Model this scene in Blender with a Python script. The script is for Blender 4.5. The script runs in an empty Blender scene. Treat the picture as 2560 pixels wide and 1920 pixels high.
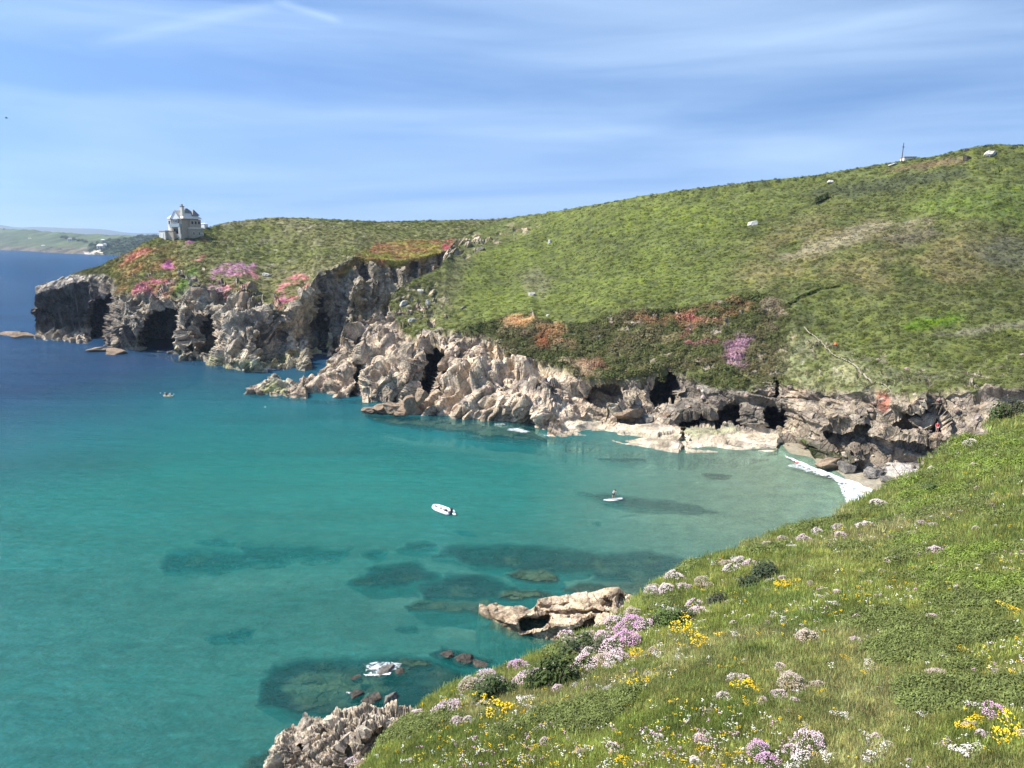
import bpy, bmesh, math, random
import numpy as np
from mathutils import Vector, Matrix

random.seed(7)
RNG = np.random.default_rng(7)
S = bpy.context.scene
COL = S.collection

# ------------------------------------------------------------------ camera
CAMZ = 36.0
F = 1920.0                     # focal length in pixels of a 2560 px wide picture
TH = math.atan(358.0 / F)      # pitch below the horizon
CT, ST = math.cos(TH), math.sin(TH)
cd = bpy.data.cameras.new('camera')
cd.sensor_width = 36.0
cd.lens = 36.0 * F / 2560.0
cd.clip_start = 0.3
cd.clip_end = 200000.0
cam = bpy.data.objects.new('camera', cd)
COL.objects.link(cam)
cam.location = (0, 0, CAMZ)
cam.rotation_euler = (math.pi / 2 - TH, 0, 0)
S.camera = cam

# ------------------------------------------------------------------ sky, sun, exposure
SUN_AZ = math.radians(-92)     # measured from +Y (view direction), negative = left
SUN_EL = math.radians(50)
S.view_settings.view_transform = 'Standard'
S.view_settings.look = 'None'
S.view_settings.gamma = 1.0
S.view_settings.use_curve_mapping = False
S.view_settings.exposure = 0.78
S.cycles.max_bounces = 6
S.cycles.transparent_max_bounces = 12
S.cycles.diffuse_bounces = 2
S.cycles.glossy_bounces = 2

world = bpy.data.worlds.new('World')
S.world = world
world.use_nodes = True
wn, wl = world.node_tree.nodes, world.node_tree.links
wn.clear()

def N(nodes, typ, **kw):
    n = nodes.new(typ)
    for k, v in kw.items():
        if k == 'inp':
            for kk, vv in v.items():
                n.inputs[kk].default_value = vv
        else:
            setattr(n, k, v)
    return n

wout = N(wn, 'ShaderNodeOutputWorld')
wbg = N(wn, 'ShaderNodeBackground', inp={'Strength': 0.105})
sky = N(wn, 'ShaderNodeTexSky', sky_type='NISHITA')
sky.sun_disc = False
sky.sun_elevation = SUN_EL
sky.sun_rotation = SUN_AZ
sky.altitude = 30
sky.air_density = 1.0
sky.dust_density = 0.15
sky.ozone_density = 3.0
# the pale band right at the horizon is skipped: the lookup is lifted a few degrees all the way round
tcl = N(wn, 'ShaderNodeTexCoord')
lift = N(wn, 'ShaderNodeVectorMath', operation='ADD'); lift.inputs[1].default_value = (0, 0, 0.30)
wl.new(tcl.outputs['Generated'], lift.inputs[0])
nrmz = N(wn, 'ShaderNodeVectorMath', operation='NORMALIZE'); wl.new(lift.outputs[0], nrmz.inputs[0])
wl.new(nrmz.outputs[0], sky.inputs['Vector'])
# thin cirrus seen on a layer high above (direction projected on a horizontal plane)
tc = N(wn, 'ShaderNodeTexCoord')
sep = N(wn, 'ShaderNodeSeparateXYZ')
wl.new(tc.outputs['Generated'], sep.inputs[0])
zp = N(wn, 'ShaderNodeMath', operation='MAXIMUM', inp={1: 0.0}); wl.new(sep.outputs['Z'], zp.inputs[0])
za = N(wn, 'ShaderNodeMath', operation='ADD', inp={1: 0.16}); wl.new(zp.outputs[0], za.inputs[0])
dx = N(wn, 'ShaderNodeMath', operation='DIVIDE'); wl.new(sep.outputs['X'], dx.inputs[0]); wl.new(za.outputs[0], dx.inputs[1])
dy = N(wn, 'ShaderNodeMath', operation='DIVIDE'); wl.new(sep.outputs['Y'], dy.inputs[0]); wl.new(za.outputs[0], dy.inputs[1])
cmb = N(wn, 'ShaderNodeCombineXYZ'); wl.new(dx.outputs[0], cmb.inputs[0]); wl.new(dy.outputs[0], cmb.inputs[1])
mp = N(wn, 'ShaderNodeMapping'); mp.inputs['Rotation'].default_value = (0, 0, math.radians(-9)); mp.inputs['Scale'].default_value = (0.7, 0.7, 7.0)
mp.inputs['Rotation'].default_value = (0, math.radians(-7), math.radians(20))
wl.new(tc.outputs['Generated'], mp.inputs['Vector'])
nz = N(wn, 'ShaderNodeTexNoise', inp={'Scale': 2.0, 'Detail': 7.0, 'Roughness': 0.5, 'Distortion': 0.5})
wl.new(mp.outputs[0], nz.inputs['Vector'])
cr = N(wn, 'ShaderNodeValToRGB')
cr.color_ramp.elements[0].position = 0.38; cr.color_ramp.elements[0].color = (0, 0, 0, 1)
cr.color_ramp.elements[1].position = 0.72; cr.color_ramp.elements[1].color = (1, 1, 1, 1)
wl.new(nz.outputs['Fac'], cr.inputs['Fac'])

def vdot(vec):
    n = N(wn, 'ShaderNodeVectorMath', operation='DOT_PRODUCT')
    wl.new(tc.outputs['Generated'], n.inputs[0]); n.inputs[1].default_value = vec
    return n.outputs['Value']
def wmath(op, a, b=None, c=None, clamp=False):
    n = N(wn, 'ShaderNodeMath', operation=op); n.use_clamp = clamp
    for i, v in enumerate((a, b, c)):
        if v is None: continue
        if isinstance(v, (int, float)): n.inputs[i].default_value = v
        else: wl.new(v, n.inputs[i])
    return n.outputs[0]
def pdir(px, py):
    u, v = (px - 1280) / F, (py - 960) / F
    return Vector((u, CT - v * ST, -ST - v * CT)).normalized()
def streak(a, b, width):
    A_, B_ = pdir(*a), pdir(*b)
    nrm = A_.cross(B_).normalized(); along = (B_ - A_).normalized()
    d = wmath('ABSOLUTE', vdot(nrm))
    f = wmath('SUBTRACT', 1.0, wmath('DIVIDE', d, width), clamp=True)
    s0, s1 = A_.dot(along), B_.dot(along)
    t = wmath('DIVIDE', wmath('SUBTRACT', vdot(along), s0), s1 - s0)
    m1 = wmath('MULTIPLY', t, 6.0, clamp=True)
    m2 = wmath('MULTIPLY', wmath('SUBTRACT', 1.0, t), 6.0, clamp=True)
    return wmath('MULTIPLY', wmath('MULTIPLY', f, m1), m2)
st1 = streak((200, 118), (760, -6), 0.010)
st2 = streak((680, 0), (860, 56), 0.006)
cl = wmath('MULTIPLY', cr.outputs[0], 0.46)
cl = wmath('ADD', cl, wmath('MULTIPLY', st1, 0.16))
cl = wmath('ADD', cl, wmath('MULTIPLY', st2, 0.22), clamp=True)
tintm = N(wn, 'ShaderNodeMix', data_type='RGBA', blend_type='MULTIPLY')
tintm.inputs['Factor'].default_value = 1.0
tintm.inputs['B'].default_value = (1.00, 1.12, 1.22, 1)
wl.new(sky.outputs[0], tintm.inputs['A'])
mixc = N(wn, 'ShaderNodeMix', data_type='RGBA')
mixc.inputs['B'].default_value = (4.8, 6.2, 7.7, 1)
wl.new(cl, mixc.inputs['Factor']); wl.new(tintm.outputs['Result'], mixc.inputs['A'])
wl.new(mixc.outputs['Result'], wbg.inputs['Color'])
wl.new(wbg.outputs[0], wout.inputs['Surface'])

sl = bpy.data.lights.new('sun', 'SUN')
sl.energy = 5.0
sl.angle = math.radians(0.5)
sl.color = (1.0, 0.955, 0.88)
sun = bpy.data.objects.new('sun', sl)
COL.objects.link(sun)
sd = Vector((math.sin(SUN_AZ) * math.cos(SUN_EL), math.cos(SUN_AZ) * math.cos(SUN_EL), math.sin(SUN_EL)))
sun.rotation_euler = sd.to_track_quat('Z', 'Y').to_euler()

# ------------------------------------------------------------------ numeric helpers
def ray(px, py):
    u = (np.asarray(px, float) - 1280) / F
    v = (np.asarray(py, float) - 960) / F
    return u + 0 * v, CT - v * ST + 0 * u, -ST - v * CT + 0 * u

def at_Y(px, py, Y):
    """point on the ground seen at px,py when it lies Y metres ahead"""
    rx, ry, rz = ray(px, py)
    t = Y / ry
    return np.stack([rx * t, ry * t, CAMZ + rz * t], -1)

def at_z(px, py, z):
    rx, ry, rz = ray(px, py)
    t = (CAMZ - z) / np.maximum(-rz, 1e-5)
    return np.stack([rx * t, ry * t, CAMZ + rz * t], -1)

def Yz(py, z=0.0):
    return float(at_z(1280.0, py, z)[1])

def ihash(ix, iy, iz, seed):
    h = (ix.astype(np.int64) * 374761393 + iy.astype(np.int64) * 668265263 + iz.astype(np.int64) * 2147483647 + seed * 974711) & 0xffffffff
    h = ((h ^ (h >> 13)) * 1274126177) & 0xffffffff
    h = ((h ^ (h >> 16)) * 2246822519) & 0xffffffff
    return h ^ (h >> 15)

def rnd(h, k):
    g = ((h + k * 2654435761) & 0xffffffff)
    g = ((g ^ (g >> 15)) * 2246822519) & 0xffffffff
    g = g ^ (g >> 13)
    return (g & 0xffffff) / float(0x1000000)

def vnoise(P, seed=0):
    f = np.floor(P); r = P - f; r = r * r * (3 - 2 * r)
    i = f.astype(np.int64)
    out = 0
    for a in (0, 1):
        for b in (0, 1):
            for c in (0, 1):
                w = (r[..., 0] if a else 1 - r[..., 0]) * (r[..., 1] if b else 1 - r[..., 1]) * (r[..., 2] if c else 1 - r[..., 2])
                out = out + w * rnd(ihash(i[..., 0] + a, i[..., 1] + b, i[..., 2] + c, seed), 1)
    return out * 2 - 1

def fbm(P, scale, octaves=4, seed=0, rough=0.5):
    o = 0; a = 1.0; t = 0
    for k in range(octaves):
        o = o + a * vnoise(P / scale * (2.0 ** k) + 17.3 * k, seed + k)
        t += a; a *= rough
    return o / t

def rotm(ax, ay, az):
    return np.array(Matrix.Rotation(az, 3, 'Z') @ Matrix.Rotation(ay, 3, 'Y') @ Matrix.Rotation(ax, 3, 'X'))

def cells(P, size, rot, seed):
    """blocky noise: per-cell offset, per-cell tilt, distance to the nearest joint"""
    q = (P @ rot) / np.array(size)
    base = np.floor(q).astype(np.int64)
    n = q.shape[0]
    f1 = np.full(n, 9.0); f2 = np.full(n, 9.0); hid = np.zeros(n, np.int64); dv = np.zeros((n, 3))
    for a in (-1, 0, 1):
        for b in (-1, 0, 1):
            for c in (-1, 0, 1):
                ci = base + np.array([a, b, c])
                h = ihash(ci[:, 0], ci[:, 1], ci[:, 2], seed)
                d = q - (ci + np.stack([rnd(h, 2), rnd(h, 3), rnd(h, 4)], -1) * 0.9 + 0.05)
                dd = np.abs(d).max(1) * 0.92 + np.sqrt((d * d).sum(1)) * 0.08
                m = dd < f1
                f2 = np.where(m, f1, np.minimum(f2, dd))
                f1 = np.where(m, dd, f1)
                hid = np.where(m, h, hid)
                dv[m] = d[m]
    off = rnd(hid, 7) * 2 - 1
    tilt = (rnd(hid, 8) * 2 - 1) * dv[:, 0] + (rnd(hid, 9) * 2 - 1) * dv[:, 1] + (rnd(hid, 10) * 2 - 1) * dv[:, 2]
    return off, tilt, f2 - f1, rnd(hid, 11)

def sdf(px, py, poly):
    """signed distance in pixels to a polygon, negative inside"""
    d = np.full(px.shape, 1e9); inside = np.zeros(px.shape, bool)
    n = len(poly)
    for i in range(n):
        x0, y0 = poly[i]; x1, y1 = poly[(i + 1) % n]
        ex, ey = x1 - x0, y1 - y0
        L = ex * ex + ey * ey + 1e-9
        t = np.clip(((px - x0) * ex + (py - y0) * ey) / L, 0, 1)
        d = np.minimum(d, np.hypot(px - x0 - t * ex, py - y0 - t * ey))
        c = ((y0 > py) != (y1 > py)) & (px < (x1 - x0) * (py - y0) / (y1 - y0 + 1e-12) + x0)
        inside ^= c
    return np.where(inside, -d, d)

def inside(px, py, poly, soft=6.0):
    return np.clip(0.5 - sdf(px, py, poly) / (2 * soft), 0, 1)

def ell(px, py, cx, cy, rx, ry, soft=0.35, ang=0.0):
    c, s = math.cos(ang), math.sin(ang)
    x, y = (px - cx), (py - cy)
    r = np.hypot((x * c + y * s) / rx, (-x * s + y * c) / ry)
    return np.clip((1 - r) / soft + 0.5, 0, 1)

def lerp(a, b, t):
    return a + (b - a) * t

def paint(col, mask, rgb):
    return col * (1 - mask[..., None]) + np.array(rgb) * mask[..., None]

# ------------------------------------------------------------------ object helpers
def tag(o, label=None, cat=None, group=None, kind=None):
    if label: o['label'] = label
    if cat: o['category'] = cat
    if group: o['group'] = group
    if kind: o['kind'] = kind
    return o

def mesh_obj(name, verts, faces, mat=None, parent=None, smooth=False):
    me = bpy.data.meshes.new(name)
    me.from_pydata([tuple(map(float, v)) for v in verts], [], [tuple(f) for f in faces])
    me.update()
    if smooth:
        me.polygons.foreach_set('use_smooth', [True] * len(me.polygons))
    o = bpy.data.objects.new(name, me)
    COL.objects.link(o)
    if mat:
        for m_ in (mat if isinstance(mat, (list, tuple)) else [mat]): me.materials.append(m_)
    if parent: o.parent = parent
    return o

def grid_mesh(name, V, attrs, mat, flip=False, smooth=False):
    nr, nc = V.shape[:2]
    me = bpy.data.meshes.new(name)
    co = V.reshape(-1, 3).astype(np.float32)
    idx = np.arange(nr * nc).reshape(nr, nc)
    q = np.stack([idx[:-1, :-1], idx[1:, :-1], idx[1:, 1:], idx[:-1, 1:]], -1).reshape(-1, 4)
    if flip: q = q[:, ::-1]
    me.vertices.add(len(co)); me.vertices.foreach_set('co', co.ravel())
    me.loops.add(q.size); me.loops.foreach_set('vertex_index', q.ravel().astype(np.int32))
    me.polygons.add(len(q)); me.polygons.foreach_set('loop_start', np.arange(0, q.size, 4, dtype=np.int32))
    me.update(calc_edges=True)
    me.polygons.foreach_set('use_smooth', [smooth] * len(q))
    for k, a in attrs.items():
        a = np.asarray(a)
        if a.ndim == 3:
            at = me.attributes.new(k, 'FLOAT_COLOR', 'POINT')
            c4 = np.concatenate([a.reshape(-1, 3), np.ones((a.shape[0] * a.shape[1], 1))], 1)
            at.data.foreach_set('color', c4.astype(np.float32).ravel())
        else:
            at = me.attributes.new(k, 'FLOAT', 'POINT')
            at.data.foreach_set('value', a.astype(np.float32).ravel())
    me.materials.append(mat)
    o = bpy.data.objects.new(name, me)
    COL.objects.link(o)
    return o

def normals(V):
    du = np.gradient(V, axis=1); dv = np.gradient(V, axis=0)
    n = np.cross(dv, du)
    n /= np.linalg.norm(n, axis=-1, keepdims=True) + 1e-9
    # face the viewer / upwards
    view = np.array([0, 0, CAMZ]) - V
    s = np.sign((n * view).sum(-1, keepdims=True)); s[s == 0] = 1
    return n * s

def empty(name, loc, rz=0.0, label=None, cat=None, group=None):
    o = bpy.data.objects.new(name, None)
    o.empty_display_size = 0.3
    COL.objects.link(o)
    o.location = loc; o.rotation_euler = (0, 0, rz)
    return tag(o, label, cat, group)

# ------------------------------------------------------------------ materials
def new_mat(name):
    m = bpy.data.materials.new(name); m.use_nodes = True
    nt = m.node_tree; nt.nodes.clear()
    return m, nt.nodes, nt.links

def plain(name, rgb, rough=0.7, var=0.15, scale=3.0, bump=0.0, metallic=0.0, spec=0.4):
    m, n, l = new_mat(name)
    out = N(n, 'ShaderNodeOutputMaterial'); b = N(n, 'ShaderNodeBsdfPrincipled', inp={'Roughness': rough, 'Metallic': metallic, 'Specular IOR Level': spec})
    g = N(n, 'ShaderNodeTexCoord')
    t = N(n, 'ShaderNodeTexNoise', inp={'Scale': scale, 'Detail': 5.0, 'Roughness': 0.6}); l.new(g.outputs['Object'], t.inputs['Vector'])
    mr = N(n, 'ShaderNodeMapRange', inp={'From Min': 0.3, 'From Max': 0.7, 'To Min': 1 - var, 'To Max': 1 + var}); l.new(t.outputs['Fac'], mr.inputs['Value'])
    mx = N(n, 'ShaderNodeVectorMath', operation='SCALE'); mx.inputs[0].default_value = rgb; l.new(mr.outputs[0], mx.inputs['Scale'])
    l.new(mx.outputs[0], b.inputs['Base Color'])
    if bump:
        bp = N(n, 'ShaderNodeBump', inp={'Strength': bump, 'Distance': 0.05}); l.new(t.outputs['Fac'], bp.inputs['Height']); l.new(bp.outputs[0], b.inputs['Normal'])
    l.new(b.outputs[0], out.inputs[0])
    return m

def terrain_mat(name, fine=1.0, bump_d=0.5, noise_w=0.55):
    """vertex colour (ground colour, cliffs with some shade painted in) broken up by world-space noise; attribute 'rock' picks stone relief"""
    m, n, l = new_mat(name)
    out = N(n, 'ShaderNodeOutputMaterial'); b = N(n, 'ShaderNodeBsdfPrincipled', inp={'Roughness': 0.93, 'Specular IOR Level': 0.15})
    g = N(n, 'ShaderNodeNewGeometry')
    at = N(n, 'ShaderNodeAttribute', attribute_name='col'); rk = N(n, 'ShaderNodeAttribute', attribute_name='rock')
    n1 = N(n, 'ShaderNodeTexNoise', inp={'Scale': 0.35 * fine, 'Detail': 8.0, 'Roughness': 0.68}); l.new(g.outputs['Position'], n1.inputs['Vector'])
    n2 = N(n, 'ShaderNodeTexNoise', inp={'Scale': 2.6 * fine, 'Detail': 5.0, 'Roughness': 0.7}); l.new(g.outputs['Position'], n2.inputs['Vector'])
    r1 = N(n, 'ShaderNodeMapRange', inp={'From Min': 0.33, 'From Max': 0.67, 'To Min': 1 - noise_w, 'To Max': 1 + noise_w}); l.new(n1.outputs['Fac'], r1.inputs['Value'])
    r2 = N(n, 'ShaderNodeMapRange', inp={'From Min': 0.33, 'From Max': 0.67, 'To Min': 0.72, 'To Max': 1.28}); l.new(n2.outputs['Fac'], r2.inputs['Value'])
    mm = N(n, 'ShaderNodeMath', operation='MULTIPLY'); l.new(r1.outputs[0], mm.inputs[0]); l.new(r2.outputs[0], mm.inputs[1])
    sc = N(n, 'ShaderNodeVectorMath', operation='SCALE'); l.new(at.outputs['Color'], sc.inputs[0]); l.new(mm.outputs[0], sc.inputs['Scale'])
    # hue drift
    n3 = N(n, 'ShaderNodeTexNoise', inp={'Scale': 0.8 * fine, 'Detail': 4.0}); l.new(g.outputs['Position'], n3.inputs['Vector'])
    hs = N(n, 'ShaderNodeHueSaturation', inp={'Value': 1.0})
    h1 = N(n, 'ShaderNodeMapRange', inp={'From Min': 0.3, 'From Max': 0.7, 'To Min': 0.485, 'To Max': 0.515}); l.new(n3.outputs['Fac'], h1.inputs['Value']); l.new(h1.outputs[0], hs.inputs['Hue'])
    h2 = N(n, 'ShaderNodeMapRange', inp={'From Min': 0.3, 'From Max': 0.7, 'To Min': 0.7, 'To Max': 1.25}); l.new(n1.outputs['Color'], h2.inputs['Value']); l.new(h2.outputs[0], hs.inputs['Saturation'])
    l.new(sc.outputs[0], hs.inputs['Color'])
    l.new(hs.outputs[0], b.inputs['Base Color'])
    # relief: cracks of the stone + grain
    vo = N(n, 'ShaderNodeTexVoronoi', feature='F1', distance='CHEBYCHEV', inp={'Scale': 0.8 * fine})
    mpv = N(n, 'ShaderNodeMapping'); mpv.inputs['Rotation'].default_value = (0.5, 0.35, 0.4); mpv.inputs['Scale'].default_value = (1, 1, 2.2)
    nd = N(n, 'ShaderNodeVectorMath', operation='MULTIPLY_ADD'); l.new(n2.outputs['Color'], nd.inputs[0]); nd.inputs[1].default_value = (0.5, 0.5, 0.5); l.new(g.outputs['Position'], nd.inputs[2])
    l.new(nd.outputs[0], mpv.inputs['Vector']); l.new(mpv.outputs[0], vo.inputs['Vector'])
    cv = N(n, 'ShaderNodeMapRange', inp={'From Min': 0.2, 'From Max': 0.7, 'To Min': 0.8, 'To Max': 0.0}); l.new(vo.outputs['Distance'], cv.inputs['Value'])
    cm = N(n, 'ShaderNodeMath', operation='MULTIPLY'); l.new(cv.outputs[0], cm.inputs[0]); l.new(rk.outputs['Fac'], cm.inputs[1])
    ad = N(n, 'ShaderNodeMath', operation='ADD'); l.new(cm.outputs[0], ad.inputs[0]); l.new(n2.outputs['Fac'], ad.inputs[1])
    ad2 = N(n, 'ShaderNodeMath', operation='ADD'); l.new(ad.outputs[0], ad2.inputs[0]); l.new(n1.outputs['Fac'], ad2.inputs[1])
    for rot_, scl_, k_ in (((0.3, 0.62, 0.25), (0.55, 0.42, 0.13), 1.6), ((0.1, -0.5, 0.9), (0.35, 0.8, 0.2), 0.8)):
        mc = N(n, 'ShaderNodeMapping'); mc.vector_type = 'TEXTURE'; mc.inputs['Rotation'].default_value = rot_; mc.inputs['Scale'].default_value = tuple(1 / (q_ * fine) for q_ in scl_)
        l.new(nd.outputs[0], mc.inputs['Vector'])
        vc = N(n, 'ShaderNodeTexVoronoi', feature='DISTANCE_TO_EDGE', inp={'Scale': 1.0}); l.new(mc.outputs[0], vc.inputs['Vector'])
        rc = N(n, 'ShaderNodeMapRange', inp={'From Min': 0.0, 'From Max': 0.07, 'To Min': 0.0, 'To Max': k_}); l.new(vc.outputs['Distance'], rc.inputs['Value'])
        mk_ = N(n, 'ShaderNodeMath', operation='MULTIPLY'); l.new(rc.outputs[0], mk_.inputs[0]); l.new(rk.outputs['Fac'], mk_.inputs[1])
        s_2 = N(n, 'ShaderNodeMath', operation='ADD'); l.new(ad2.outputs[0], s_2.inputs[0]); l.new(mk_.outputs[0], s_2.inputs[1]); ad2 = s_2
    bp = N(n, 'ShaderNodeBump', inp={'Strength': 0.7, 'Distance': bump_d}); l.new(ad2.outputs[0], bp.inputs['Height'])
    l.new(bp.outputs[0], b.inputs['Normal'])
    l.new(b.outputs[0], out.inputs[0])
    return m

def tint_mat(name, attr_type='INSTANCER', rough=0.75, trans=0.25, mul=1.0):
    m, n, l = new_mat(name)
    out = N(n, 'ShaderNodeOutputMaterial')
    at = N(n, 'ShaderNodeAttribute', attribute_name='tint'); at.attribute_type = attr_type
    oi = N(n, 'ShaderNodeNewGeometry')
    nn = N(n, 'ShaderNodeTexNoise', inp={'Scale': 3.0, 'Detail': 3.0}); l.new(oi.outputs['Position'], nn.inputs['Vector'])
    r = N(n, 'ShaderNodeMapRange', inp={'From Min': 0.3, 'From Max': 0.7, 'To Min': 0.75 * mul, 'To Max': 1.25 * mul}); l.new(nn.outputs['Fac'], r.inputs['Value'])
    sc = N(n, 'ShaderNodeVectorMath', operation='SCALE'); l.new(at.outputs['Color'], sc.inputs[0]); l.new(r.outputs[0], sc.inputs['Scale'])
    d = N(n, 'ShaderNodeBsdfPrincipled', inp={'Roughness': rough, 'Specular IOR Level': 0.15}); l.new(sc.outputs[0], d.inputs['Base Color'])
    t = N(n, 'ShaderNodeBsdfTranslucent'); l.new(sc.outputs[0], t.inputs['Color'])
    mx = N(n, 'ShaderNodeMixShader', inp={0: trans}); l.new(d.outputs[0], mx.inputs[1]); l.new(t.outputs[0], mx.inputs[2])
    l.new(mx.outputs[0], out.inputs[0])
    return m

M_TERR = terrain_mat('hill_ground', 1.0, 0.32)
M_FAR = terrain_mat('far_ground', 0.02, 3.0, 0.35)
M_FORE = terrain_mat('near_ground', 4.0, 0.08)
M_BLUEHILL = plain('distant_moor', (0.06, 0.075, 0.05), 0.95, 0.1, 0.001)
M_LEAF = tint_mat('foliage', trans=0.35, mul=1.12)
M_GRASS = tint_mat('grass_blades', trans=0.45, mul=1.45)
M_WHITE = plain('white_paint', (0.78, 0.78, 0.76), 0.5, 0.05)
M_CREAM = plain('cream_render', (0.74, 0.68, 0.56), 0.85, 0.08)
M_HSTONE = plain('granite_wall', (0.42, 0.35, 0.26), 0.9, 0.3, 2.5, 0.4)
M_SLATE = plain('slate_roof', (0.2, 0.19, 0.185), 0.7, 0.2, 4.0, 0.3)
M_SLATE2 = plain('pale_slate_roof', (0.70, 0.63, 0.55), 0.75, 0.15, 4.0, 0.3)
M_DARKGLASS = plain('window_glass', (0.02, 0.025, 0.035), 0.1, 0.0, 1.0)
M_BALC = plain('grey_balcony_panel', (0.33, 0.38, 0.38), 0.6, 0.06)
M_BLACK = plain('black_plastic', (0.015, 0.015, 0.017), 0.45, 0.05)
M_SKIN = plain('skin', (0.55, 0.33, 0.24), 0.6, 0.05)
M_HAIR = plain('dark_hair', (0.02, 0.014, 0.01), 0.6, 0.1)
M_ORANGE = plain('orange_plastic', (0.85, 0.16, 0.03), 0.5, 0.05)
M_RED = plain('red_cloth', (0.55, 0.03, 0.05), 0.85, 0.1)
M_PINKCL = plain('pink_cloth', (0.75, 0.22, 0.22), 0.8, 0.1)
M_WHITECL = plain('white_cloth', (0.75, 0.75, 0.7), 0.85, 0.05)
M_DARKCL = plain('dark_cloth', (0.03, 0.03, 0.04), 0.85, 0.1)
M_YELLOWH = plain('pale_yellow_hull', (0.75, 0.66, 0.4), 0.4, 0.05)
M_RUBBER = plain('white_inflatable_rubber', (0.82, 0.83, 0.84), 0.45, 0.03)
M_PATH = plain('trodden_earth', (0.36, 0.31, 0.22), 0.95, 0.2, 1.5, 0.3)
M_WOOD = plain('weathered_pole', (0.09, 0.075, 0.06), 0.9, 0.15)

def rock_mat(name, c1, c2, lich=(0.45, 0.42, 0.3), scale=1.0, bump=0.25):
    m, n, l = new_mat(name)
    out = N(n, 'ShaderNodeOutputMaterial'); b = N(n, 'ShaderNodeBsdfPrincipled', inp={'Roughness': 0.92, 'Specular IOR Level': 0.15})
    g = N(n, 'ShaderNodeNewGeometry')
    n1 = N(n, 'ShaderNodeTexNoise', inp={'Scale': 0.7 * scale, 'Detail': 9.0, 'Roughness': 0.7}); l.new(g.outputs['Position'], n1.inputs['Vector'])
    n2 = N(n, 'ShaderNodeTexNoise', inp={'Scale': 5.0 * scale, 'Detail': 6.0, 'Roughness': 0.7}); l.new(g.outputs['Position'], n2.inputs['Vector'])
    cr_ = N(n, 'ShaderNodeValToRGB'); e = cr_.color_ramp.elements
    e[0].position = 0.35; e[0].color = (*c1, 1); e[1].position = 0.6; e[1].color = (*c2, 1)
    e3 = e.new(0.72); e3.color = (*lich, 1)
    l.new(n1.outputs['Fac'], cr_.inputs['Fac'])
    r = N(n, 'ShaderNodeMapRange', inp={'From Min': 0.3, 'From Max': 0.7, 'To Min': 0.7, 'To Max': 1.25}); l.new(n2.outputs['Fac'], r.inputs['Value'])
    sc = N(n, 'ShaderNodeVectorMath', operation='SCALE'); l.new(cr_.outputs[0], sc.inputs[0]); l.new(r.outputs[0], sc.inputs['Scale'])
    l.new(sc.outputs[0], b.inputs['Base Color'])
    vo = N(n, 'ShaderNodeTexVoronoi', feature='DISTANCE_TO_EDGE', inp={'Scale': 1.6 * scale})
    nd = N(n, 'ShaderNodeVectorMath', operation='MULTIPLY_ADD'); l.new(n2.outputs['Color'], nd.inputs[0]); nd.inputs[1].default_value = (0.4 / scale,) * 3; l.new(g.outputs['Position'], nd.inputs[2]); l.new(nd.outputs[0], vo.inputs['Vector'])
    cv = N(n, 'ShaderNodeMapRange', inp={'From Min': 0.0, 'From Max': 0.1, 'To Min': 0.0, 'To Max': 0.5}); l.new(vo.outputs['Distance'], cv.inputs['Value'])
    ad = N(n, 'ShaderNodeMath', operation='ADD'); l.new(n1.outputs['Fac'], ad.inputs[0]); l.new(n2.outputs['Fac'], ad.inputs[1])
    ad2 = N(n, 'ShaderNodeMath', operation='ADD'); l.new(ad.outputs[0], ad2.inputs[0]); l.new(cv.outputs[0], ad2.inputs[1])
    bp = N(n, 'ShaderNodeBump', inp={'Strength': 0.8, 'Distance': bump}); l.new(ad2.outputs[0], bp.inputs['Height']); l.new(bp.outputs[0], b.inputs['Normal'])
    l.new(b.outputs[0], out.inputs[0])
    return m

M_ROCKTAN = rock_mat('tan_granite', (0.24, 0.17, 0.12), (0.42, 0.31, 0.21), (0.5, 0.42, 0.31))
M_ROCKGREY = rock_mat('grey_slate_rock', (0.12, 0.11, 0.1), (0.3, 0.27, 0.23), (0.42, 0.4, 0.34))
M_ROCKPALE = rock_mat('pale_lichened_rock', (0.38, 0.35, 0.3), (0.6, 0.57, 0.5), (0.7, 0.68, 0.6), 1.5, 0.1)
M_ROCKDARK = rock_mat('dark_wet_rock', (0.05, 0.045, 0.04), (0.12, 0.1, 0.08), (0.2, 0.17, 0.12))

# ------------------------------------------------------------------ sheets: land built between contour lines
def xinterp(tab, xs, k):
    t = np.array([r[:1] + r[1 + k:2 + k] for r in tab], float)
    return np.interp(xs, t[:, 0], t[:, 1])

def smooth1(a, w):
    if w < 1: return a
    k = np.hanning(2 * w + 3)[1:-1]; k /= k.sum()
    p = np.pad(a, w, mode='edge')
    return np.convolve(p, k, 'valid')

class Sheet:
    """lines: list of tables [(x, y, Y)...] from skyline to waterline; rows between them"""
    def __init__(self, x0, x1, step, lines, rows, ease=None, sm=6):
        xs = np.arange(x0, x1 + 0.1, step); self.xs = xs
        ly = [smooth1(xinterp(L, xs, 0), 2) for L in lines]
        lY = [smooth1(xinterp(L, xs, 1), sm) for L in lines]
        PY, YY = [], []
        for i in range(len(lines) - 1):
            n = rows[i]
            for j in range(n):
                t = j / n
                te = ease[i](t) if ease and ease[i] else t
                PY.append(lerp(ly[i], ly[i + 1], t)); YY.append(lerp(lY[i], lY[i + 1], te))
        PY.append(ly[-1]); YY.append(lY[-1])
        self.py = np.array(PY); self.Y = np.array(YY)
        self.px = np.broadcast_to(xs, self.py.shape).copy()
    def base(self):
        return at_Y(self.px, self.py, self.Y)

def warp(px, py, amp, scale, seed):
    P = np.stack([px / scale, py / scale, 0 * px], -1)
    a = fbm(P, 1.0, 4, seed) * amp; b = fbm(P + 31.7, 1.0, 4, seed + 9) * amp
    return px + a, py + b

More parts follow.
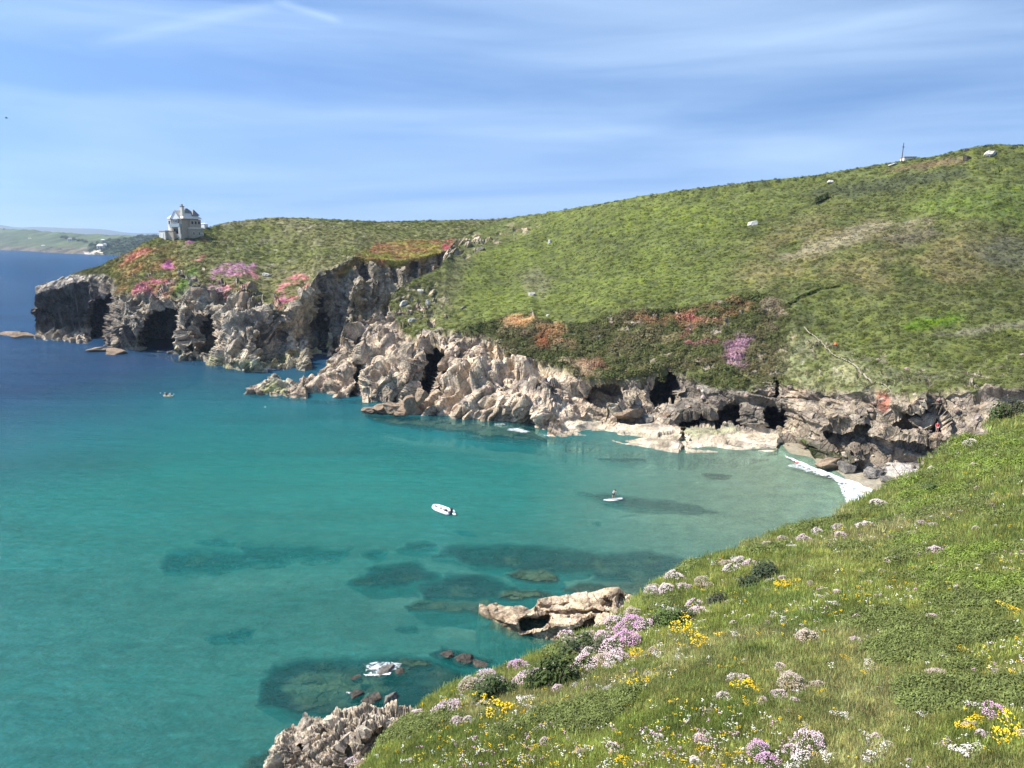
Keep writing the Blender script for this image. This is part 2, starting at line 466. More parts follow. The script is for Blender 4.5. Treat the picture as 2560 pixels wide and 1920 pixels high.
R_DIP = rotm(0.30, 0.62, 0.25)     # joints dipping down to the left
R_VERT = rotm(0.1, 0.08, 0.5)
R_BED = rotm(0.05, 0.1, 0.1)

def rock_relief(V, weight, kinds, seed):
    """kinds: list of (mask, rotation, shape factor) -> displacement amount and a per-block tone"""
    sh = V.shape[:2]
    P = V.reshape(-1, 3)
    w = weight.reshape(-1)
    sel = w > 0.02
    Ps = P[sel]
    disp = np.zeros(len(P)); tone = np.zeros(len(P)); crack = np.zeros(len(P))
    fine_ = np.zeros(len(P)); on_idx = np.where(sel)[0]
    d_s = np.zeros(len(Ps)); t_s = np.zeros(len(Ps)); c_s = np.zeros(len(Ps))
    wsum = np.zeros(len(Ps)) + 1e-6
    Pw = Ps + np.stack([fbm(Ps, 7.0, 2, seed + 5), fbm(Ps + 50, 7.0, 2, seed + 6), fbm(Ps + 90, 7.0, 2, seed + 7)], -1) * 1.0
    for mask, rot, (sx, sy, sz), amp, slab in kinds:
        mk = mask.reshape(-1)[sel]
        on = mk > 0.01
        if not on.any(): continue
        Q = Pw[on]
        d = np.zeros(on.sum()); tn = np.zeros(on.sum()); ck = np.zeros(on.sum())
        for k, (size, a) in enumerate(((14.0, 2.4), (6.5, 1.0), (2.8, 0.16), (1.2, 0.06))):
            rk_ = rot @ rotm(0.13 * k, -0.1 * k, 0.21 * k)
            off, tilt, edge, r = cells(Q, (size * sx, size * sy, size * sz), rk_, seed + 10 * k)
            dk_ = a * amp * (off * (0.8, 0.45, 0.9, 0.9)[k] + tilt * (1.1, 1.5, 1.2, 1)[k]) - a * amp * 0.25 * np.clip(1 - edge / 0.06, 0, 1)
            if k == 0: d += dk_
            else: fine_[on_idx[on]] += dk_ * mk[on]
            if k < 3:
                Ls = (8.5, 3.3, 1.35)[k] * slab[1]
                uu = (Q @ np.array(slab[0])) / Ls + 0.9 * off + 0.35 * fbm(Q, 6.0, 2, seed + 40 + k)
                fr = uu - np.floor(uu)
                sw = np.where(fr < 0.86, fr / 0.86, (1 - fr) / 0.14) - 0.5
                fine_[on_idx[on]] += sw * Ls * (0.32, 0.27, 0.13)[k] * mk[on]
            tn += (r - 0.5) * (0.35, 0.35, 0.3, 0.25)[k]
            ck = np.maximum(ck, np.clip(1 - edge / 0.07, 0, 1) * (0.6, 0.9, 1, 0.6)[k])
        rg = (Q @ rot) / np.array([sx, sy, sz * 2.2]) 
        d -= (1 - np.abs(fbm(rg, 5.5, 3, seed + 77)) * 2.2).clip(0, 1) ** 3 * 2.6 * amp
        d_s[on] += d * mk[on]; t_s[on] += tn * mk[on]; c_s[on] += ck * mk[on]; wsum[on] += mk[on]
    d_s /= wsum; t_s /= wsum; c_s /= wsum
    d_s += fbm(Ps, 1.6, 3, seed + 3) * 0.06 + fbm(Ps, 14.0, 2, seed + 4) * 1.2
    disp[sel] = d_s * w[sel]; tone[sel] = t_s; crack[sel] = c_s
    D2 = disp.reshape(sh)
    for ax in (0, 1):
        D2 = 0.25 * np.roll(D2, 1, ax) + 0.5 * D2 + 0.25 * np.roll(D2, -1, ax)
    ws = np.ones(len(P)); ws[sel] = wsum
    D2 = D2 + (fine_ / ws * w).reshape(sh)
    return D2, tone.reshape(sh), crack.reshape(sh)

def add_skirt(V, cols, n=5, front=((-1.5, 1.2), (-4, 3.5), (-8, 9)), back=((6, -3), (25, -12), (70, -30))):
    """rows behind the skyline and in front of the waterline; front: (dz, metres towards the viewer)"""
    top, bot = V[:1], V[-1:]
    outB, outF = [], []
    d = V[:1, :, :].copy(); d[..., 2] = 0; d /= np.linalg.norm(d, axis=-1, keepdims=True)
    for dyv, dz in reversed(back):
        r = top + d * dyv; r[..., 2] += dz; outB.append(r)
    d = V[-1:, :, :].copy(); d[..., 2] = 0; d /= np.linalg.norm(d, axis=-1, keepdims=True)
    for dz, tow in front:
        r = bot - d * tow; r[..., 2] += dz; outF.append(r)
    V2 = np.concatenate(outB + [V] + outF, 0)
    out = []
    for c in cols:
        t = [c[:1]] * len(outB) + [c] + [c[-1:]] * len(outF)
        out.append(np.concatenate(t, 0))
    return V2, out

W = 'w'
def wl_(x, y, z=0.0): return (x, y, Yz(y, z))

# ---------------------------------------------------------------- far headland (with the house)
A0 = [(88, 716, 288), (100, 711, 289), (150, 695, 293), (197, 680, 296), (250, 664, 297), (289, 645, 298), (324, 630, 299), (359, 607, 300),
      (388, 594, 302), (450, 584, 308), (503, 572, 318), (564, 556, 335), (640, 548, 345), (699, 543, 350), (800, 546, 352), (948, 553, 365),
      (1104, 551, 382), (1200, 549, 392), (1300, 545, 400), (1450, 545, 400)]
A1 = [(88, 735, 284), (100, 731, 284), (150, 716, 286), (197, 702, 289), (235, 700, 288), (262, 715, 281), (289, 740, 268), (330, 735, 264), (390, 737, 262), (428, 742, 258), (470, 715, 256),
      (500, 705, 254), (540, 720, 250), (607, 730, 245), (650, 770, 238), (676, 781, 235), (745, 758, 237), (770, 724, 249), (791, 687, 260), (849, 660, 272), (887, 638, 280),
      (940, 650, 283), (1000, 655, 288), (1060, 640, 292), (1104, 628, 296), (1200, 640, 300), (1450, 640, 310)]
A2 = [(88, 817, 289), (150, 821, 290), (214, 826, 288), (240, 822, 281), (289, 815, 256), (330, 815, 254), (400, 825, 250), (445, 830, 240), (500, 835, 238),
      (550, 845, 228), (600, 850, 222), (640, 850, 221), (700, 850, 230), (745, 850, 240), (774, 830, 250), (820, 800, 260), (887, 780, 268), (960, 770, 276),
      (1035, 740, 284), (1104, 740, 290), (1200, 760, 290), (1450, 760, 300)]
A3 = [wl_(88, 846), wl_(145, 853), wl_(214, 860), wl_(290, 868), wl_(359, 875), wl_(428, 885), wl_(463, 899), wl_(550, 917), wl_(640, 927), wl_(751, 925),
      wl_(790, 908), wl_(830, 892), wl_(900, 880), wl_(1100, 862), wl_(1450, 860)]
e_out = lambda t: t ** 0.8
A = Sheet(88, 1440, 2.1, [A0, A1, A2, A3], [64, 60, 56], sm=5)
px, py = A.px, A.py
wx, wy = warp(px, py, 9, 30, 3)
a1y = np.interp(px, [r[0] for r in A1], [r[1] for r in A1])
# recesses: caves and gullies (metres deeper into the cliff)
Yadd = np.zeros_like(px)
rx_, ry_ = warp(px, py, 4, 14, 5)
for poly, dep, soft in (
    ([(356, 873), (358, 820), (372, 790), (395, 772), (425, 768), (442, 785), (446, 830), (436, 873)], 36, 4),
    ([(224, 868), (222, 800), (232, 758), (258, 738), (274, 742), (270, 780), (262, 830), (250, 868)], 32, 3),
    ([(494, 885), (488, 835), (500, 800), (520, 790), (534, 812), (528, 860), (510, 890)], 16, 4),
    ([(462, 875), (468, 820), (478, 790), (484, 820), (476, 880)], 4, 3),
    ([(772, 915), (776, 850), (786, 760), (800, 730), (818, 800), (812, 910)], 12, 6),
    ([(1028, 690), (1032, 655), (1042, 655), (1040, 690)], 5, 3),
    ([(906, 745), (900, 690), (912, 660), (918, 700), (916, 745)], 4, 3),
    ([(688, 905), (700, 860), (716, 830), (722, 860), (706, 905)], 5, 5),
    ([(96, 770), (180, 745), (182, 752), (100, 790)], 2.0, 2)):
    Yadd += dep * inside(rx_, ry_, poly, soft)
# buttresses standing forward
for poly, dep, soft in (
    ([(276, 868), (280, 780), (300, 745), (330, 750), (350, 800), (350, 876)], -5, 10),
    ([(452, 890), (446, 800), (455, 745), (470, 760), (462, 830), (470, 898)], -5, 6),
    ([(540, 915), (548, 850), (570, 790), (620, 770), (660, 790), (640, 860), (660, 925)], -6, 14),
    ([(740, 925), (752, 880), (764, 830), (772, 850), (766, 925)], -4, 6),
    ([(840, 860), (850, 790), (880, 700), (905, 700), (905, 780), (880, 860)], -7, 10)):
    Yadd += dep * inside(rx_, ry_, poly, soft)
A.Y = A.Y + Yadd
V = A.base()
rockA = np.clip((wy - a1y) / 12 + 0.5, 0, 1)
rockA = np.maximum(rockA, np.clip((292 - wx) / 14, 0, 1) * np.clip((wy - np.interp(px, [88, 197, 250, 300], [700, 690, 690, 700])) / 6 + 1, 0, 1))
# boulders breaking through the turf above the cliff
cl0 = fbm(np.stack([px, py, 0 * px], -1), 16.0, 4, 31)
near_edge = np.clip(1 - (a1y - py) / 60, 0, 1) * (px > 300) * (px < 760)
rockA = np.maximum(rockA, np.clip((cl0 + 0.35 * near_edge - 0.42) * 8, 0, 1) * (near_edge > 0.05))
hang = inside(wx, wy, [(885, 640), (940, 612), (1030, 596), (1100, 598), (1108, 625), (1060, 650), (1030, 655), (1000, 668), (960, 668), (920, 660), (890, 668), (850, 700), (840, 680)], 5)
rockA *= (1 - 0.9 * hang)
mL = np.clip((460 - px) / 60, 0, 1)
disp, tone, crack = rock_relief(V, rockA, [(mL, R_VERT, (0.8, 0.8, 2.2), 0.55, ((0.97, 0, 0.2), 0.8)), (np.clip(1 - mL, 0, 1) * np.clip((760 - px) / 60, 0, 1), R_DIP, (0.6, 0.9, 2.2), 1.1, ((0.82, 0, -0.57), 1.1)),
                                        (np.clip((px - 720) / 60, 0, 1), R_VERT, (0.6, 0.6, 2.6), 0.7, ((0.98, 0, 0.1), 0.8))], 101)
nA = normals(V)
gr = fbm(V, 3.5, 4, 61) * 0.55 + fbm(V, 20, 3, 62) * 1.2
disp = disp * np.clip(0.3 + (py - np.min(py, 0)) / 60, 0.3, 1)
V = V + nA * (disp + gr * (1 - rockA) * np.clip((py - np.min(py, 0)) / 10, 0.25, 1))[..., None]
hgt = V[..., 2]
g1 = fbm(V, 25, 4, 71); g2 = fbm(V, 6, 4, 72); g3 = fbm(V, 2.0, 3, 73)
grass = np.zeros(V.shape) + np.array([0.140, 0.136, 0.050])
grass = paint(grass, np.clip(0.5 + g1 * 1.8, 0, 1), (0.11, 0.122, 0.032))
grass = paint(grass, np.clip(g2 * 2.2 - 0.3, 0, 1) * 0.7, (0.17, 0.155, 0.09))
spk = np.clip(g3 * 5 - 1.9, 0, 1)
grass = paint(grass, spk * 0.6 * (px > 520), (0.34, 0.31, 0.24))
sl_ = inside(wx, wy, [(285, 655), (330, 628), (395, 600), (440, 640), (440, 700), (420, 745), (285, 750), (270, 700)], 20)
grass = paint(grass, sl_ * np.clip(0.55 + g2 * 1.2, 0, 1), (0.24, 0.135, 0.05))
grass = paint(grass, inside(wx, wy, [(300, 640), (392, 598), (440, 600), (380, 625), (330, 650), (300, 668)], 10) * np.clip(0.5 + g2 * 3, 0, 1), (0.38, 0.14, 0.10))
for poly, c in (([(508, 715), (530, 680), (560, 656), (600, 655), (640, 650), (642, 668), (600, 690), (560, 715), (520, 735)], (0.38, 0.20, 0.27)),
                ([(560, 700), (630, 670), (650, 690), (620, 740), (590, 722), (545, 745)], (0.42, 0.18, 0.19)),
                ([(325, 720), (380, 690), (432, 705), (425, 735), (380, 742), (320, 738)], (0.40, 0.14, 0.17)),
                ([(672, 785), (690, 720), (730, 680), (768, 690), (772, 715), (750, 750), (715, 765)], (0.43, 0.17, 0.16)),
                ([(700, 740), (725, 722), (722, 745), (700, 752)], (0.45, 0.13, 0.28)),
                ([(462, 616), (480, 590), (502, 583), (498, 600), (478, 618)], (0.40, 0.18, 0.28)),
                ([(480, 648), (510, 632), (525, 640), (500, 652)], (0.42, 0.17, 0.15)),
                ([(500, 600), (518, 592), (520, 605)], (0.45, 0.18, 0.08)),
                ([(1104, 625), (1108, 600), (1135, 598), (1128, 625)], (0.45, 0.12, 0.12)),
                ([(400, 665), (420, 650), (430, 668), (408, 672)], (0.44, 0.13, 0.3))):
    msk = inside(wx, wy, poly, 5) * np.clip(0.42 + g2 * 2.4 + g3 * 2.4, 0, 1)
    grass = paint(grass, msk, c); rockA = rockA * (1 - msk * 0.9)
grass = paint(grass, inside(wx, wy, [(425, 735), (455, 690), (490, 660), (500, 672), (480, 700), (440, 742)], 8), (0.07, 0.115, 0.02))
grass = paint(grass, hang, (0.21, 0.14, 0.045))
grass = paint(grass, hang * np.clip(g2 * 4, 0, 1), (0.19, 0.18, 0.035))
grass = paint(grass, hang * np.clip(-g2 * 4 - 0.4, 0, 1), (0.22, 0.10, 0.05))
rk = np.zeros(V.shape) + np.array([0.50, 0.41, 0.30])
rk = paint(rk, np.clip((430 - px) / 160, 0, 1) * 0.75, (0.105, 0.092, 0.078))  # dark stone at the left end, shade of its faces painted in
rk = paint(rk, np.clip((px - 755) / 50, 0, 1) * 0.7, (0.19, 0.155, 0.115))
rk = paint(rk, np.clip(g1 * 3, 0, 1) * 0.5, (0.33, 0.255, 0.2))
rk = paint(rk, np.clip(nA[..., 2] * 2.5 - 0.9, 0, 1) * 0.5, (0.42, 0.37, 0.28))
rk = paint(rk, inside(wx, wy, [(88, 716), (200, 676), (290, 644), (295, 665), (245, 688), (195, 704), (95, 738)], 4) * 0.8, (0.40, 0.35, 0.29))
rk = paint(rk, np.clip((3.2 - hgt) / 1.6, 0, 1) * (px > 280) * (px < 770) * 0.75, (0.44, 0.39, 0.28))
rk = paint(rk, inside(wx, wy, [(600, 925), (610, 905), (650, 898), (680, 905), (690, 925)], 5), (0.62, 0.58, 0.5))
rk = paint(rk, np.clip((4.5 - hgt) / 1.2, 0, 1) * np.clip(g2 * 4, 0, 1) * 0.6 * (px > 440), (0.38, 0.38, 0.14))
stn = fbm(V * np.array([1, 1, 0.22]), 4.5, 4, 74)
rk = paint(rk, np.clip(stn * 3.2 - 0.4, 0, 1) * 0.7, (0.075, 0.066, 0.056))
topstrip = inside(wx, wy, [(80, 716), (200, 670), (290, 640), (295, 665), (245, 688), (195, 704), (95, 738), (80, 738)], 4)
rk = paint(rk, np.clip((262 - px) / 30, 0, 1) * (1 - topstrip) * np.clip((818 - wy) / 6, 0, 1) * 0.8, (0.085, 0.075, 0.065))  # shaded tip face painted nearly black, lit top strip left out
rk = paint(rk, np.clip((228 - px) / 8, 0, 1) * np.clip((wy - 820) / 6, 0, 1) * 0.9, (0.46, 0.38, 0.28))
rk = rk * (1 + tone * 0.9)[..., None]
rk = paint(rk, crack * 0.35, (0.07, 0.06, 0.05))
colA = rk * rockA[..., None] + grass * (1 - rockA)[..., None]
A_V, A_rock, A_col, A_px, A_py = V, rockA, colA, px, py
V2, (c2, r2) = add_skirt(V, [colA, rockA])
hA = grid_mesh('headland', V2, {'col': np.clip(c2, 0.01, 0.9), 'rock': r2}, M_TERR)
tag(hA, kind='structure')
# the unseen seaward side of the headland's end
side = [V2[:, 0]]
for k in (3, 10, 25, 60):
    s_ = V2[:, 0].copy(); s_[:, 1] += k; s_[:, 0] += k * 0.45 - 0.6; side.append(s_)
SV = np.stack(side, 1)
s2 = grid_mesh('headland', SV, {'col': np.repeat(c2[:, :1], 5, 1), 'rock': np.ones(SV.shape[:2])}, M_TERR)
tag(s2, kind='structure')

# ---------------------------------------------------------------- near hillside with its cliffs, ledges and the back of the beach
B0 = [(616, 972, 184), (640, 960, 187), (676, 949, 190), (745, 937, 192), (809, 917, 195), (822, 880, 197), (838, 840, 200), (870, 812, 202), (901, 796, 204), (948, 790, 208), (965, 769, 212),
      (988, 729, 218), (1034, 700, 228), (1079, 680, 240), (1101, 668, 248), (1112, 634, 262), (1141, 600, 285), (1180, 580, 300), (1230, 556, 315), (1273, 544, 320), (1346, 534, 312), (1389, 528, 305), (1505, 508, 280), (1620, 488, 268),
      (1736, 470, 258), (1875, 450, 248), (2025, 435, 240), (2120, 421, 234), (2199, 408, 230), (2315, 392, 222), (2375, 381, 219), (2430, 369, 216), (2488, 361, 214), (2560, 361, 212), (2720, 350, 208)]
B1 = [(616, 975, 182), (676, 958, 187), (745, 950, 188), (809, 935, 191), (838, 880, 196), (870, 850, 199), (901, 835, 199), (948, 815, 203), (988, 815, 200), (1034, 838, 192), (1079, 852, 184), (1110, 832, 185),
      (1160, 817, 187), (1256, 796, 187), (1331, 791, 184), (1343, 801, 182), (1421, 807, 179), (1507, 796, 176), (1602, 772, 175), (1689, 764, 172), (1762, 752, 170), (1863, 738, 168),
      (1906, 735, 167), (1978, 757, 160), (2027, 729, 163), (2099, 714, 162), (2160, 740, 156), (2260, 760, 150), (2383, 770, 146), (2720, 790, 138)]
B2 = [(616, 977, 181), (676, 966, 184), (745, 962, 183), (809, 950, 186), (838, 920, 188), (870, 900, 188), (901, 885, 188), (948, 875, 188), (988, 878, 185), (1034, 888, 179), (1079, 892, 175), (1110, 882, 176),
      (1160, 876, 177), (1262, 890, 172), (1334, 897, 169), (1421, 931, 161), (1464, 958, 157), (1540, 960, 155), (1620, 945, 155), (1689, 931, 156), (1747, 955, 149), (1805, 972, 145), (1892, 976, 142),
      (1935, 958, 143), (2007, 968, 138), (2117, 977, 130), (2180, 968, 128), (2250, 983, 124), (2319, 980, 121), (2383, 974, 119), (2470, 972, 116), (2720, 970, 108)]
B3 = [(616, 979, 180), (676, 977, 180), (745, 978, 179), (809, 972, 180), (838, 962, 180), (870, 950, 180), (901, 945, 179), (948, 940, 178), (988, 940, 176), (1034, 945, 170), (1079, 958, 166), (1110, 962, 165),
      (1160, 972, 162), (1256, 992, 156), (1331, 1015, 150), (1400, 1032, 147), (1472, 1041, 149), (1602, 1050, 144.5), (1707, 1056, 142), (1800, 1064, 139.5), (1900, 1070, 138), (1960, 1074, 137), (2000, 1080, 134),
      (2050, 1090, 128), (2117, 1095, 122), (2180, 1100, 118), (2250, 1105, 115), (2383, 1110, 111), (2720, 1110, 104)]
B4 = [wl_(616, 980), wl_(676, 988), wl_(745, 995), wl_(809, 998), wl_(870, 998), wl_(948, 995), wl_(1005, 998), wl_(1025, 1020), wl_(1040, 1036), wl_(1110, 1042), wl_(1198, 1047), wl_(1256, 1049), wl_(1328, 1054),
      wl_(1350, 1082), wl_(1406, 1096), wl_(1540, 1114), wl_(1698, 1132), wl_(1863, 1143), wl_(1955, 1140), wl_(1966, 1108, .4), wl_(2007, 1119, .4), wl_(2035, 1132, .4), wl_(2050, 1150, .3), wl_(2100, 1176, .3),
      wl_(2157, 1186, .4), wl_(2253, 1205, .5), wl_(2383, 1215, 1.5), wl_(2720, 1220, 3)]
B = Sheet(616, 2715, 2.3, [B0, B1, B2, B3, B4], [150, 64, 44, 44], sm=4)
px, py = B.px, B.py
wx, wy = warp(px, py, 9, 30, 13)
ip = lambda T, k=1: np.interp(px, [r[0] for r in T], [r[k] for r in T])
b1y, b2y, b3y, b4y = ip(B1), ip(B2), ip(B3), ip(B4)
rx_, ry_ = warp(px, py, 4, 14, 15)
Yadd = np.zeros_like(px)
for poly, dep, soft in (
    ([(1024, 1000), (1040, 970), (1060, 900), (1068, 872), (1080, 856), (1102, 870), (1104, 892), (1080, 930), (1072, 960), (1046, 1000)], 32, 3),
    ([(886, 965), (888, 880), (886, 830), (896, 830), (900, 880), (896, 960), (872, 998)], 9, 3),
    ([(1636, 1002), (1628, 968), (1648, 940), (1676, 927), (1688, 950), (1684, 994)], 20, 3),
    ([(1466, 1010), (1462, 985), (1480, 968), (1545, 965), (1550, 995), (1500, 1015)], 7, 4),
    ([(1420, 1000), (1430, 978), (1455, 975), (1470, 1000), (1450, 1030)], 3, 4),
    ([(1700, 1060), (1704, 1050), (1775, 1042), (1790, 1033), (1815, 1014), (1842, 1012), (1856, 1034), (1858, 1062)], 9, 3),
    ([(1916, 1068), (1912, 1028), (1930, 1010), (1958, 1018), (1965, 1068)], 12, 3),
    ([(1932, 1010), (1940, 985), (1936, 950), (1932, 930), (1940, 932), (1950, 965), (1952, 1010)], 5, 2),
    ([(2060, 1130), (2058, 1080), (2170, 1062), (2168, 1120), (2110, 1128)], 3.5, 4),
    ([(2170, 1140), (2168, 1095), (2260, 1100), (2390, 1120), (2380, 1148), (2250, 1145)], 3, 4),
    ([(2316, 1028), (2324, 1025), (2340, 1045), (2346, 1075), (2338, 1078), (2322, 1055)], 14, 2),
    ([(2230, 1045), (2290, 1030), (2300, 1050), (2240, 1062)], 3, 3),
    ([(1700, 1132), (1702, 1070), (1712, 1070), (1712, 1133)], 2.5, 2),
    ([(1952, 1140), (1950, 1105), (1964, 1100), (1966, 1135)], 2, 3),
    ([(1380, 1010), (1360, 985), (1372, 975), (1392, 990)], 1.5, 3),
    ([(1972, 758), (2012, 735), (2060, 717), (2100, 713), (2104, 717), (2062, 723), (2020, 741), (1978, 766)], 1.6, 3),
    ([(2480, 440), (2500, 425), (2512, 430), (2490, 445)], 2.5, 2),
    ([(2043, 500), (2070, 487), (2076, 492), (2050, 506)], 2, 2),
    ([(1250, 800), (1262, 792), (1331, 788), (1345, 800), (1300, 797), (1262, 806)], 2.5, 2)):
    Yadd += dep * inside(rx_, ry_, poly, soft)
for poly, dep, soft in (
    ([(1046, 1036), (1085, 950), (1112, 900), (1200, 900), (1300, 940), (1400, 1000), (1400, 1045), (1250, 1045)], -3, 20),
    ([(900, 998), (898, 900), (905, 850), (980, 850), (1030, 870), (1040, 900), (1020, 960), (1000, 998)], -5, 9),
    ([(2036, 1150), (2060, 1128), (2130, 1115), (2165, 1120), (2165, 1150), (2100, 1160)], -2, 6),
    ([(1510, 1035), (1520, 1018), (1560, 990), (1590, 980), (1594, 1000), (1575, 1015), (1540, 1038)], -3, 4),
    ([(2050, 1130), (2056, 1040), (2166, 1010), (2168, 1060), (2064, 1078)], -2, 4),
    ([(2220, 1010), (2260, 985), (2320, 980), (2326, 1020), (2270, 1035)], -3, 5)):
    Yadd += dep * inside(rx_, ry_, poly, soft)
ledge = np.clip((py - b3y) / 6, 0, 1) * np.clip((px - 1400) / 40, 0, 1) * np.clip((1965 - px) / 8, 0, 1)
B.Y = B.Y + Yadd
V = B.base()
# bare stone
rockB = np.clip((wy - b2y) / 10 + 0.5, 0, 1)
left = inside(wx, wy, [(600, 1000), (600, 940), (815, 900), (840, 820), (905, 780), (950, 780), (972, 760), (985, 790), (1000, 822), (1050, 845), (1085, 850), (1110, 826), (1150, 824), (1190, 840), (1240, 850), (1265, 888), (1340, 900), (1430, 940), (1440, 1060), (900, 1060)], 6)
rockB = np.maximum(rockB * np.clip((px - 1150) / 60, 0, 1), left)
cl1 = fbm(np.stack([px, py * 1.6, 0 * px], -1), 18.0, 5, 41)
outc = inside(wx, wy, [(940, 800), (1000, 740), (1080, 720), (1110, 760), (1100, 830), (1000, 830)], 25)
outc2 = inside(wx, wy, [(1090, 640), (1150, 600), (1340, 555), (1345, 575), (1200, 620), (1110, 665)], 10)
outc3 = inside(wx, wy, [(1860, 900), (2010, 830), (2250, 900), (2600, 900), (2600, 1000), (1900, 1000)], 30)
rockB = np.maximum(rockB, np.clip((cl1 - 0.12) * 7, 0, 1) * np.maximum(outc, outc2 * 0.9))
rockB = np.maximum(rockB, np.clip((cl1 - 0.30) * 7, 0, 1) * outc3 * 0.8)
scarp = np.clip((wy - b1y) / 5 + 0.5, 0, 1) * (1 - np.clip((wy - b2y) / 8 + 0.5, 0, 1)) * np.clip((px - 1080) / 40, 0, 1) * np.clip((1990 - px) / 60, 0, 1)
rockB = np.maximum(rockB, np.clip((cl1 - 0.28) * 7, 0, 1) * scarp * 0.8)
greenish = inside(wx, wy, [(2160, 1010), (2220, 985), (2235, 1010), (2200, 1030)], 5) * 0.8
m_dip = np.clip((1420 - px) / 60, 0, 1)
m_bed = 1 - m_dip
disp, tone, crack = rock_relief(V, rockB, [(m_dip, R_DIP, (0.55, 0.9, 2.4), 0.9, ((0.75, 0, -0.66), 1.0)), (m_bed * (1 - ledge * 0.9), R_BED, (1.8, 1.5, 0.42), 0.6, ((-0.25, 0, -0.97), 0.55)), (ledge, R_BED, (2.4, 0.9, 0.25), 0.22, ((-0.1, -0.2, -0.97), 0.30))], 201)
nB = normals(V)
crestfade = np.clip((py - np.min(py, 0)) / 14, 0.3, 1)
gr = fbm(V, 2.6, 4, 81) * 0.3 + fbm(V, 9, 3, 82) * 0.7 + fbm(V, 30, 2, 83) * 1.5
gr = gr + scarp * (fbm(V, 2.2, 4, 84) * 0.9 + fbm(V, 6, 3, 85) * 1.0)
disp = disp * np.clip(0.35 + (px - 640) / 260, 0.35, 1)
V = V + nB * (disp * 0.85 + gr * (1 - rockB) * crestfade)[..., None]
hgt = V[..., 2]
g1 = fbm(V, 30, 4, 91); g2 = fbm(V, 7, 4, 92); g3 = fbm(V, 2.2, 3, 93)
hx = (px - 1100) / 1000.0
grass = np.zeros(V.shape) + np.array([0.105, 0.120, 0.034])
grass = paint(grass, np.clip(0.4 + g1 * 2.0, 0, 1) * 0.6, (0.088, 0.100, 0.024))
brn = inside(wx, wy, [(1880, 600), (1990, 540), (2150, 520), (2330, 560), (2560, 590), (2720, 640), (2720, 760), (2300, 740), (2050, 720), (1900, 730), (1820, 690)], 40)
grass = paint(grass, brn * np.clip(0.6 + g2 * 1.6, 0, 1), (0.145, 0.128, 0.050))
grass = paint(grass, inside(wx, wy, [(1930, 640), (2080, 590), (2200, 545), (2340, 548), (2330, 575), (2200, 590), (2120, 620), (1960, 650)], 14) * np.clip(0.65 + g2 * 2.5, 0, 1), (0.225, 0.195, 0.115))
grass = paint(grass, inside(wx, wy, [(2200, 600), (2330, 575), (2350, 600), (2250, 625)], 12) * 0.7, (0.14, 0.115, 0.08))
grass = paint(grass, inside(wx, wy, [(2430, 630), (2500, 600), (2600, 600), (2600, 670), (2480, 680)], 20) * 0.6, (0.12, 0.115, 0.08))
grass = paint(grass, inside(wx, wy, [(1975, 478), (2060, 462), (2250, 440), (2420, 425), (2420, 448), (2340, 462), (2200, 480), (2050, 486)], 8) * 0.8, (0.062, 0.07, 0.035))
grass = paint(grass, inside(wx, wy, [(2210, 425), (2300, 405), (2420, 398), (2410, 415), (2300, 425)], 6) * 0.6, (0.17, 0.10, 0.07))
grass = paint(grass, inside(wx, wy, [(2260, 520), (2350, 490), (2600, 470), (2600, 560), (2380, 545)], 16) * 0.8, (0.125, 0.165, 0.032))
grass = paint(grass, inside(wx, wy, [(1150, 720), (1180, 600), (1350, 560), (1650, 510), (1950, 480), (2060, 490), (1900, 560), (1860, 640), (1700, 730), (1400, 770), (1200, 780)], 40) * 0.75 * np.clip(0.7 + g1 * 1.2, 0.2, 1), (0.112, 0.138, 0.024))
grass = paint(grass, inside(wx, wy, [(960, 800), (990, 740), (1110, 690), (1140, 620), (1340, 560), (1180, 640), (1150, 720), (1100, 800)], 22) * 0.6, (0.14, 0.135, 0.062))
grass = paint(grass, inside(wx, wy, [(1300, 690), (1345, 670), (1385, 705), (1360, 735), (1310, 720)], 10) * 0.35, (0.2, 0.17, 0.12))
pale = inside(wx, wy, [(1860, 960), (1850, 880), (1920, 830), (2010, 800), (2120, 900), (2180, 960), (2100, 985), (1940, 970)], 22)
grass = paint(grass, pale * np.clip(0.6 + g2 * 2, 0, 1), (0.20, 0.195, 0.10))
grass = paint(grass, inside(wx, wy, [(2250, 810), (2290, 795), (2400, 785), (2420, 800), (2330, 815), (2270, 825)], 6) * 0.9, (0.105, 0.165, 0.016))
grass = paint(grass, inside(wx, wy, [(2310, 835), (2440, 815), (2560, 800), (2560, 812), (2440, 832)], 5) * 0.7, (0.22, 0.2, 0.13))
grass = paint(grass, np.clip((py - 900) / 40, 0, 1) * (px > 2150) * np.clip(0.4 + g2 * 2, 0, 1) * 0.7, (0.14, 0.14, 0.07))
sc_col = np.zeros(V.shape) + np.array([0.105, 0.115, 0.04])
soil = np.clip(g2 * 3.2 + 0.1, 0, 1)
sc_col = paint(sc_col, soil * 0.55, (0.15, 0.115, 0.065))
grass = grass * (1 - scarp[..., None]) + sc_col * scarp[..., None]
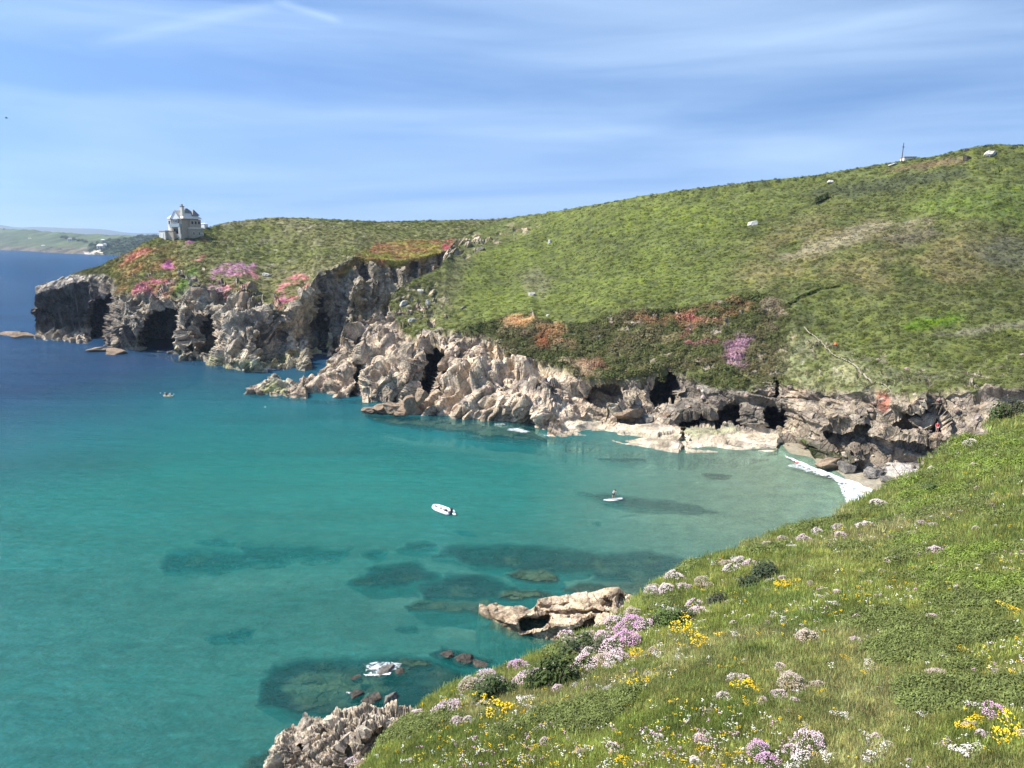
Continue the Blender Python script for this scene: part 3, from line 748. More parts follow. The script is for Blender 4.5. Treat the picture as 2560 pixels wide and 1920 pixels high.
for poly, c, wgt in (([(1254, 800), (1275, 790), (1330, 790), (1345, 815), (1310, 822), (1270, 818)], (0.52, 0.33, 0.16), 1.0),
                ([(1345, 815), (1400, 805), (1420, 830), (1400, 850), (1350, 835)], (0.44, 0.27, 0.13), 0.9),
                ([(1395, 850), (1440, 830), (1450, 860), (1410, 890)], (0.42, 0.27, 0.15), 0.8),
                ([(1400, 900), (1440, 890), (1500, 930), (1505, 950), (1450, 940)], (0.50, 0.37, 0.24), 0.8),
                ([(1440, 905), (1500, 895), (1520, 930), (1470, 925)], (0.36, 0.18, 0.12), 0.6),
                ([(1345, 845), (1365, 838), (1372, 866), (1350, 862)], (0.36, 0.13, 0.06), 0.9),
                ([(1580, 790), (1700, 768), (1880, 740), (1900, 760), (1820, 800), (1700, 810), (1600, 808)], (0.33, 0.18, 0.09), 0.75),
                ([(1690, 785), (1760, 772), (1800, 790), (1740, 800)], (0.46, 0.16, 0.16), 0.8),
                ([(1700, 815), (1760, 808), (1760, 840), (1705, 850)], (0.40, 0.14, 0.14), 0.6),
                ([(1700, 860), (1760, 840), (1800, 850), (1720, 870)], (0.42, 0.14, 0.18), 0.6),
                ([(1815, 905), (1812, 860), (1850, 840), (1880, 855), (1862, 880), (1868, 915), (1825, 932)], (0.38, 0.22, 0.29), 0.8),
                ([(1900, 760), (1950, 740), (1960, 780), (1940, 840), (1915, 820)], (0.3, 0.23, 0.15), 0.7),
                ([(1640, 830), (1700, 830), (1690, 870), (1650, 860)], (0.33, 0.25, 0.14), 0.6)):
    msk = inside(wx, wy, poly, 7) * np.clip(0.45 + g2 * 2.2 + g3 * 2.0, 0, 1) * wgt
    grass = paint(grass, msk, c); rockB = rockB * (1 - msk * 0.5)
grass = grass * (1 + 0.42 * g1 + 0.25 * g2)[..., None]
spk = np.clip(g3 * 5 - 2.1, 0, 1) * np.maximum(pale, np.maximum(outc, (py > 880) * 0.6))
grass = paint(grass, spk * 0.7, (0.36, 0.33, 0.26))
rk = np.zeros(V.shape) + np.array([0.66, 0.52, 0.37])
rk = paint(rk, np.clip(0.5 + g1 * 3, 0, 1) * 0.45, (0.44, 0.365, 0.275))
rk = paint(rk, np.clip(g2 * 2, 0, 1) * 0.4, (0.42, 0.32, 0.24))
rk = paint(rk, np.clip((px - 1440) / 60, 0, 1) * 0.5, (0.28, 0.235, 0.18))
rk = paint(rk, np.clip((3.0 - hgt) / 1.5, 0, 1) * (px < 1400) * 0.7, (0.48, 0.36, 0.25))
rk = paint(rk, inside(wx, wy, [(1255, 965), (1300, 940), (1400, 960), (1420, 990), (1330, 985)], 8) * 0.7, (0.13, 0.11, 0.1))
rk = paint(rk, inside(wx, wy, [(640, 972), (660, 955), (720, 942), (760, 950), (700, 975)], 5) * 0.9, (0.58, 0.55, 0.4))
rk = paint(rk, inside(wx, wy, [(650, 985), (660, 962), (720, 965), (716, 988)], 5) * 0.7, (0.42, 0.44, 0.16))
rk = paint(rk, ledge * 0.85, (0.60, 0.495, 0.36))
rk = paint(rk, ledge * inside(wx, wy, [(1708, 1062), (1790, 1058), (1860, 1072), (1790, 1085), (1712, 1082)], 4) * 0.6, (0.34, 0.37, 0.17))
rk = paint(rk, inside(wx, wy, [(1690, 1060), (1690, 940), (1760, 940), (1970, 990), (1975, 1075), (1800, 1062)], 8) * 0.6, (0.10, 0.092, 0.083))  # dark rock band, with the shade under its overhangs painted in
rk = paint(rk, inside(wx, wy, [(2060, 1140), (2055, 1085), (2165, 1070), (2400, 1110), (2390, 1150), (2180, 1148)], 8) * 0.3, (0.13, 0.115, 0.10))  # painted shade over the recessed overhangs behind the beach
rk = paint(rk, np.clip(g2 * 4 + 0.2, 0, 1) * inside(wx, wy, [(1960, 1120), (2000, 1095), (2060, 1110), (2165, 1135), (2160, 1172), (2080, 1165), (2040, 1135)], 5), (0.06, 0.085, 0.02))
rk = paint(rk, inside(wx, wy, [(2160, 1182), (2180, 1155), (2330, 1150), (2330, 1170), (2250, 1203)], 6) * 0.6, (0.34, 0.33, 0.32))
rk = paint(rk, inside(wx, wy, [(2230, 1005), (2260, 980), (2320, 980), (2322, 1000)], 4) * 0.7, (0.5, 0.38, 0.24))
rk = paint(rk, inside(wx, wy, [(2175, 1000), (2190, 970), (2215, 970), (2225, 990), (2205, 1018)], 4) * 0.85, (0.42, 0.15, 0.09))
rk = paint(rk, inside(wx, wy, [(1930, 970), (2000, 962), (2040, 990), (1990, 1010), (1950, 995)], 6) * 0.5, (0.40, 0.30, 0.2))
rk = paint(rk, ((px > 1110) & (px < 1142)) * np.clip((wy - 868) / 4, 0, 1) * np.clip((898 - wy) / 4, 0, 1) * 0.5, (0.5, 0.33, 0.22))
stn = fbm(V * np.array([1, 1, 0.3]), 3.6, 4, 94)
rk = paint(rk, np.clip(stn * 3.2 - 0.6, 0, 1) * 0.5 * (1 - ledge), (0.10, 0.085, 0.075))
rk = paint(rk, np.clip(stn * 3 - 0.6, 0, 1) * 0.5 * ledge, (0.3, 0.26, 0.2))
rk = rk * (1 + tone * 0.9)[..., None]
rk = paint(rk, crack * 0.3, (0.07, 0.06, 0.05))
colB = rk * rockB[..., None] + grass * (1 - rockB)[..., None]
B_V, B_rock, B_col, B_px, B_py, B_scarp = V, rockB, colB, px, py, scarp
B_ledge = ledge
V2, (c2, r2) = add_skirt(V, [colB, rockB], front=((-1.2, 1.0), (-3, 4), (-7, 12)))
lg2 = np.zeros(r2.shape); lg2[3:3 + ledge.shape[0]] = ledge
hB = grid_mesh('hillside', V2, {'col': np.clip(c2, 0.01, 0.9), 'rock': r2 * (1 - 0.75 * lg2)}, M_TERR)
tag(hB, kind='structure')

from math import floor
def sheet_point(VV, PX, PY, x, y):
    """the built surface point seen nearest to picture position x, y"""
    j = int(np.clip(round((x - PX[0, 0]) / (PX[0, 1] - PX[0, 0])), 0, PX.shape[1] - 1))
    i = int(np.argmin(np.abs(PY[:, j] - y)))
    return VV[i, j]

# ---------------------------------------------------------------- far coast and blue moors
FC0 = [(-420, 566, 4300), (-200, 568, 4200), (0, 571.6, 4000), (87, 574, 3700), (105, 578, 3600), (152, 581, 3300), (213, 585, 3000), (343, 589, 2700), (420, 590, 2600), (640, 590, 2500), (900, 594, 2500)]
FC1 = [(-420, 605, 3300), (0, 612, 3180), (60, 612, 3000), (108, 618, 2700), (163, 622, 2450), (217, 620, 2300), (293, 616, 2250), (420, 620, 2150), (900, 625, 2100)]
FC2 = [(-420, 622, Yz(622)), (0, 625.5, Yz(625.5)), (52, 627, Yz(627)), (108, 631, Yz(631)), (163, 634, Yz(634)), (217, 636, Yz(636)), (293, 638, Yz(638)), (420, 640, Yz(640)), (900, 645, Yz(645))]
C_ = Sheet(-420, 900, 2.0, [FC0, FC1, FC2], [36, 20], sm=4)
V = C_.base(); px, py = C_.px, C_.py
nC = normals(V)
wx, wy = warp(px, py, 3, 10, 23)
V = V + nC * (fbm(V, 160, 4, 301) * 9)[..., None]
V[..., 2] += np.clip((py - 612) / 12, 0, 1) * np.abs(fbm(V, 60, 4, 302)) * 14 * np.clip((638 - py) / 6, 0, 1)
V[-1, :, 2] = np.minimum(V[-1, :, 2], -1)
g1 = fbm(V, 300, 4, 303); g2 = fbm(V, 60, 4, 304)
c = np.zeros(V.shape) + np.array([0.085, 0.11, 0.05])
fld = cells(V.reshape(-1, 3) * np.array([1, 0.45, 0]), (170, 110, 50), np.eye(3), 311)
ft = fld[3].reshape(px.shape)
c = c * (0.75 + 0.5 * ft)[..., None]
c = paint(c, (fld[2].reshape(px.shape) < 0.05) * 0.6 * (py < 610), (0.04, 0.06, 0.03))
c = paint(c, np.clip((wy - 606) / 6, 0, 1) * np.clip(0.4 + g2 * 2, 0, 1), (0.12, 0.12, 0.065))
rkf = np.clip((wy - np.interp(px, [0, 60, 110, 200, 300], [615, 613, 620, 620, 622])) / 5, 0, 1)
c = paint(c, rkf * 0.8, (0.10, 0.085, 0.07))
c = paint(c, rkf * np.clip(g2 * 3, 0, 1) * 0.55, (0.2, 0.16, 0.115))
wood = inside(wx, wy, [(225, 640), (222, 612), (250, 606), (270, 598), (300, 600), (330, 596), (350, 590), (440, 588), (900, 590), (900, 645)], 3)
c = paint(c, wood, (0.035, 0.05, 0.022))
V[..., 2] += wood * np.abs(fbm(V, 25, 3, 305)) * 9
beach_ = inside(px, py, [(210, 633), (240, 631), (256, 633), (258, 636.5), (212, 635.5)], 0.8)
c = paint(c, beach_, (0.55, 0.47, 0.36))
V2, (c2, r2) = add_skirt(V, [c, rkf], back=((200, -10), (600, -60)), front=((-3, 30), (-8, 60)))
farc = grid_mesh('far_coast', V2, {'col': np.clip(c2, 0.01, 0.9), 'rock': r2}, M_FAR)
tag(farc, kind='structure')
C_V, C_px, C_py = V, C_.px, C_.py

FM0 = [(-700, 560, 12500), (-300, 562, 12500), (0, 563.5, 12500), (33, 568, 12500), (54, 569.5, 12400), (80, 567.5, 12300), (163, 570, 12200), (224, 571, 12000), (262, 573.5, 12000), (307, 580.5, 12000), (343, 583.4, 12000), (385, 582.5, 12000), (470, 585, 12000), (900, 590, 12000)]
FM1 = [(-700, 606, 10500), (900, 606, 10500)]
D_ = Sheet(-700, 900, 4.0, [FM0, FM1], [14], sm=2)
V = D_.base(); V = V + normals(V) * (fbm(V, 900, 3, 401) * 14)[..., None]
V2, (c2,) = add_skirt(V, [np.zeros(V.shape) + 0.05], back=((800, -40), (2500, -250)), front=((-10, 100),))
fm = grid_mesh('distant_hills', V2, {'col': c2}, M_BLUEHILL)
tag(fm, kind='structure')

# ---------------------------------------------------------------- sea bed, sand and reefs (rows of the picture cast on the sea bed)
ys = np.concatenate([[640, 680, 720, 760], np.arange(790, 1960, 3.0), np.arange(1965, 2400, 12)])
xs = np.concatenate([np.arange(-700, -20, 20), np.arange(-20, 2600, 3.0), np.arange(2600, 3300, 25)])
px, py = np.meshgrid(xs, ys)
wx, wy = warp(px, py, 13, 42, 51)
wx2, wy2 = warp(px, py * 2.2, 20, 40, 52); wy2 = wy2 / 2.2
depth = np.interp(py, [650, 800, 900, 1000, 1100, 1250, 1500, 1900, 2300], [11, 9.5, 8, 6.2, 4.4, 3.3, 2.9, 3.1, 3.2])
# shallower to the beach at the right
sh = np.clip((px - 1250) / 850.0 - (1140 - py) / 900.0 * 0 , 0, 1)
depth = depth * (1 - sh ** 1.3) + 0.25 * sh
shore = [(1950, 1120), (1972, 1142), (2010, 1150), (2050, 1163), (2090, 1185), (2130, 1215), (2150, 1250), (2160, 1290), (2300, 1600), (3300, 2400), (3300, 1000), (1950, 1000)]
ds = sdf(px, py, shore)
beachmask = ds < 0
col_dry = ds < 0
depth = np.where(ds > 0, np.minimum(depth, 0.12 + ds * 0.013), depth)
depth = np.where(beachmask, np.maximum(ds * 0.006, -0.6) + 0.02, depth)
bed_sand = depth.copy()
reefs = [  # polygon, top depth, softness, tone
    ([(1074, 1388), (1120, 1370), (1180, 1362), (1280, 1362), (1380, 1370), (1500, 1386), (1560, 1381), (1620, 1382), (1690, 1392), (1730, 1415), (1760, 1450), (1640, 1470), (1560, 1452), (1490, 1448), (1475, 1428), (1400, 1432), (1330, 1440), (1260, 1420), (1200, 1416), (1150, 1402), (1130, 1388)], 1.15, 9, 0),
    ([(870, 1460), (900, 1440), (935, 1418), (1030, 1404), (1062, 1420), (1100, 1438), (1075, 1450), (1010, 1466), (900, 1470)], 1.15, 9, 0),
    ([(1040, 1472), (1080, 1455), (1130, 1436), (1220, 1440), (1290, 1470), (1290, 1492), (1200, 1502), (1060, 1497)], 1.15, 9, 0),
    ([(1010, 1515), (1060, 1500), (1160, 1502), (1230, 1512), (1300, 1530), (1290, 1545), (1150, 1530), (1020, 1528)], 1.0, 5, 1),
    ([(1265, 1440), (1290, 1424), (1370, 1424), (1402, 1442), (1390, 1456), (1290, 1452)], 0.35, 4, 1),
    ([(1240, 1490), (1260, 1478), (1340, 1472), (1385, 1484), (1370, 1495), (1270, 1500)], 0.3, 4, 1),
    ([(1410, 1475), (1440, 1458), (1560, 1452), (1700, 1458), (1700, 1500), (1560, 1500), (1440, 1490)], 0.6, 5, 2),
    ([(995, 1375), (1020, 1358), (1070, 1356), (1092, 1362), (1060, 1374)], 1.6, 8, 0),
    ([(905, 1388), (930, 1377), (962, 1376), (950, 1386), (920, 1392)], 1.8, 7, 0),
    ([(410, 1428), (412, 1388), (480, 1378), (600, 1382), (610, 1364), (700, 1366), (860, 1378), (820, 1398), (720, 1394), (690, 1410), (600, 1412), (520, 1430)], 1.9, 14, 0),
    ([(490, 1352), (560, 1345), (590, 1360), (510, 1364)], 2.6, 9, 0),
    ([(520, 1590), (570, 1580), (590, 1574), (635, 1578), (625, 1592), (580, 1602), (530, 1600)], 2.2, 10, 0),
    ([(985, 1572), (1000, 1564), (1045, 1566), (1035, 1575), (1000, 1578)], 2.2, 5, 0),
    ([(640, 1760), (650, 1700), (690, 1665), (760, 1648), (900, 1650), (1000, 1640), (1100, 1655), (1150, 1680), (1160, 1720), (1060, 1790), (960, 1800), (750, 1792), (700, 1770)], 1.0, 11, 0),
    ([(700, 1715), (760, 1690), (900, 1690), (960, 1720), (900, 1760), (740, 1755)], 0.9, 12, 1),
    ([(980, 1660), (1010, 1645), (1070, 1650), (1090, 1662), (1040, 1672)], 0.35, 5, 1),
    ([(600, 1930), (625, 1895), (680, 1870), (720, 1900), (700, 1960)], 1.0, 7, 1),
    ([(1450, 1236), (1510, 1234), (1580, 1244), (1680, 1252), (1740, 1262), (1785, 1280), (1740, 1285), (1660, 1274), (1580, 1268), (1500, 1250)], 1.3, 3, 3),
    ([(1495, 1147), (1560, 1142), (1625, 1149), (1610, 1154), (1530, 1153)], 1.4, 2.5, 3),
    ([(1515, 1136), (1580, 1133), (1640, 1138), (1600, 1142)], 1.5, 2.5, 3),
    ([(1470, 1312), (1485, 1304), (1505, 1308), (1495, 1315)], 2.0, 3, 3),
    ([(1760, 1184), (1800, 1182), (1830, 1188), (1790, 1191)], 1.0, 2, 3),
    ([(1395, 1124), (1410, 1116), (1500, 1120), (1495, 1127), (1420, 1130)], 1.8, 3, 3),
    ([(1140, 1095), (1200, 1085), (1300, 1100), (1370, 1113), (1340, 1118), (1220, 1106)], 2.2, 4, 3),
    ([(910, 1030), (1000, 1036), (1130, 1040), (1330, 1050), (1350, 1085), (1400, 1098), (1500, 1112), (1420, 1108), (1340, 1105), (1200, 1090), (1100, 1078), (1000, 1066), (930, 1050)], 0.9, 6, 2),
    ([(600, 975), (640, 985), (700, 995), (850, 1002), (960, 998), (980, 1010), (900, 1015), (760, 1008), (620, 992)], 2.4, 5, 1),
    ([(1225, 1550), (1260, 1530), (1440, 1580), (1420, 1612), (1330, 1608), (1260, 1588), (1215, 1560)], 0.7, 7, 2),
    ([(1160, 1520), (1220, 1500), (1260, 1520), (1240, 1552), (1190, 1540)], 0.8, 7, 2),
    ([(1080, 1640), (1110, 1622), (1225, 1650), (1225, 1672), (1150, 1668)], 0.8, 6, 0),
    ([(320, 885), (430, 885), (470, 905), (560, 920), (640, 932), (560, 930), (470, 912)], 2.5, 4, 1),
]
reefm = np.zeros_like(px); col = np.zeros(px.shape + (3,)) + np.array([0.40, 0.345, 0.245])
col = paint(col, np.clip(fbm(np.stack([px / 60, py / 30, 0 * px], -1), 1, 4, 55) * 2, 0, 1) * 0.5, (0.30, 0.25, 0.17))
for poly, dtop, soft, tn in reefs:
    m = inside(wx2, wy2, poly, soft)
    depth = lerp(depth, np.minimum(depth, dtop), m)
    cc = [(0.026, 0.024, 0.034), (0.17, 0.155, 0.09), (0.20, 0.15, 0.10), (0.05, 0.055, 0.06)][tn]
    col = paint(col, np.clip(m * 1.6, 0, 1), cc)
    reefm = np.maximum(reefm, m * (0.4 if tn == 3 else 1))
Vb = at_z(px, py, 0.0)
rough_ = fbm(Vb, 2.0, 4, 57); rough2 = fbm(Vb, 6.0, 3, 58)
bo, bt, be, br = cells(Vb.reshape(-1, 3), (1.6, 1.1, 1.6), rotm(0, 0, 0.5), 59)
blk = (bo * 0.35 + bt * 0.4).reshape(px.shape)
depth = depth - reefm * (rough_ * 0.35 + blk * 0.30) + 0.08 * rough2
depth = np.where(reefm > 0.3, np.maximum(depth, 0.12), depth)
col = paint(col, reefm * np.clip(rough_ * 2.6 + rough2 * 2.4 - 0.35, 0, 1) * 0.55, (0.20, 0.17, 0.09))
col = col * (1 + (br.reshape(px.shape) - 0.5) * 0.7 * reefm)[..., None]
V = at_z(px, py, -depth)
col = paint(col, np.clip(-ds / 12 + 0.3, 0, 1) * (reefm < 0.1), (0.30, 0.258, 0.185))
seabed = grid_mesh('seabed', V, {'col': np.clip(col, 0.01, 0.9), 'rock': reefm}, terrain_mat('sea_floor', 1.2, 0.12, 0.3))
tag(seabed, kind='structure')
BED = (px, py, depth)

# ---------------------------------------------------------------- sea surface
ys = np.concatenate([[602.6, 604, 607, 612, 618, 626, 634, 642, 652, 665, 680, 700, 720, 740, 760], np.arange(780, 1960, 4.0), np.arange(1965, 2400, 12)])
px, py = np.meshgrid(np.concatenate([np.arange(-1400, -20, 60), np.arange(-20, 2600, 4.0), np.arange(2600, 3300, 40)]), ys)
def grid_lookup(G, x, y):
    gx, gy, gv = G
    ax, ay = gx[0], gy[:, 0]
    j = np.clip(np.searchsorted(ax, x), 1, len(ax) - 1); i = np.clip(np.searchsorted(ay, y), 1, len(ay) - 1)
    tx = np.clip((x - ax[j - 1]) / (ax[j] - ax[j - 1]), 0, 1); ty = np.clip((y - ay[i - 1]) / (ay[i] - ay[i - 1]), 0, 1)
    return (gv[i - 1, j - 1] * (1 - tx) + gv[i - 1, j] * tx) * (1 - ty) + (gv[i, j - 1] * (1 - tx) + gv[i, j] * tx) * ty
dW = grid_lookup(BED, px, py)
Vw = at_z(px, py, 0.0)
murk = 1 - np.exp(-np.clip(dW, 0, 30) / 2.7)
# body colour of the water: turquoise over sand in the bay, blue beyond the headland
deep = np.clip((1175 - py) / 290.0 + np.clip((500 - px) / 1400.0, 0, 0.45) * np.clip((1500 - py) / 300, 0, 1), 0, 1)
tq = np.array([0.010, 0.235, 0.205]); bl = np.array([0.014, 0.055, 0.125]); gs = np.array([0.15, 0.27, 0.18])
wcol = lerp(tq, bl, deep[..., None])
gsf = np.clip((px - 1300) / 800, 0, 1) * np.clip((1500 - py) / 200, 0, 1) * np.clip((py - 1020) / 80, 0, 1)
wcol = wcol * (1 - gsf[..., None]) + gs * gsf[..., None]
dsW = sdf(px, py, shore)
sdy = np.exp(-np.clip(dsW, 0, 900) / 150.0) * np.clip((py - 1090) / 50, 0, 1)
wcol = wcol * (1 - sdy[..., None]) + np.array([0.36, 0.36, 0.235]) * sdy[..., None]
cur = fbm(Vw * np.array([0.35, 1.6, 1]), 38, 5, 77) + 0.5 * fbm(Vw * np.array([0.4, 1.8, 1]), 7, 3, 78)
wcol = wcol * (1 + 0.26 * cur * np.clip(1 - gsf, 0, 1))[..., None]
m, n, l = new_mat('sea_water')
out = N(n, 'ShaderNodeOutputMaterial')
at = N(n, 'ShaderNodeAttribute', attribute_name='col'); mk = N(n, 'ShaderNodeAttribute', attribute_name='murk')
g = N(n, 'ShaderNodeNewGeometry')
mp_ = N(n, 'ShaderNodeMapping'); mp_.inputs['Rotation'].default_value = (0, 0, 0.25); mp_.inputs['Scale'].default_value = (0.45, 1.25, 1)
l.new(g.outputs['Position'], mp_.inputs['Vector'])
w1 = N(n, 'ShaderNodeTexNoise', inp={'Scale': 0.8, 'Detail': 8.0, 'Roughness': 0.66, 'Distortion': 0.3}); l.new(mp_.outputs[0], w1.inputs['Vector'])
mp2 = N(n, 'ShaderNodeMapping'); mp2.inputs['Rotation'].default_value = (0, 0, -0.15); mp2.inputs['Scale'].default_value = (0.3, 1.0, 1)
l.new(g.outputs['Position'], mp2.inputs['Vector'])
w2 = N(n, 'ShaderNodeTexNoise', inp={'Scale': 0.09, 'Detail': 4.0, 'Roughness': 0.5}); l.new(mp2.outputs[0], w2.inputs['Vector'])
a_ = N(n, 'ShaderNodeMath', operation='MULTIPLY_ADD', inp={1: 3.0}); l.new(w2.outputs['Fac'], a_.inputs[0]); l.new(w1.outputs['Fac'], a_.inputs[2])
bp = N(n, 'ShaderNodeBump', inp={'Strength': 1.0, 'Distance': 1.4}); l.new(a_.outputs[0], bp.inputs['Height'])
dif = N(n, 'ShaderNodeBsdfDiffuse'); l.new(at.outputs['Color'], dif.inputs['Color']); l.new(bp.outputs[0], dif.inputs['Normal'])
trn = N(n, 'ShaderNodeBsdfTransparent', inp={'Color': (0.70, 0.94, 0.91, 1)})
mx1 = N(n, 'ShaderNodeMixShader'); l.new(mk.outputs['Fac'], mx1.inputs[0]); l.new(trn.outputs[0], mx1.inputs[1]); l.new(dif.outputs[0], mx1.inputs[2])
gl = N(n, 'ShaderNodeBsdfGlossy', inp={'Roughness': 0.09, 'Color': (0.55, 0.68, 0.8, 1)}); l.new(bp.outputs[0], gl.inputs['Normal'])
fr = N(n, 'ShaderNodeFresnel', inp={'IOR': 1.33}); l.new(bp.outputs[0], fr.inputs['Normal'])
fm_ = N(n, 'ShaderNodeMath', operation='MINIMUM', inp={1: 0.42}); l.new(fr.outputs[0], fm_.inputs[0])
mx2 = N(n, 'ShaderNodeMixShader'); l.new(fm_.outputs[0], mx2.inputs[0]); l.new(mx1.outputs[0], mx2.inputs[1]); l.new(gl.outputs[0], mx2.inputs[2])
l.new(mx2.outputs[0], out.inputs[0])
sea = grid_mesh('sea', Vw, {'col': np.clip(wcol, 0.002, 0.9), 'murk': murk}, m, smooth=True)
tag(sea, kind='structure')

# ---------------------------------------------------------------- near slope (a plane falling away to the cove, broken by hummocks)
EDGE = [(700, 2300), (780, 2100), (850, 1985), (901, 1920), (947, 1874), (959, 1845), (999, 1810), (1037, 1781), (1080, 1747), (1135, 1706), (1207, 1677), (1245, 1668), (1300, 1652), (1331, 1630), (1370, 1622), (1407, 1608), (1418, 1590),
        (1462, 1571), (1528, 1556), (1551, 1526), (1592, 1487), (1650, 1450), (1736, 1410), (1800, 1384), (1851, 1366), (1920, 1336), (1967, 1312), (2050, 1289), (2082, 1278), (2140, 1250), (2189, 1229), (2224, 1214), (2282, 1185), (2340, 1148),
        (2400, 1131), (2440, 1108), (2470, 1088), (2484, 1050), (2500, 1030), (2530, 1010), (2560, 999), (2620, 985), (2720, 970), (2900, 960)]
def fgY(px, py):
    inv = 0.111 + (px - 2560) * 2.468e-5 + (py - 1920) * 1.0898e-4
    k = 0.0125
    inv = k + np.log1p(np.exp((inv - k) / 0.006)) * 0.006      # levels out towards the valley
    return 1.0 / inv
def lump(X, Yw):
    P = np.stack([X, Yw, 0 * X], -1)
    far = np.clip((Yw - 8) / 30.0, 0.3, 1.6)
    return fbm(P, 1.5, 4, 501) * 0.38 * far + fbm(P, 4.5, 3, 502) * 0.6 * far + np.clip(fbm(P, 9.0, 2, 503), -0.2, 1) * 0.7 * far
def fg_point(px, py):
    px = np.asarray(px, float); py = np.asarray(py, float)
    P = at_Y(px, py, fgY(px, py))
    P[..., 2] += lump(P[..., 0], P[..., 1])
    return P
xs = np.arange(740, 2860, 5.0)
ey = smooth1(np.interp(xs, [e[0] for e in EDGE], [e[1] for e in EDGE]), 2) + 4
R_ = 210
tt = np.linspace(0, 1, R_) ** 1.15
py = ey[None, :] + (2420 - ey)[None, :] * tt[:, None]
py = np.maximum(py, ey[None, :])
px = np.broadcast_to(xs, py.shape).copy()
V = fg_point(px, py)
top = V[0]
rows = []
outd = np.stack([np.full(len(xs), -0.45), np.full(len(xs), 0.9), np.zeros(len(xs))], -1)
for k in (60, 36, 22, 13, 8, 4.5, 2.4, 1.2, 0.5):
    r = top + outd * k * 0.42; r[:, 2] = top[:, 2] - k * 0.95 - 0.1
    r[:, 2] = np.maximum(r[:, 2], -16 + 0 * r[:, 2])
    r[:, :] += fbm(r, 4.0, 3, 511)[:, None] * np.array([0.5, 0.5, 0.3]) * min(k, 6) * 0.25
    rows.append(r)
nsk = len(rows)
V = np.concatenate([np.array(rows), V], 0)
px = np.concatenate([np.repeat(px[:1], nsk, 0), px], 0); py = np.concatenate([np.repeat(py[:1], nsk, 0), py], 0)
def fg_colour(px, py, P):
    wx, wy = warp(px, py, 26, 90, 521)
    a = fbm(P * np.array([1, 1, 0.0]), 5.5, 4, 522); b = fbm(P * np.array([1, 1, 0.0]), 1.4, 4, 523); d = fbm(P * np.array([1, 1, 0]), 0.5, 3, 524)
    c = np.zeros(px.shape + (3,)) + np.array([0.200, 0.212, 0.060])
    c = paint(c, np.clip(0.5 + a * 2, 0, 1) * 0.55, (0.145, 0.175, 0.042))
    c = paint(c, np.clip(b * 2.4, 0, 1) * 0.5, (0.23, 0.245, 0.075))
    c = paint(c, np.clip(-b * 2.6 - 0.15, 0, 1) * 0.5, (0.085, 0.115, 0.032))
    c = paint(c, np.clip(a * 3 + b - 0.45, 0, 1) * 0.5, (0.25, 0.215, 0.12))
    up = inside(wx, wy, [(1850, 1380), (2000, 1290), (2300, 1170), (2560, 1100), (2700, 1080), (2700, 1250), (2300, 1330), (2000, 1440)], 60)
    c = paint(c, up * np.clip(0.35 + b * 2.4, 0, 1) * 0.7, (0.21, 0.185, 0.10))
    br_ = inside(wx, wy, [(2180, 1420), (2300, 1350), (2560, 1280), (2700, 1300), (2700, 1470), (2560, 1500), (2400, 1560), (2250, 1500)], 40)
    br_ = np.maximum(br_, inside(wx, wy, [(2240, 1220), (2400, 1150), (2600, 1090), (2600, 1180), (2400, 1230), (2280, 1280)], 25) * 0.8)
    br_ = br_ * np.clip(0.35 + b * 2.6 + a * 1.2, 0, 1)
    c = paint(c, br_, (0.17, 0.235, 0.035))
    c = paint(c, inside(wx, wy, [(2470, 1080), (2480, 1020), (2600, 985), (2700, 980), (2700, 1060), (2560, 1050)], 10) * np.clip(b * 2 + 0.5, 0, 1) * 0.6, (0.2, 0.13, 0.07))
    return c * (1 + 0.25 * d)[..., None], br_
cF, _ = fg_colour(px, py, V)
cF[:nsk] = cF[:nsk] * 0.5 + np.array([0.2, 0.16, 0.12]) * 0.5
cF = cF * 0.6
rF = np.zeros(px.shape); rF[:nsk - 3] = 1
fore = grid_mesh('near_slope', V, {'col': np.clip(cF, 0.01, 0.9), 'rock': rF}, M_FORE)
tag(fore, kind='structure')

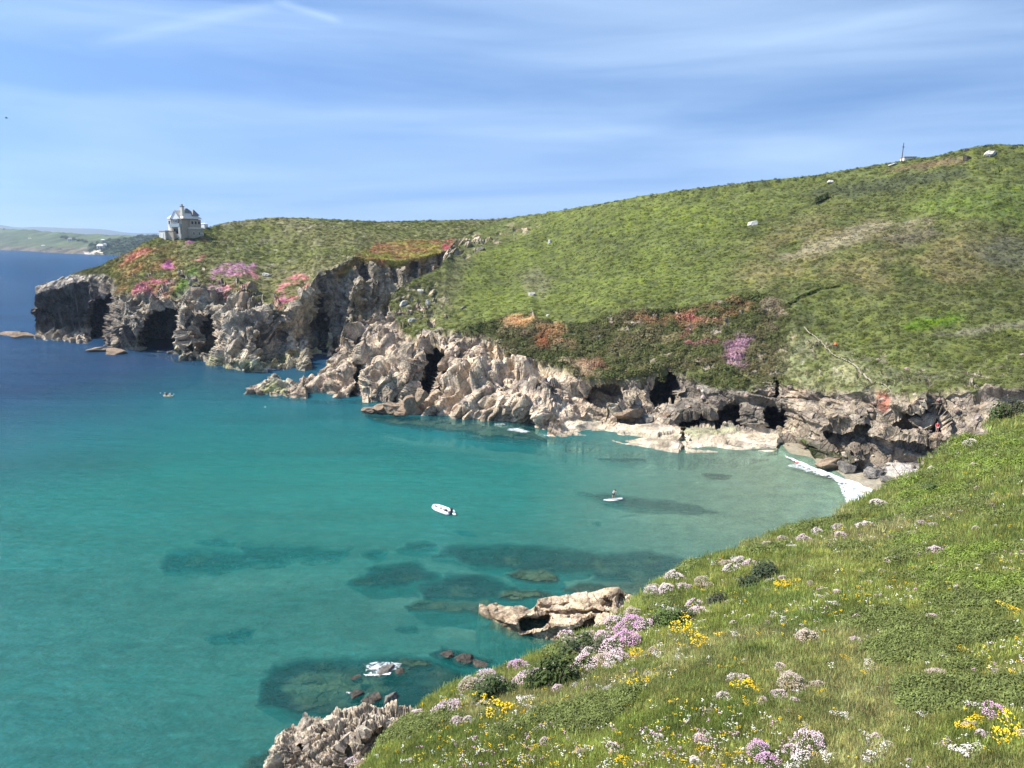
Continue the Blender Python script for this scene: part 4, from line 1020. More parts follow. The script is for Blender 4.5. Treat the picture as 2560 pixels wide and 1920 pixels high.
# ---------------------------------------------------------------- rocky outcrops standing in the water, built like the cliffs
def outcrop(name, lines, x0, x1, step, rows, rot, amp, base_col, hi_col, recess, seed, label, cat, sizes=(1, 1, 1), bumps=(), scale=1.0, side=4.0):
    sh_ = Sheet(x0, x1, step, lines, rows, sm=3)
    wx, wy = warp(sh_.px, sh_.py, 6, 25, seed)
    for poly, dep, soft in recess:
        sh_.Y = sh_.Y + dep * inside(wx, wy, poly, soft)
    V = sh_.base()
    P = V.reshape(-1, 3)
    d = np.zeros(len(P)); tn = np.zeros(len(P)); ck = np.zeros(len(P))
    Pw = P + np.stack([fbm(P, 2.0, 3, seed + 1), fbm(P + 9, 2.0, 3, seed + 2), fbm(P + 5, 2.0, 3, seed + 3)], -1) * 0.35
    for k, (sz, a) in enumerate(((3.6, .62), (1.5, 0.30), (0.6, 0.11), (0.28, 0.05))):
        off, tilt, edge, r = cells(Pw, tuple(sz * scale * q for q in sizes), rot, seed + 20 + k)
        d += a * amp * (off * 0.7 + tilt) - a * amp * 0.5 * np.clip(1 - edge / 0.1, 0, 1)
        tn += (r - 0.5) * 0.3; ck = np.maximum(ck, np.clip(1 - edge / 0.09, 0, 1) * (1, .8, .6, .4)[k])
    d += fbm(P, 0.9, 4, seed + 6) * 0.16
    shp = V.shape[:2]
    V = V + normals(V) * d.reshape(shp)[..., None]
    g = fbm(V, 2.5, 4, seed + 7)
    c = np.zeros(V.shape) + np.array(base_col)
    c = paint(c, np.clip(0.4 + g * 2, 0, 1) * 0.7, hi_col)
    c = paint(c, np.clip((0.9 - V[..., 2]) / 0.6, 0, 1) * 0.6, (0.16, 0.12, 0.06))
    c = c * (1 + tn.reshape(shp) * 0.9)[..., None]
    c = paint(c, ck.reshape(shp) * 0.35, (0.07, 0.055, 0.045))
    V2, (c2,) = add_skirt(V, [c], front=((-1.0, 0.8), (-3, 2.2), (-9, 4)), back=((0.8, -0.7), (2.0, -3), (3.5, -12)))
    # close both ends
    L_ = V2[:, :1].copy(); L_[..., 0] -= side * 0.3; L_[..., 2] -= side * 2.5
    R2_ = V2[:, -1:].copy(); R2_[..., 0] += side * 0.3; R2_[..., 2] -= side * 2.5
    V2 = np.concatenate([L_, V2, R2_], 1); c2 = np.concatenate([c2[:, :1], c2, c2[:, -1:]], 1)
    o = grid_mesh(name, V2, {'col': np.clip(c2, 0.01, 0.9), 'rock': np.ones(V2.shape[:2])}, M_OUT)
    return tag(o, label, cat)
M_OUT = terrain_mat('outcrop_stone', 2.2, 0.16, 0.4)
O0 = [wl_(1200, 1516, .3), wl_(1239, 1509, .7), wl_(1326, 1514, 1.0), wl_(1340, 1498, 2.0), wl_(1430, 1485, 2.2), wl_(1479, 1479, 2.3), wl_(1514, 1468, 2.9), wl_(1548, 1467, 2.9), wl_(1556, 1478, 2.4), wl_(1586, 1484, 2.0), wl_(1650, 1492, 1.8)]
O1 = [wl_(1200, 1520, .3), wl_(1326, 1522, 1.1), wl_(1430, 1508, 1.9), wl_(1550, 1500, 2.1), wl_(1650, 1510, 1.8)]
O2 = [wl_(1200, 1524, .2), wl_(1262, 1533, 1.3), wl_(1330, 1529, 1.5), wl_(1430, 1530, 1.7), wl_(1540, 1530, 1.7), wl_(1650, 1530, 1.6)]
O3 = [wl_(1200, 1528, .15), wl_(1230, 1544, .4), wl_(1262, 1556, .9), wl_(1303, 1558, 1.4), wl_(1360, 1562, 1.5), wl_(1410, 1560, 1.5), wl_(1480, 1560, 1.5), wl_(1650, 1560, 1.4)]
O4 = [wl_(1200, 1532), wl_(1230, 1549), wl_(1262, 1570), wl_(1303, 1587), wl_(1360, 1597), wl_(1410, 1600), wl_(1480, 1608), wl_(1650, 1610)]
outcrop('rock_outcrop', [O0, O1, O2, O3, O4], 1200, 1650, 1.6, [12, 16, 22, 18], rotm(0.15, 0.32, 0.3), 0.6, (0.62, 0.46, 0.30), (0.76, 0.60, 0.42),
        [([(1302, 1578), (1300, 1552), (1312, 1542), (1350, 1538), (1372, 1540), (1362, 1562), (1330, 1574)], 2.6, 3), ([(1436, 1580), (1455, 1560), (1485, 1545), (1486, 1562), (1465, 1576), (1440, 1590)], 2.4, 3),
         ([(1340, 1531), (1380, 1526), (1525, 1526), (1525, 1532), (1380, 1534)], 0.9, 2), ([(1505, 1512), (1512, 1494), (1530, 1500), (1530, 1515)], 1.4, 2), ([(1546, 1495), (1552, 1485), (1562, 1490), (1556, 1502)], 1.4, 2),
         ([(1350, 1515), (1420, 1505), (1425, 1509), (1355, 1520)], 0.5, 2)], 601,
        'large tan slabbed rock outcrop in the water at the foot of the pink flower bank', 'rock outcrop', sizes=(1.8, 1.2, 0.7), scale=1.5)
Q0 = [(655, 1925, 45.8), (664, 1905, 46.4), (690, 1845, 47.5), (700, 1836, 48), (739, 1815, 49), (745, 1800, 49.6), (762, 1787, 50.2), (840, 1777, 50.6), (892, 1769, 51), (960, 1774, 51), (985, 1769, 51), (1014, 1780, 50.4), (1040, 1783, 50), (1090, 1790, 49)]
Q1 = [(655, 1945, 44.6), (700, 1870, 46.2), (740, 1850, 46.8), (762, 1815, 47.6), (840, 1805, 48), (892, 1800, 48.2), (985, 1800, 48), (1040, 1810, 47), (1090, 1815, 46)]
Q2 = [(655, 1960, Yz(1960)), (700, 1905, 45), (760, 1880, 45.4), (840, 1870, 45.2), (900, 1865, 44.8), (960, 1870, 45.6), (1090, 1880, 44)]
Q3 = [(655, 1968, Yz(1968)), (700, 1990, 43.5), (800, 2000, 42.2), (900, 2010, 41.4), (1090, 2030, 40)]
Q4 = [wl_(655, 1975), wl_(700, 2080), wl_(800, 2130), wl_(900, 2150), wl_(1090, 2160)]
outcrop('rock_outcrop', [Q0, Q1, Q2, Q3, Q4], 655, 1090, 1.5, [16, 34, 46, 16], rotm(0.3, -0.9, 0.5), 0.95, (0.58, 0.48, 0.36), (0.74, 0.61, 0.45),
        [([(930, 1880), (900, 1850), (915, 1825), (960, 1815), (985, 1840), (960, 1870), (935, 1900)], 1.8, 4), ([(725, 1900), (735, 1860), (765, 1850), (775, 1880), (745, 1900)], 1.0, 4), ([(850, 1945), (862, 1870), (872, 1850), (874, 1870), (862, 1945)], 1.1, 2), ([(872, 1840), (900, 1815), (915, 1820), (890, 1850)], 0.7, 3), ([(800, 1830), (820, 1800), (828, 1805), (815, 1835)], 0.6, 3)], 651,
        'rugged grey brown rock outcrop at the bottom edge beside the grass', 'rock outcrop', sizes=(0.6, 0.6, 1.5), scale=0.72)

# ---------------------------------------------------------------- boulders
def boulder_mesh(name, seed, mat, cuts=12, sub=3, rough_=0.05):
    r = random.Random(seed)
    bm = bmesh.new(); bmesh.ops.create_icosphere(bm, subdivisions=sub, radius=1.0)
    pl = []
    for _ in range(cuts):
        v = Vector((r.gauss(0, 1), r.gauss(0, 1), r.gauss(0, 0.8))).normalized()
        pl.append((v, r.uniform(0.5, 0.85)))
    pl.append((Vector((0, 0, 1)), r.uniform(0.55, 0.8)))
    for v in bm.verts:
        p = v.co
        for nrm, h in pl:
            dd = p.dot(nrm) - h
            if dd > 0: p -= nrm * dd
        from mathutils import noise as mn
        p += p.normalized() * mn.noise(p * 3 + Vector((seed, 0, 0))) * rough_ * 2
        v.co = p
    me = bpy.data.meshes.new(name); bm.to_mesh(me); bm.free()
    me.materials.append(mat)
    return me
BM = {}
def boulder(name, P, size, mat, seed, label, cat='boulder', group=None, rz=0.0, tilt=0.0, sub=3, kind=None):
    key = (seed % 9, mat.name, sub)
    if key not in BM: BM[key] = boulder_mesh(name, seed % 9 + 3, mat, sub=sub)
    o = bpy.data.objects.new(name, BM[key]); COL.objects.link(o)
    o.location = P; o.scale = (size[0] / 2, size[1] / 2, size[2] / 2); o.rotation_euler = (tilt, tilt * 0.6, rz)
    return tag(o, label, cat, group, kind)

def pxsize(P, w):
    """metres covered by w picture pixels at point P"""
    t = P[1] * CT + (P[2] - CAMZ) * -ST
    return w * t / F
def onB(x, y): return sheet_point(B_V, B_px, B_py, x, y)
def onA(x, y): return sheet_point(A_V, A_px, A_py, x, y)

for i, (x, y, w, h, mat, lab) in enumerate([
    (1883, 556, 24, 17, M_ROCKPALE, 'lone white boulder in the middle of the bright green hillside'),
    (2474, 391, 36, 24, M_ROCKPALE, 'large pale flat-topped boulder high on the hill near the skyline'),
    (2418, 402, 26, 18, M_ROCKDARK, 'dark boulder on the upper hillside left of the pale flat-topped one'),
    (2418, 379, 14, 12, M_ROCKDARK, 'small dark rock on the skyline above the other dark boulder'),
    (2076, 446, 26, 8, M_ROCKPALE, 'long pale stone just under the skyline left of the pole'),
    (2234, 410, 22, 6, M_ROCKPALE, 'low flat pale stone on the skyline right beside the pole'),
    (1009, 757, 26, 20, M_ROCKPALE, 'whitest rock in the turf at the left end of the green hill'),
    (1052, 728, 18, 10, M_ROCKPALE, 'pale stone uphill of the whitest rock on the green hill'),
    (1068, 758, 14, 18, M_ROCKPALE, 'upright pale stone right of the whitest rock on the green hill'),
    (1030, 798, 20, 14, M_ROCKPALE, 'pale stone in the turf just above the cliff lip'),
    (1157, 766, 16, 12, M_ROCKGREY, 'single grey stone in smooth turf right of the white rocks'),
    (1328, 730, 22, 12, M_ROCKPALE, 'pale stones by the bare patch in the bright bracken'),
    (1203, 628, 26, 14, M_ROCKGREY, 'grey boulder on the rocky rib at the top of the inlet'),
    (1375, 608, 14, 14, M_ROCKPALE, 'pale stone in grass below the low skyline rocks'),
    (1370, 790, 10, 10, M_ROCKPALE, 'small pale stone near the lip above the tan earth scar'),
    (1118, 906, 56, 34, M_ROCKTAN, 'big angular tan block perched beside the narrow dark cave'),
    (1100, 936, 40, 28, M_ROCKTAN, 'squared tan block directly under the perched angular one'),
    (969, 862, 28, 32, M_ROCKTAN, 'square orange tan block left of its twin on the cliff top'),
    (996, 856, 30, 30, M_ROCKGREY, 'dark sided squared block right of the orange one on the cliff top'),
    (1556, 1010, 84, 34, M_ROCKTAN, 'long slanting tan boulder leaning below the wide dark cave'),
    (1620, 1022, 40, 26, M_ROCKGREY, 'grey boulder at the mouth of the wide dark cave'),
    (1668, 1025, 34, 20, M_ROCKTAN, 'tan boulder right of the grey one at the cave mouth'),
    (2085, 1128, 90, 26, M_ROCKTAN, 'long flat tan rock at the back of the small beach'),
    (2086, 1170, 36, 16, M_ROCKDARK, 'dark rock beside the surf on the small beach'),
    (625, 974, 22, 14, M_ROCKTAN, 'small rounded rock off the tip of the pale spur'),
    (648, 976, 14, 10, M_ROCKTAN, 'smaller rock between the rounded one and the pale spur'),
    (24, 833, 54, 6, M_ROCKTAN, 'low outermost rock reaching into the sea off the headland'),
    (62, 840, 50, 9, M_ROCKTAN, 'low humped rock between the outermost one and the headland'),
    (246, 868, 56, 11, M_ROCKTAN, 'tan low rock in front of the narrow headland cave'),
    (292, 874, 50, 12, M_ROCKTAN, 'pale yellowish rock between the two headland caves'),
    (624, 720, 38, 30, M_ROCKTAN, 'square yellow lichened block above the far cliff'),
    (608, 752, 30, 40, M_ROCKTAN, 'tall ochre block below the square lichened one'),
    (668, 688, 22, 14, M_ROCKPALE, 'pale top stone of the yellow lichened outcrop'),
    (480, 700, 24, 18, M_ROCKGREY, 'dark stone on the turf above the far cliff buttress'),
    (505, 742, 26, 18, M_ROCKTAN, 'rounded tan stone on the brow of the far cliff'),
    ]):
    P = onA(x, y) if (x < 900 and not (610 < x < 660 and y > 900)) or (x < 900 and y < 800) else onB(x, y)
    if x < 400 and y > 825 or (600 < x < 660 and y > 960):
        P = at_z(x, y + (6 if x > 90 else 0), 0.5); w *= 1.1; h *= 1.3
    k = pxsize(P, 1)
    sq = k * h * 1.5
    boulder('boulder', (P[0], P[1] + 0.1, P[2]), (k * w * 1.25, k * w * 0.9, sq), mat, i, lab, rz=(i * 1.3) % 3 * 0.3, tilt=0.12 * ((i * 7) % 5 - 2), sub=4 if w > 30 else 3)

for i, (x, y, w, h, mat, lab) in enumerate([
    (2070, 1160, 80, 30, M_ROCKTAN, 'sloping tan rock rising from the small beach'),
    (2120, 1168, 60, 34, M_ROCKGREY, 'grey rock with green weed beside the sloping beach rock'),
    (2185, 1184, 70, 24, M_ROCKGREY, 'leftmost of the grey slabs at the back of the beach'),
    (2232, 1182, 76, 34, M_ROCKPALE, 'pale grey slab between two darker ones behind the beach'),
    (2285, 1172, 70, 34, M_ROCKGREY, 'grey slab nearest the grass at the back of the beach'),
    (2340, 1150, 70, 40, M_ROCKGREY, 'blocky grey rock just above the beach slabs'),
    (2215, 1200, 40, 12, M_ROCKGREY, 'low pebbly rock in front of the beach slabs')]):
    P = at_z(x, y, 0.7); k = pxsize(P, 1)
    boulder('beach_rock', P, (k * w * 1.2, k * w * 0.8, k * h * 1.5), mat, i + 1, lab, 'rock', rz=0.5 * i, tilt=0.15 * (i % 3 - 1), sub=4)

# rocks awash
for i, (x, y, w, h, lab) in enumerate([
    (1118, 1637, 60, 14, 'dark barnacled end of the long rock lying awash off the point'),
    (1160, 1646, 70, 14, 'middle of the long dark rock lying awash off the point'),
    (1200, 1658, 56, 10, 'shallow tail of the long dark rock lying awash off the point'),
    (890, 1737, 56, 14, 'brown reef rock breaking the surface on the left of a pair'),
    (930, 1744, 60, 16, 'brown reef rock breaking the surface, the nearer of a pair'),
    (975, 1748, 56, 22, 'rusty domed reef rock right beside the brown pair'),
    (965, 1675, 60, 16, 'reef rock standing in the white breaking foam'),
    (1000, 1681, 40, 12, 'dark reef rock on the right edge of the breaking foam'),
    (890, 1692, 40, 8, 'small dark reef rock left of the breaking foam')]):
    P = at_z(x, y, 0.0); k = pxsize(P, 1)
    boulder('reef_rock', (P[0], P[1], -0.12), (k * w * 1.1, k * w * 0.8, k * h * 1.9), M_ROCKDARK if i < 5 or i > 6 else M_ROCKGREY, i + 3, lab, 'rock', rz=-0.35 if i < 3 else 0.2 * i, sub=4)

# low rocks of the second spur
for i, (x, y, w, h) in enumerate([(926, 1024, 40, 12), (950, 1020, 50, 18), (980, 1018, 56, 24), (1010, 1022, 60, 30), (1034, 1030, 50, 26), (962, 1028, 46, 12), (1000, 1033, 50, 12), (1030, 1008, 46, 32), (1052, 990, 40, 34)]):
    P = at_z(x, y, 0.3 + max(0, 1028 - y) * 0.10); k = pxsize(P, 1)
    boulder('spur_rock', P, (k * w * 1.2, k * w, k * h * 1.5), M_ROCKTAN, i, 'low tan rock at the tip of the middle spur', 'rock', 'tan rocks at the tip of the middle spur', rz=i * 0.7, tilt=0.1 * (i % 3 - 1), sub=4)

# stone rubble nobody could count: on cliffs and beach
def rubble(name, pts, sizes, cols, mat, n_var=5):
    me = bpy.data.meshes.new(name)
    V_, F_, C_l = [], [], []
    protos = []
    for k in range(n_var):
        r = random.Random(k + 50)
        bm = bmesh.new(); bmesh.ops.create_icosphere(bm, subdivisions=1, radius=1.0)
        for v in bm.verts:
            for _ in range(1): v.co *= r.uniform(0.7, 1.1)
        protos.append((np.array([v.co[:] for v in bm.verts]), np.array([[v.index for v in f.verts] for f in bm.faces]))); bm.free()
    off = 0
    for i, (p, s) in enumerate(zip(pts, sizes)):
        pv, pf = protos[i % n_var]
        a = RNG.uniform(0, 6.28); c_, s_ = math.cos(a), math.sin(a)
        q = pv * np.array([s, s * RNG.uniform(0.6, 1), s * RNG.uniform(0.45, 0.8)])
        q = np.stack([q[:, 0] * c_ - q[:, 1] * s_, q[:, 0] * s_ + q[:, 1] * c_, q[:, 2]], -1) + p
        V_.append(q); F_.append(pf + off); off += len(pv); C_l.append(np.repeat(cols[i][None], len(pv), 0))
    V_ = np.concatenate(V_); F_ = np.concatenate(F_); C_l = np.concatenate(C_l)
    o = mesh_obj(name, [], [], mat)
    me = o.data
    me.vertices.add(len(V_)); me.vertices.foreach_set('co', V_.astype(np.float32).ravel())
    me.loops.add(F_.size); me.loops.foreach_set('vertex_index', F_.ravel().astype(np.int32))
    me.polygons.add(len(F_)); me.polygons.foreach_set('loop_start', np.arange(0, F_.size, 3, dtype=np.int32)); me.update(calc_edges=True)
    me.polygons.foreach_set('use_smooth', [False] * len(F_))
    at = me.attributes.new('col', 'FLOAT_COLOR', 'POINT'); at.data.foreach_set('color', np.concatenate([C_l, np.ones((len(C_l), 1))], 1).astype(np.float32).ravel())
    at = me.attributes.new('rock', 'FLOAT', 'POINT'); at.data.foreach_set('value', np.ones(len(C_l), np.float32))
    return tag(o, kind='stuff')
w = np.clip(B_rock * (1 - B_ledge) * (B_py > 780), 0, 1).ravel() + 0.25 * np.clip(outc.ravel() + outc3.ravel() * 0.25, 0, 1)
idx = RNG.choice(len(w), 600, p=w / w.sum())
ptB = B_V.reshape(-1, 3)[idx]; sz = np.minimum(RNG.gamma(2.0, 0.18, len(idx)) + 0.12, 0.8)
cB = np.clip(np.array([0.34, 0.28, 0.22]) * RNG.uniform(0.55, 1.5, (len(idx), 1)) * RNG.uniform(0.92, 1.08, (len(idx), 3)), 0.03, 0.8)
rubble('loose_rubble', ptB, sz, cB, M_TERR)
w = np.clip(A_rock * (A_px > 280) * (A_py > 660), 0, 1).ravel()
idx = RNG.choice(len(w), 450, p=w / w.sum())
rubble('loose_rubble', A_V.reshape(-1, 3)[idx], np.minimum(RNG.gamma(2.0, 0.25, len(idx)) + 0.15, 1.1), np.clip(np.array([0.32, 0.27, 0.2]) * RNG.uniform(0.55, 1.5, (len(idx), 1)), 0.03, 0.8), M_TERR)

# ---------------------------------------------------------------- vegetation clumps (instanced)
protoc = bpy.data.collections.new('plant_shapes')
def proto_obj(name, V_, F_, mat, coll):
    me = bpy.data.meshes.new(name); me.from_pydata([tuple(v) for v in V_], [], F_); me.materials.append(mat); me.update()
    o = bpy.data.objects.new(name, me); coll.objects.link(o); return o
def leaf_clump(seed, n, r, h, leaf):
    rr = random.Random(seed); V_, F_ = [], []
    for i in range(n):
        a = rr.uniform(0, 6.283); e = math.asin(rr.uniform(0.0, 1)); q = rr.uniform(0.6, 1.0)
        c = Vector((math.cos(a) * math.cos(e) * r * q, math.sin(a) * math.cos(e) * r * q, math.sin(e) * h * q))
        nrm = Vector((c.x / r, c.y / r, c.z / h + 0.3)).normalized()
        t = nrm.orthogonal().normalized(); t.rotate(Matrix.Rotation(rr.uniform(0, 6.28), 3, nrm)); b = nrm.cross(t)
        t = (t + nrm * rr.uniform(-0.7, 0.7)).normalized(); L = leaf * rr.uniform(0.6, 1.3)
        k = len(V_); V_ += [c - t * L - b * L * 0.45, c + t * L * 0.2 - b * L * 0.55, c + t * L * 1.2, c + t * L * 0.1 + b * L * 0.55]
        F_.append((k, k + 1, k + 2, k + 3))
    return V_, F_
def tuft(seed, n, r, h, w):
    rr = random.Random(seed); V_, F_ = [], []
    for i in range(n):
        a = rr.uniform(0, 6.283); q = rr.uniform(0, 1) ** 0.6 * r
        b = Vector((math.cos(a) * q, math.sin(a) * q, -0.03))
        la = a + rr.uniform(-1.2, 1.2); ln = Vector((math.cos(la), math.sin(la), 0)); H = h * rr.uniform(0.5, 1.15); bend = rr.uniform(0.15, 0.9)
        sd_ = Vector((-math.sin(la + 1), math.cos(la + 1), 0)) * w * 0.5
        p1 = b + Vector((0, 0, H * 0.5)) + ln * H * 0.15 * bend; p2 = b + Vector((0, 0, H * (0.98 - 0.3 * bend))) + ln * H * 0.6 * bend
        k = len(V_); V_ += [b - sd_, b + sd_, p1 - sd_ * 0.8, p1 + sd_ * 0.8, p2]
        F_ += [(k, k + 1, k + 3, k + 2), (k + 2, k + 3, k + 4)]
    return V_, F_
def scatter(name, P, cols, scl, protos, kind='stuff', flat=False):
    n_ = len(P)
    me = bpy.data.meshes.new(name); me.vertices.add(n_); me.vertices.foreach_set('co', P.astype(np.float32).ravel())
    a = me.attributes.new('tint', 'FLOAT_COLOR', 'POINT'); a.data.foreach_set('color', np.concatenate([cols, np.ones((n_, 1))], 1).astype(np.float32).ravel())
    a = me.attributes.new('scl', 'FLOAT', 'POINT'); a.data.foreach_set('value', scl.astype(np.float32))
    a = me.attributes.new('rot', 'FLOAT_VECTOR', 'POINT')
    rot = np.stack([RNG.normal(0, 0.12, n_), RNG.normal(0, 0.12, n_), RNG.uniform(0, 6.28, n_)], -1); a.data.foreach_set('vector', rot.astype(np.float32).ravel())
    a = me.attributes.new('which', 'INT', 'POINT'); a.data.foreach_set('value', RNG.integers(0, len(protos.objects), n_).astype(np.int32))
    o = bpy.data.objects.new(name, me); COL.objects.link(o)
    ng = bpy.data.node_groups.new(name + '_nodes', 'GeometryNodeTree')
    ng.interface.new_socket('Geometry', in_out='INPUT', socket_type='NodeSocketGeometry'); ng.interface.new_socket('Geometry', in_out='OUTPUT', socket_type='NodeSocketGeometry')
    nn, ll = ng.nodes, ng.links
    gi = nn.new('NodeGroupInput'); go = nn.new('NodeGroupOutput')
    mp = nn.new('GeometryNodeMeshToPoints'); ll.new(gi.outputs[0], mp.inputs['Mesh'])
    iop = nn.new('GeometryNodeInstanceOnPoints'); ll.new(mp.outputs[0], iop.inputs['Points'])
    ci = nn.new('GeometryNodeCollectionInfo'); ci.inputs['Collection'].default_value = protos; ci.inputs['Separate Children'].default_value = True; ci.inputs['Reset Children'].default_value = True
    ll.new(ci.outputs[0], iop.inputs['Instance']); iop.inputs['Pick Instance'].default_value = True
    def na(nm, t):
        q = nn.new('GeometryNodeInputNamedAttribute'); q.data_type = t; q.inputs['Name'].default_value = nm; return q.outputs['Attribute']
    ll.new(na('which', 'INT'), iop.inputs['Instance Index']); ll.new(na('scl', 'FLOAT'), iop.inputs['Scale'])
    e2r = nn.new('FunctionNodeEulerToRotation'); ll.new(na('rot', 'FLOAT_VECTOR'), e2r.inputs[0]); ll.new(e2r.outputs[0], iop.inputs['Rotation'])
    ll.new(iop.outputs[0], go.inputs[0])
    md = o.modifiers.new('scatter', 'NODES'); md.node_group = ng
    if kind: o['kind'] = kind
    return o
c_clump = bpy.data.collections.new('clump_shapes'); c_tuft = bpy.data.collections.new('tuft_shapes'); c_fern = bpy.data.collections.new('fern_shapes'); c_fl = bpy.data.collections.new('flower_shapes')
for k in range(4):
    proto_obj('leaf_clump', *leaf_clump(k, 60, 0.5, 0.34, 0.085), M_LEAF, c_clump)
    proto_obj('grass_tuft', *tuft(k + 10, 30, 0.16, 0.10, 0.011), M_GRASS, c_tuft)
    proto_obj('fern_clump', *leaf_clump(k + 30, 80, 0.24, 0.2, 0.026), M_LEAF, c_fern)

def on_sheet(VV, COLS, wgt, n_, jit=0.8):
    w = wgt.ravel(); idx = RNG.choice(len(w), n_, p=w / w.sum())
    P = VV.reshape(-1, 3)[idx].copy(); P[:, :2] += RNG.uniform(-jit, jit, (n_, 2)) * 0.5; 
    return P, COLS.reshape(-1, 3)[idx], idx
Pv, Cv, idx = on_sheet(B_V, B_col, np.clip(1 - B_rock * 1.3, 0, 1) * (B_py > 340), 52000)
Cv = Cv * RNG.uniform(0.78, 1.28, (len(Cv), 1)) * RNG.normal(1, 0.04, (len(Cv), 3)); Cv = np.clip(Cv * 1.0, 0.01, 0.9)
Sv = RNG.gamma(4.0, 0.185, len(Pv)) * (0.75 + 0.9 * B_scarp.ravel()[idx])
Pv[:, 2] -= 0.08
scatter('hill_scrub', Pv, Cv, Sv, c_clump)
Pv, Cv, idx = on_sheet(A_V, A_col, np.clip(1 - A_rock * 1.3, 0, 1), 17000)
Cv = np.clip(Cv * RNG.uniform(0.78, 1.28, (len(Cv), 1)) * 1.0, 0.01, 0.9)
Pv[:, 2] -= 0.1
scatter('headland_turf', Pv, Cv, RNG.gamma(4.0, 0.24, len(Pv)), c_clump)
# darker bushes along the skyline
sky_i = RNG.choice(B_px.shape[1], 420)
Ps = B_V[RNG.integers(0, 5, 420), sky_i]; keep = B_px[0, sky_i] > 1300
Cs = np.array([0.055, 0.07, 0.03]) * RNG.uniform(0.6, 1.6, (420, 1))
scatter('skyline_heath', Ps[keep], Cs[keep], RNG.gamma(3, 0.24, 420)[keep], c_clump)
sky_i = RNG.choice(np.where(A_px[0] > 560)[0], 160)
scatter('skyline_heath', A_V[RNG.integers(0, 3, 160), sky_i], np.array([0.06, 0.065, 0.035]) * RNG.uniform(0.6, 1.5, (160, 1)), RNG.gamma(3, 0.25, 160), c_clump)
# woods on the far coast
w = wood.ravel() + 0.0
idx = RNG.choice(len(w), 2600, p=w / w.sum())
scatter('far_woodland', C_V.reshape(-1, 3)[idx], np.array([0.03, 0.045, 0.02]) * RNG.uniform(0.6, 1.5, (2600, 1)), RNG.uniform(7, 15, 2600), c_clump)

# near slope: grass, fern-like bracken
def fg_random(n_, weight=None):
    out = np.zeros((0, 2))
    while len(out) < n_:
        x = RNG.uniform(780, 2800, n_ * 2); y = RNG.uniform(980, 2150, n_ * 2)
        e = np.interp(x, [q[0] for q in EDGE], [q[1] for q in EDGE]) + 2
        k = y > e
        if weight is not None: k &= RNG.uniform(0, 1, n_ * 2) < weight(x, y)
        out = np.concatenate([out, np.stack([x[k], y[k]], -1)])
    return out[:n_, 0], out[:n_, 1]
x, y = fg_random(120000)
Pg = fg_point(x, y); Cg, brm = fg_colour(x, y, Pg)
Cg = np.clip(Cg * RNG.uniform(0.6, 1.5, (len(Cg), 1)) * RNG.normal(1, 0.07, (len(Cg), 3)) * 1.38, 0.01, 0.9)
dist = Pg[:, 1]
Sg = (0.55 + 0.055 * dist) * RNG.uniform(0.6, 1.35, len(dist))
scatter('meadow_grass', Pg, Cg, Sg, c_tuft)
def wf(x, y):
    P = fg_point(x, y); _, b_ = fg_colour(x, y, P)
    return np.clip(b_ * 1.1 + 0.5 * (fbm(P * np.array([1, 1, 0]), 1.6, 3, 533) > 0.30), 0, 1)
x, y = fg_random(12000, wf)
Pg = fg_point(x, y); Pg[:, 2] += 0.02
_, brm = fg_colour(x, y, Pg)
Cg = np.where(brm[:, None] > 0.35, np.array([[0.19, 0.245, 0.05]]), np.array([[0.165, 0.195, 0.06]])) * RNG.uniform(0.55, 1.4, (len(x), 1))
scatter('bracken', Pg, np.clip(Cg, 0, 0.9), (0.36 + 0.03 * Pg[:, 1]) * RNG.uniform(0.7, 1.4, len(x)), c_fern)

# ---------------------------------------------------------------- foam
mF, n, l = new_mat('foam')
out = N(n, 'ShaderNodeOutputMaterial'); g = N(n, 'ShaderNodeNewGeometry')
nf = N(n, 'ShaderNodeTexNoise', inp={'Scale': 1.6, 'Detail': 8.0, 'Roughness': 0.75, 'Distortion': 0.6}); l.new(g.outputs['Position'], nf.inputs['Vector'])
af = N(n, 'ShaderNodeAttribute', attribute_name='dens')
ad = N(n, 'ShaderNodeMath', operation='MULTIPLY_ADD', inp={1: 0.6}); l.new(af.outputs['Fac'], ad.inputs[0]); l.new(nf.outputs['Fac'], ad.inputs[2])
mr = N(n, 'ShaderNodeMapRange', inp={'From Min': 0.86, 'From Max': 1.04}); l.new(ad.outputs[0], mr.inputs['Value'])
df = N(n, 'ShaderNodeBsdfDiffuse', inp={'Color': (0.82, 0.85, 0.86, 1)}); tr = N(n, 'ShaderNodeBsdfTransparent')
bpf = N(n, 'ShaderNodeBump', inp={'Strength': 0.7, 'Distance': 0.3}); l.new(nf.outputs['Fac'], bpf.inputs['Height']); l.new(bpf.outputs[0], df.inputs['Normal'])
mxf = N(n, 'ShaderNodeMixShader'); l.new(mr.outputs[0], mxf.inputs[0]); l.new(tr.outputs[0], mxf.inputs[1]); l.new(df.outputs[0], mxf.inputs[2]); l.new(mxf.outputs[0], out.inputs[0])
def foam(name, poly, dens=1.0, soft=6, height=0.12):
    P_ = np.array(poly, float); x0, y0 = P_.min(0) - soft * 2; x1, y1 = P_.max(0) + soft * 2
    nx = max(6, int((x1 - x0) / 2)); ny = max(6, int((y1 - y0) / 1.0)); nx, ny = min(nx, 200), min(ny, 150)
    px, py = np.meshgrid(np.linspace(x0, x1, nx), np.linspace(y0, y1, ny))
    d = inside(px, py, poly, soft)
    V = at_z(px, py, 0.03); V[..., 2] += d * height * (0.5 + 0.8 * fbm(V, 1.2, 3, 777))
    o = grid_mesh(name, V, {'dens': d * dens}, mF)
    return tag(o, kind='stuff')
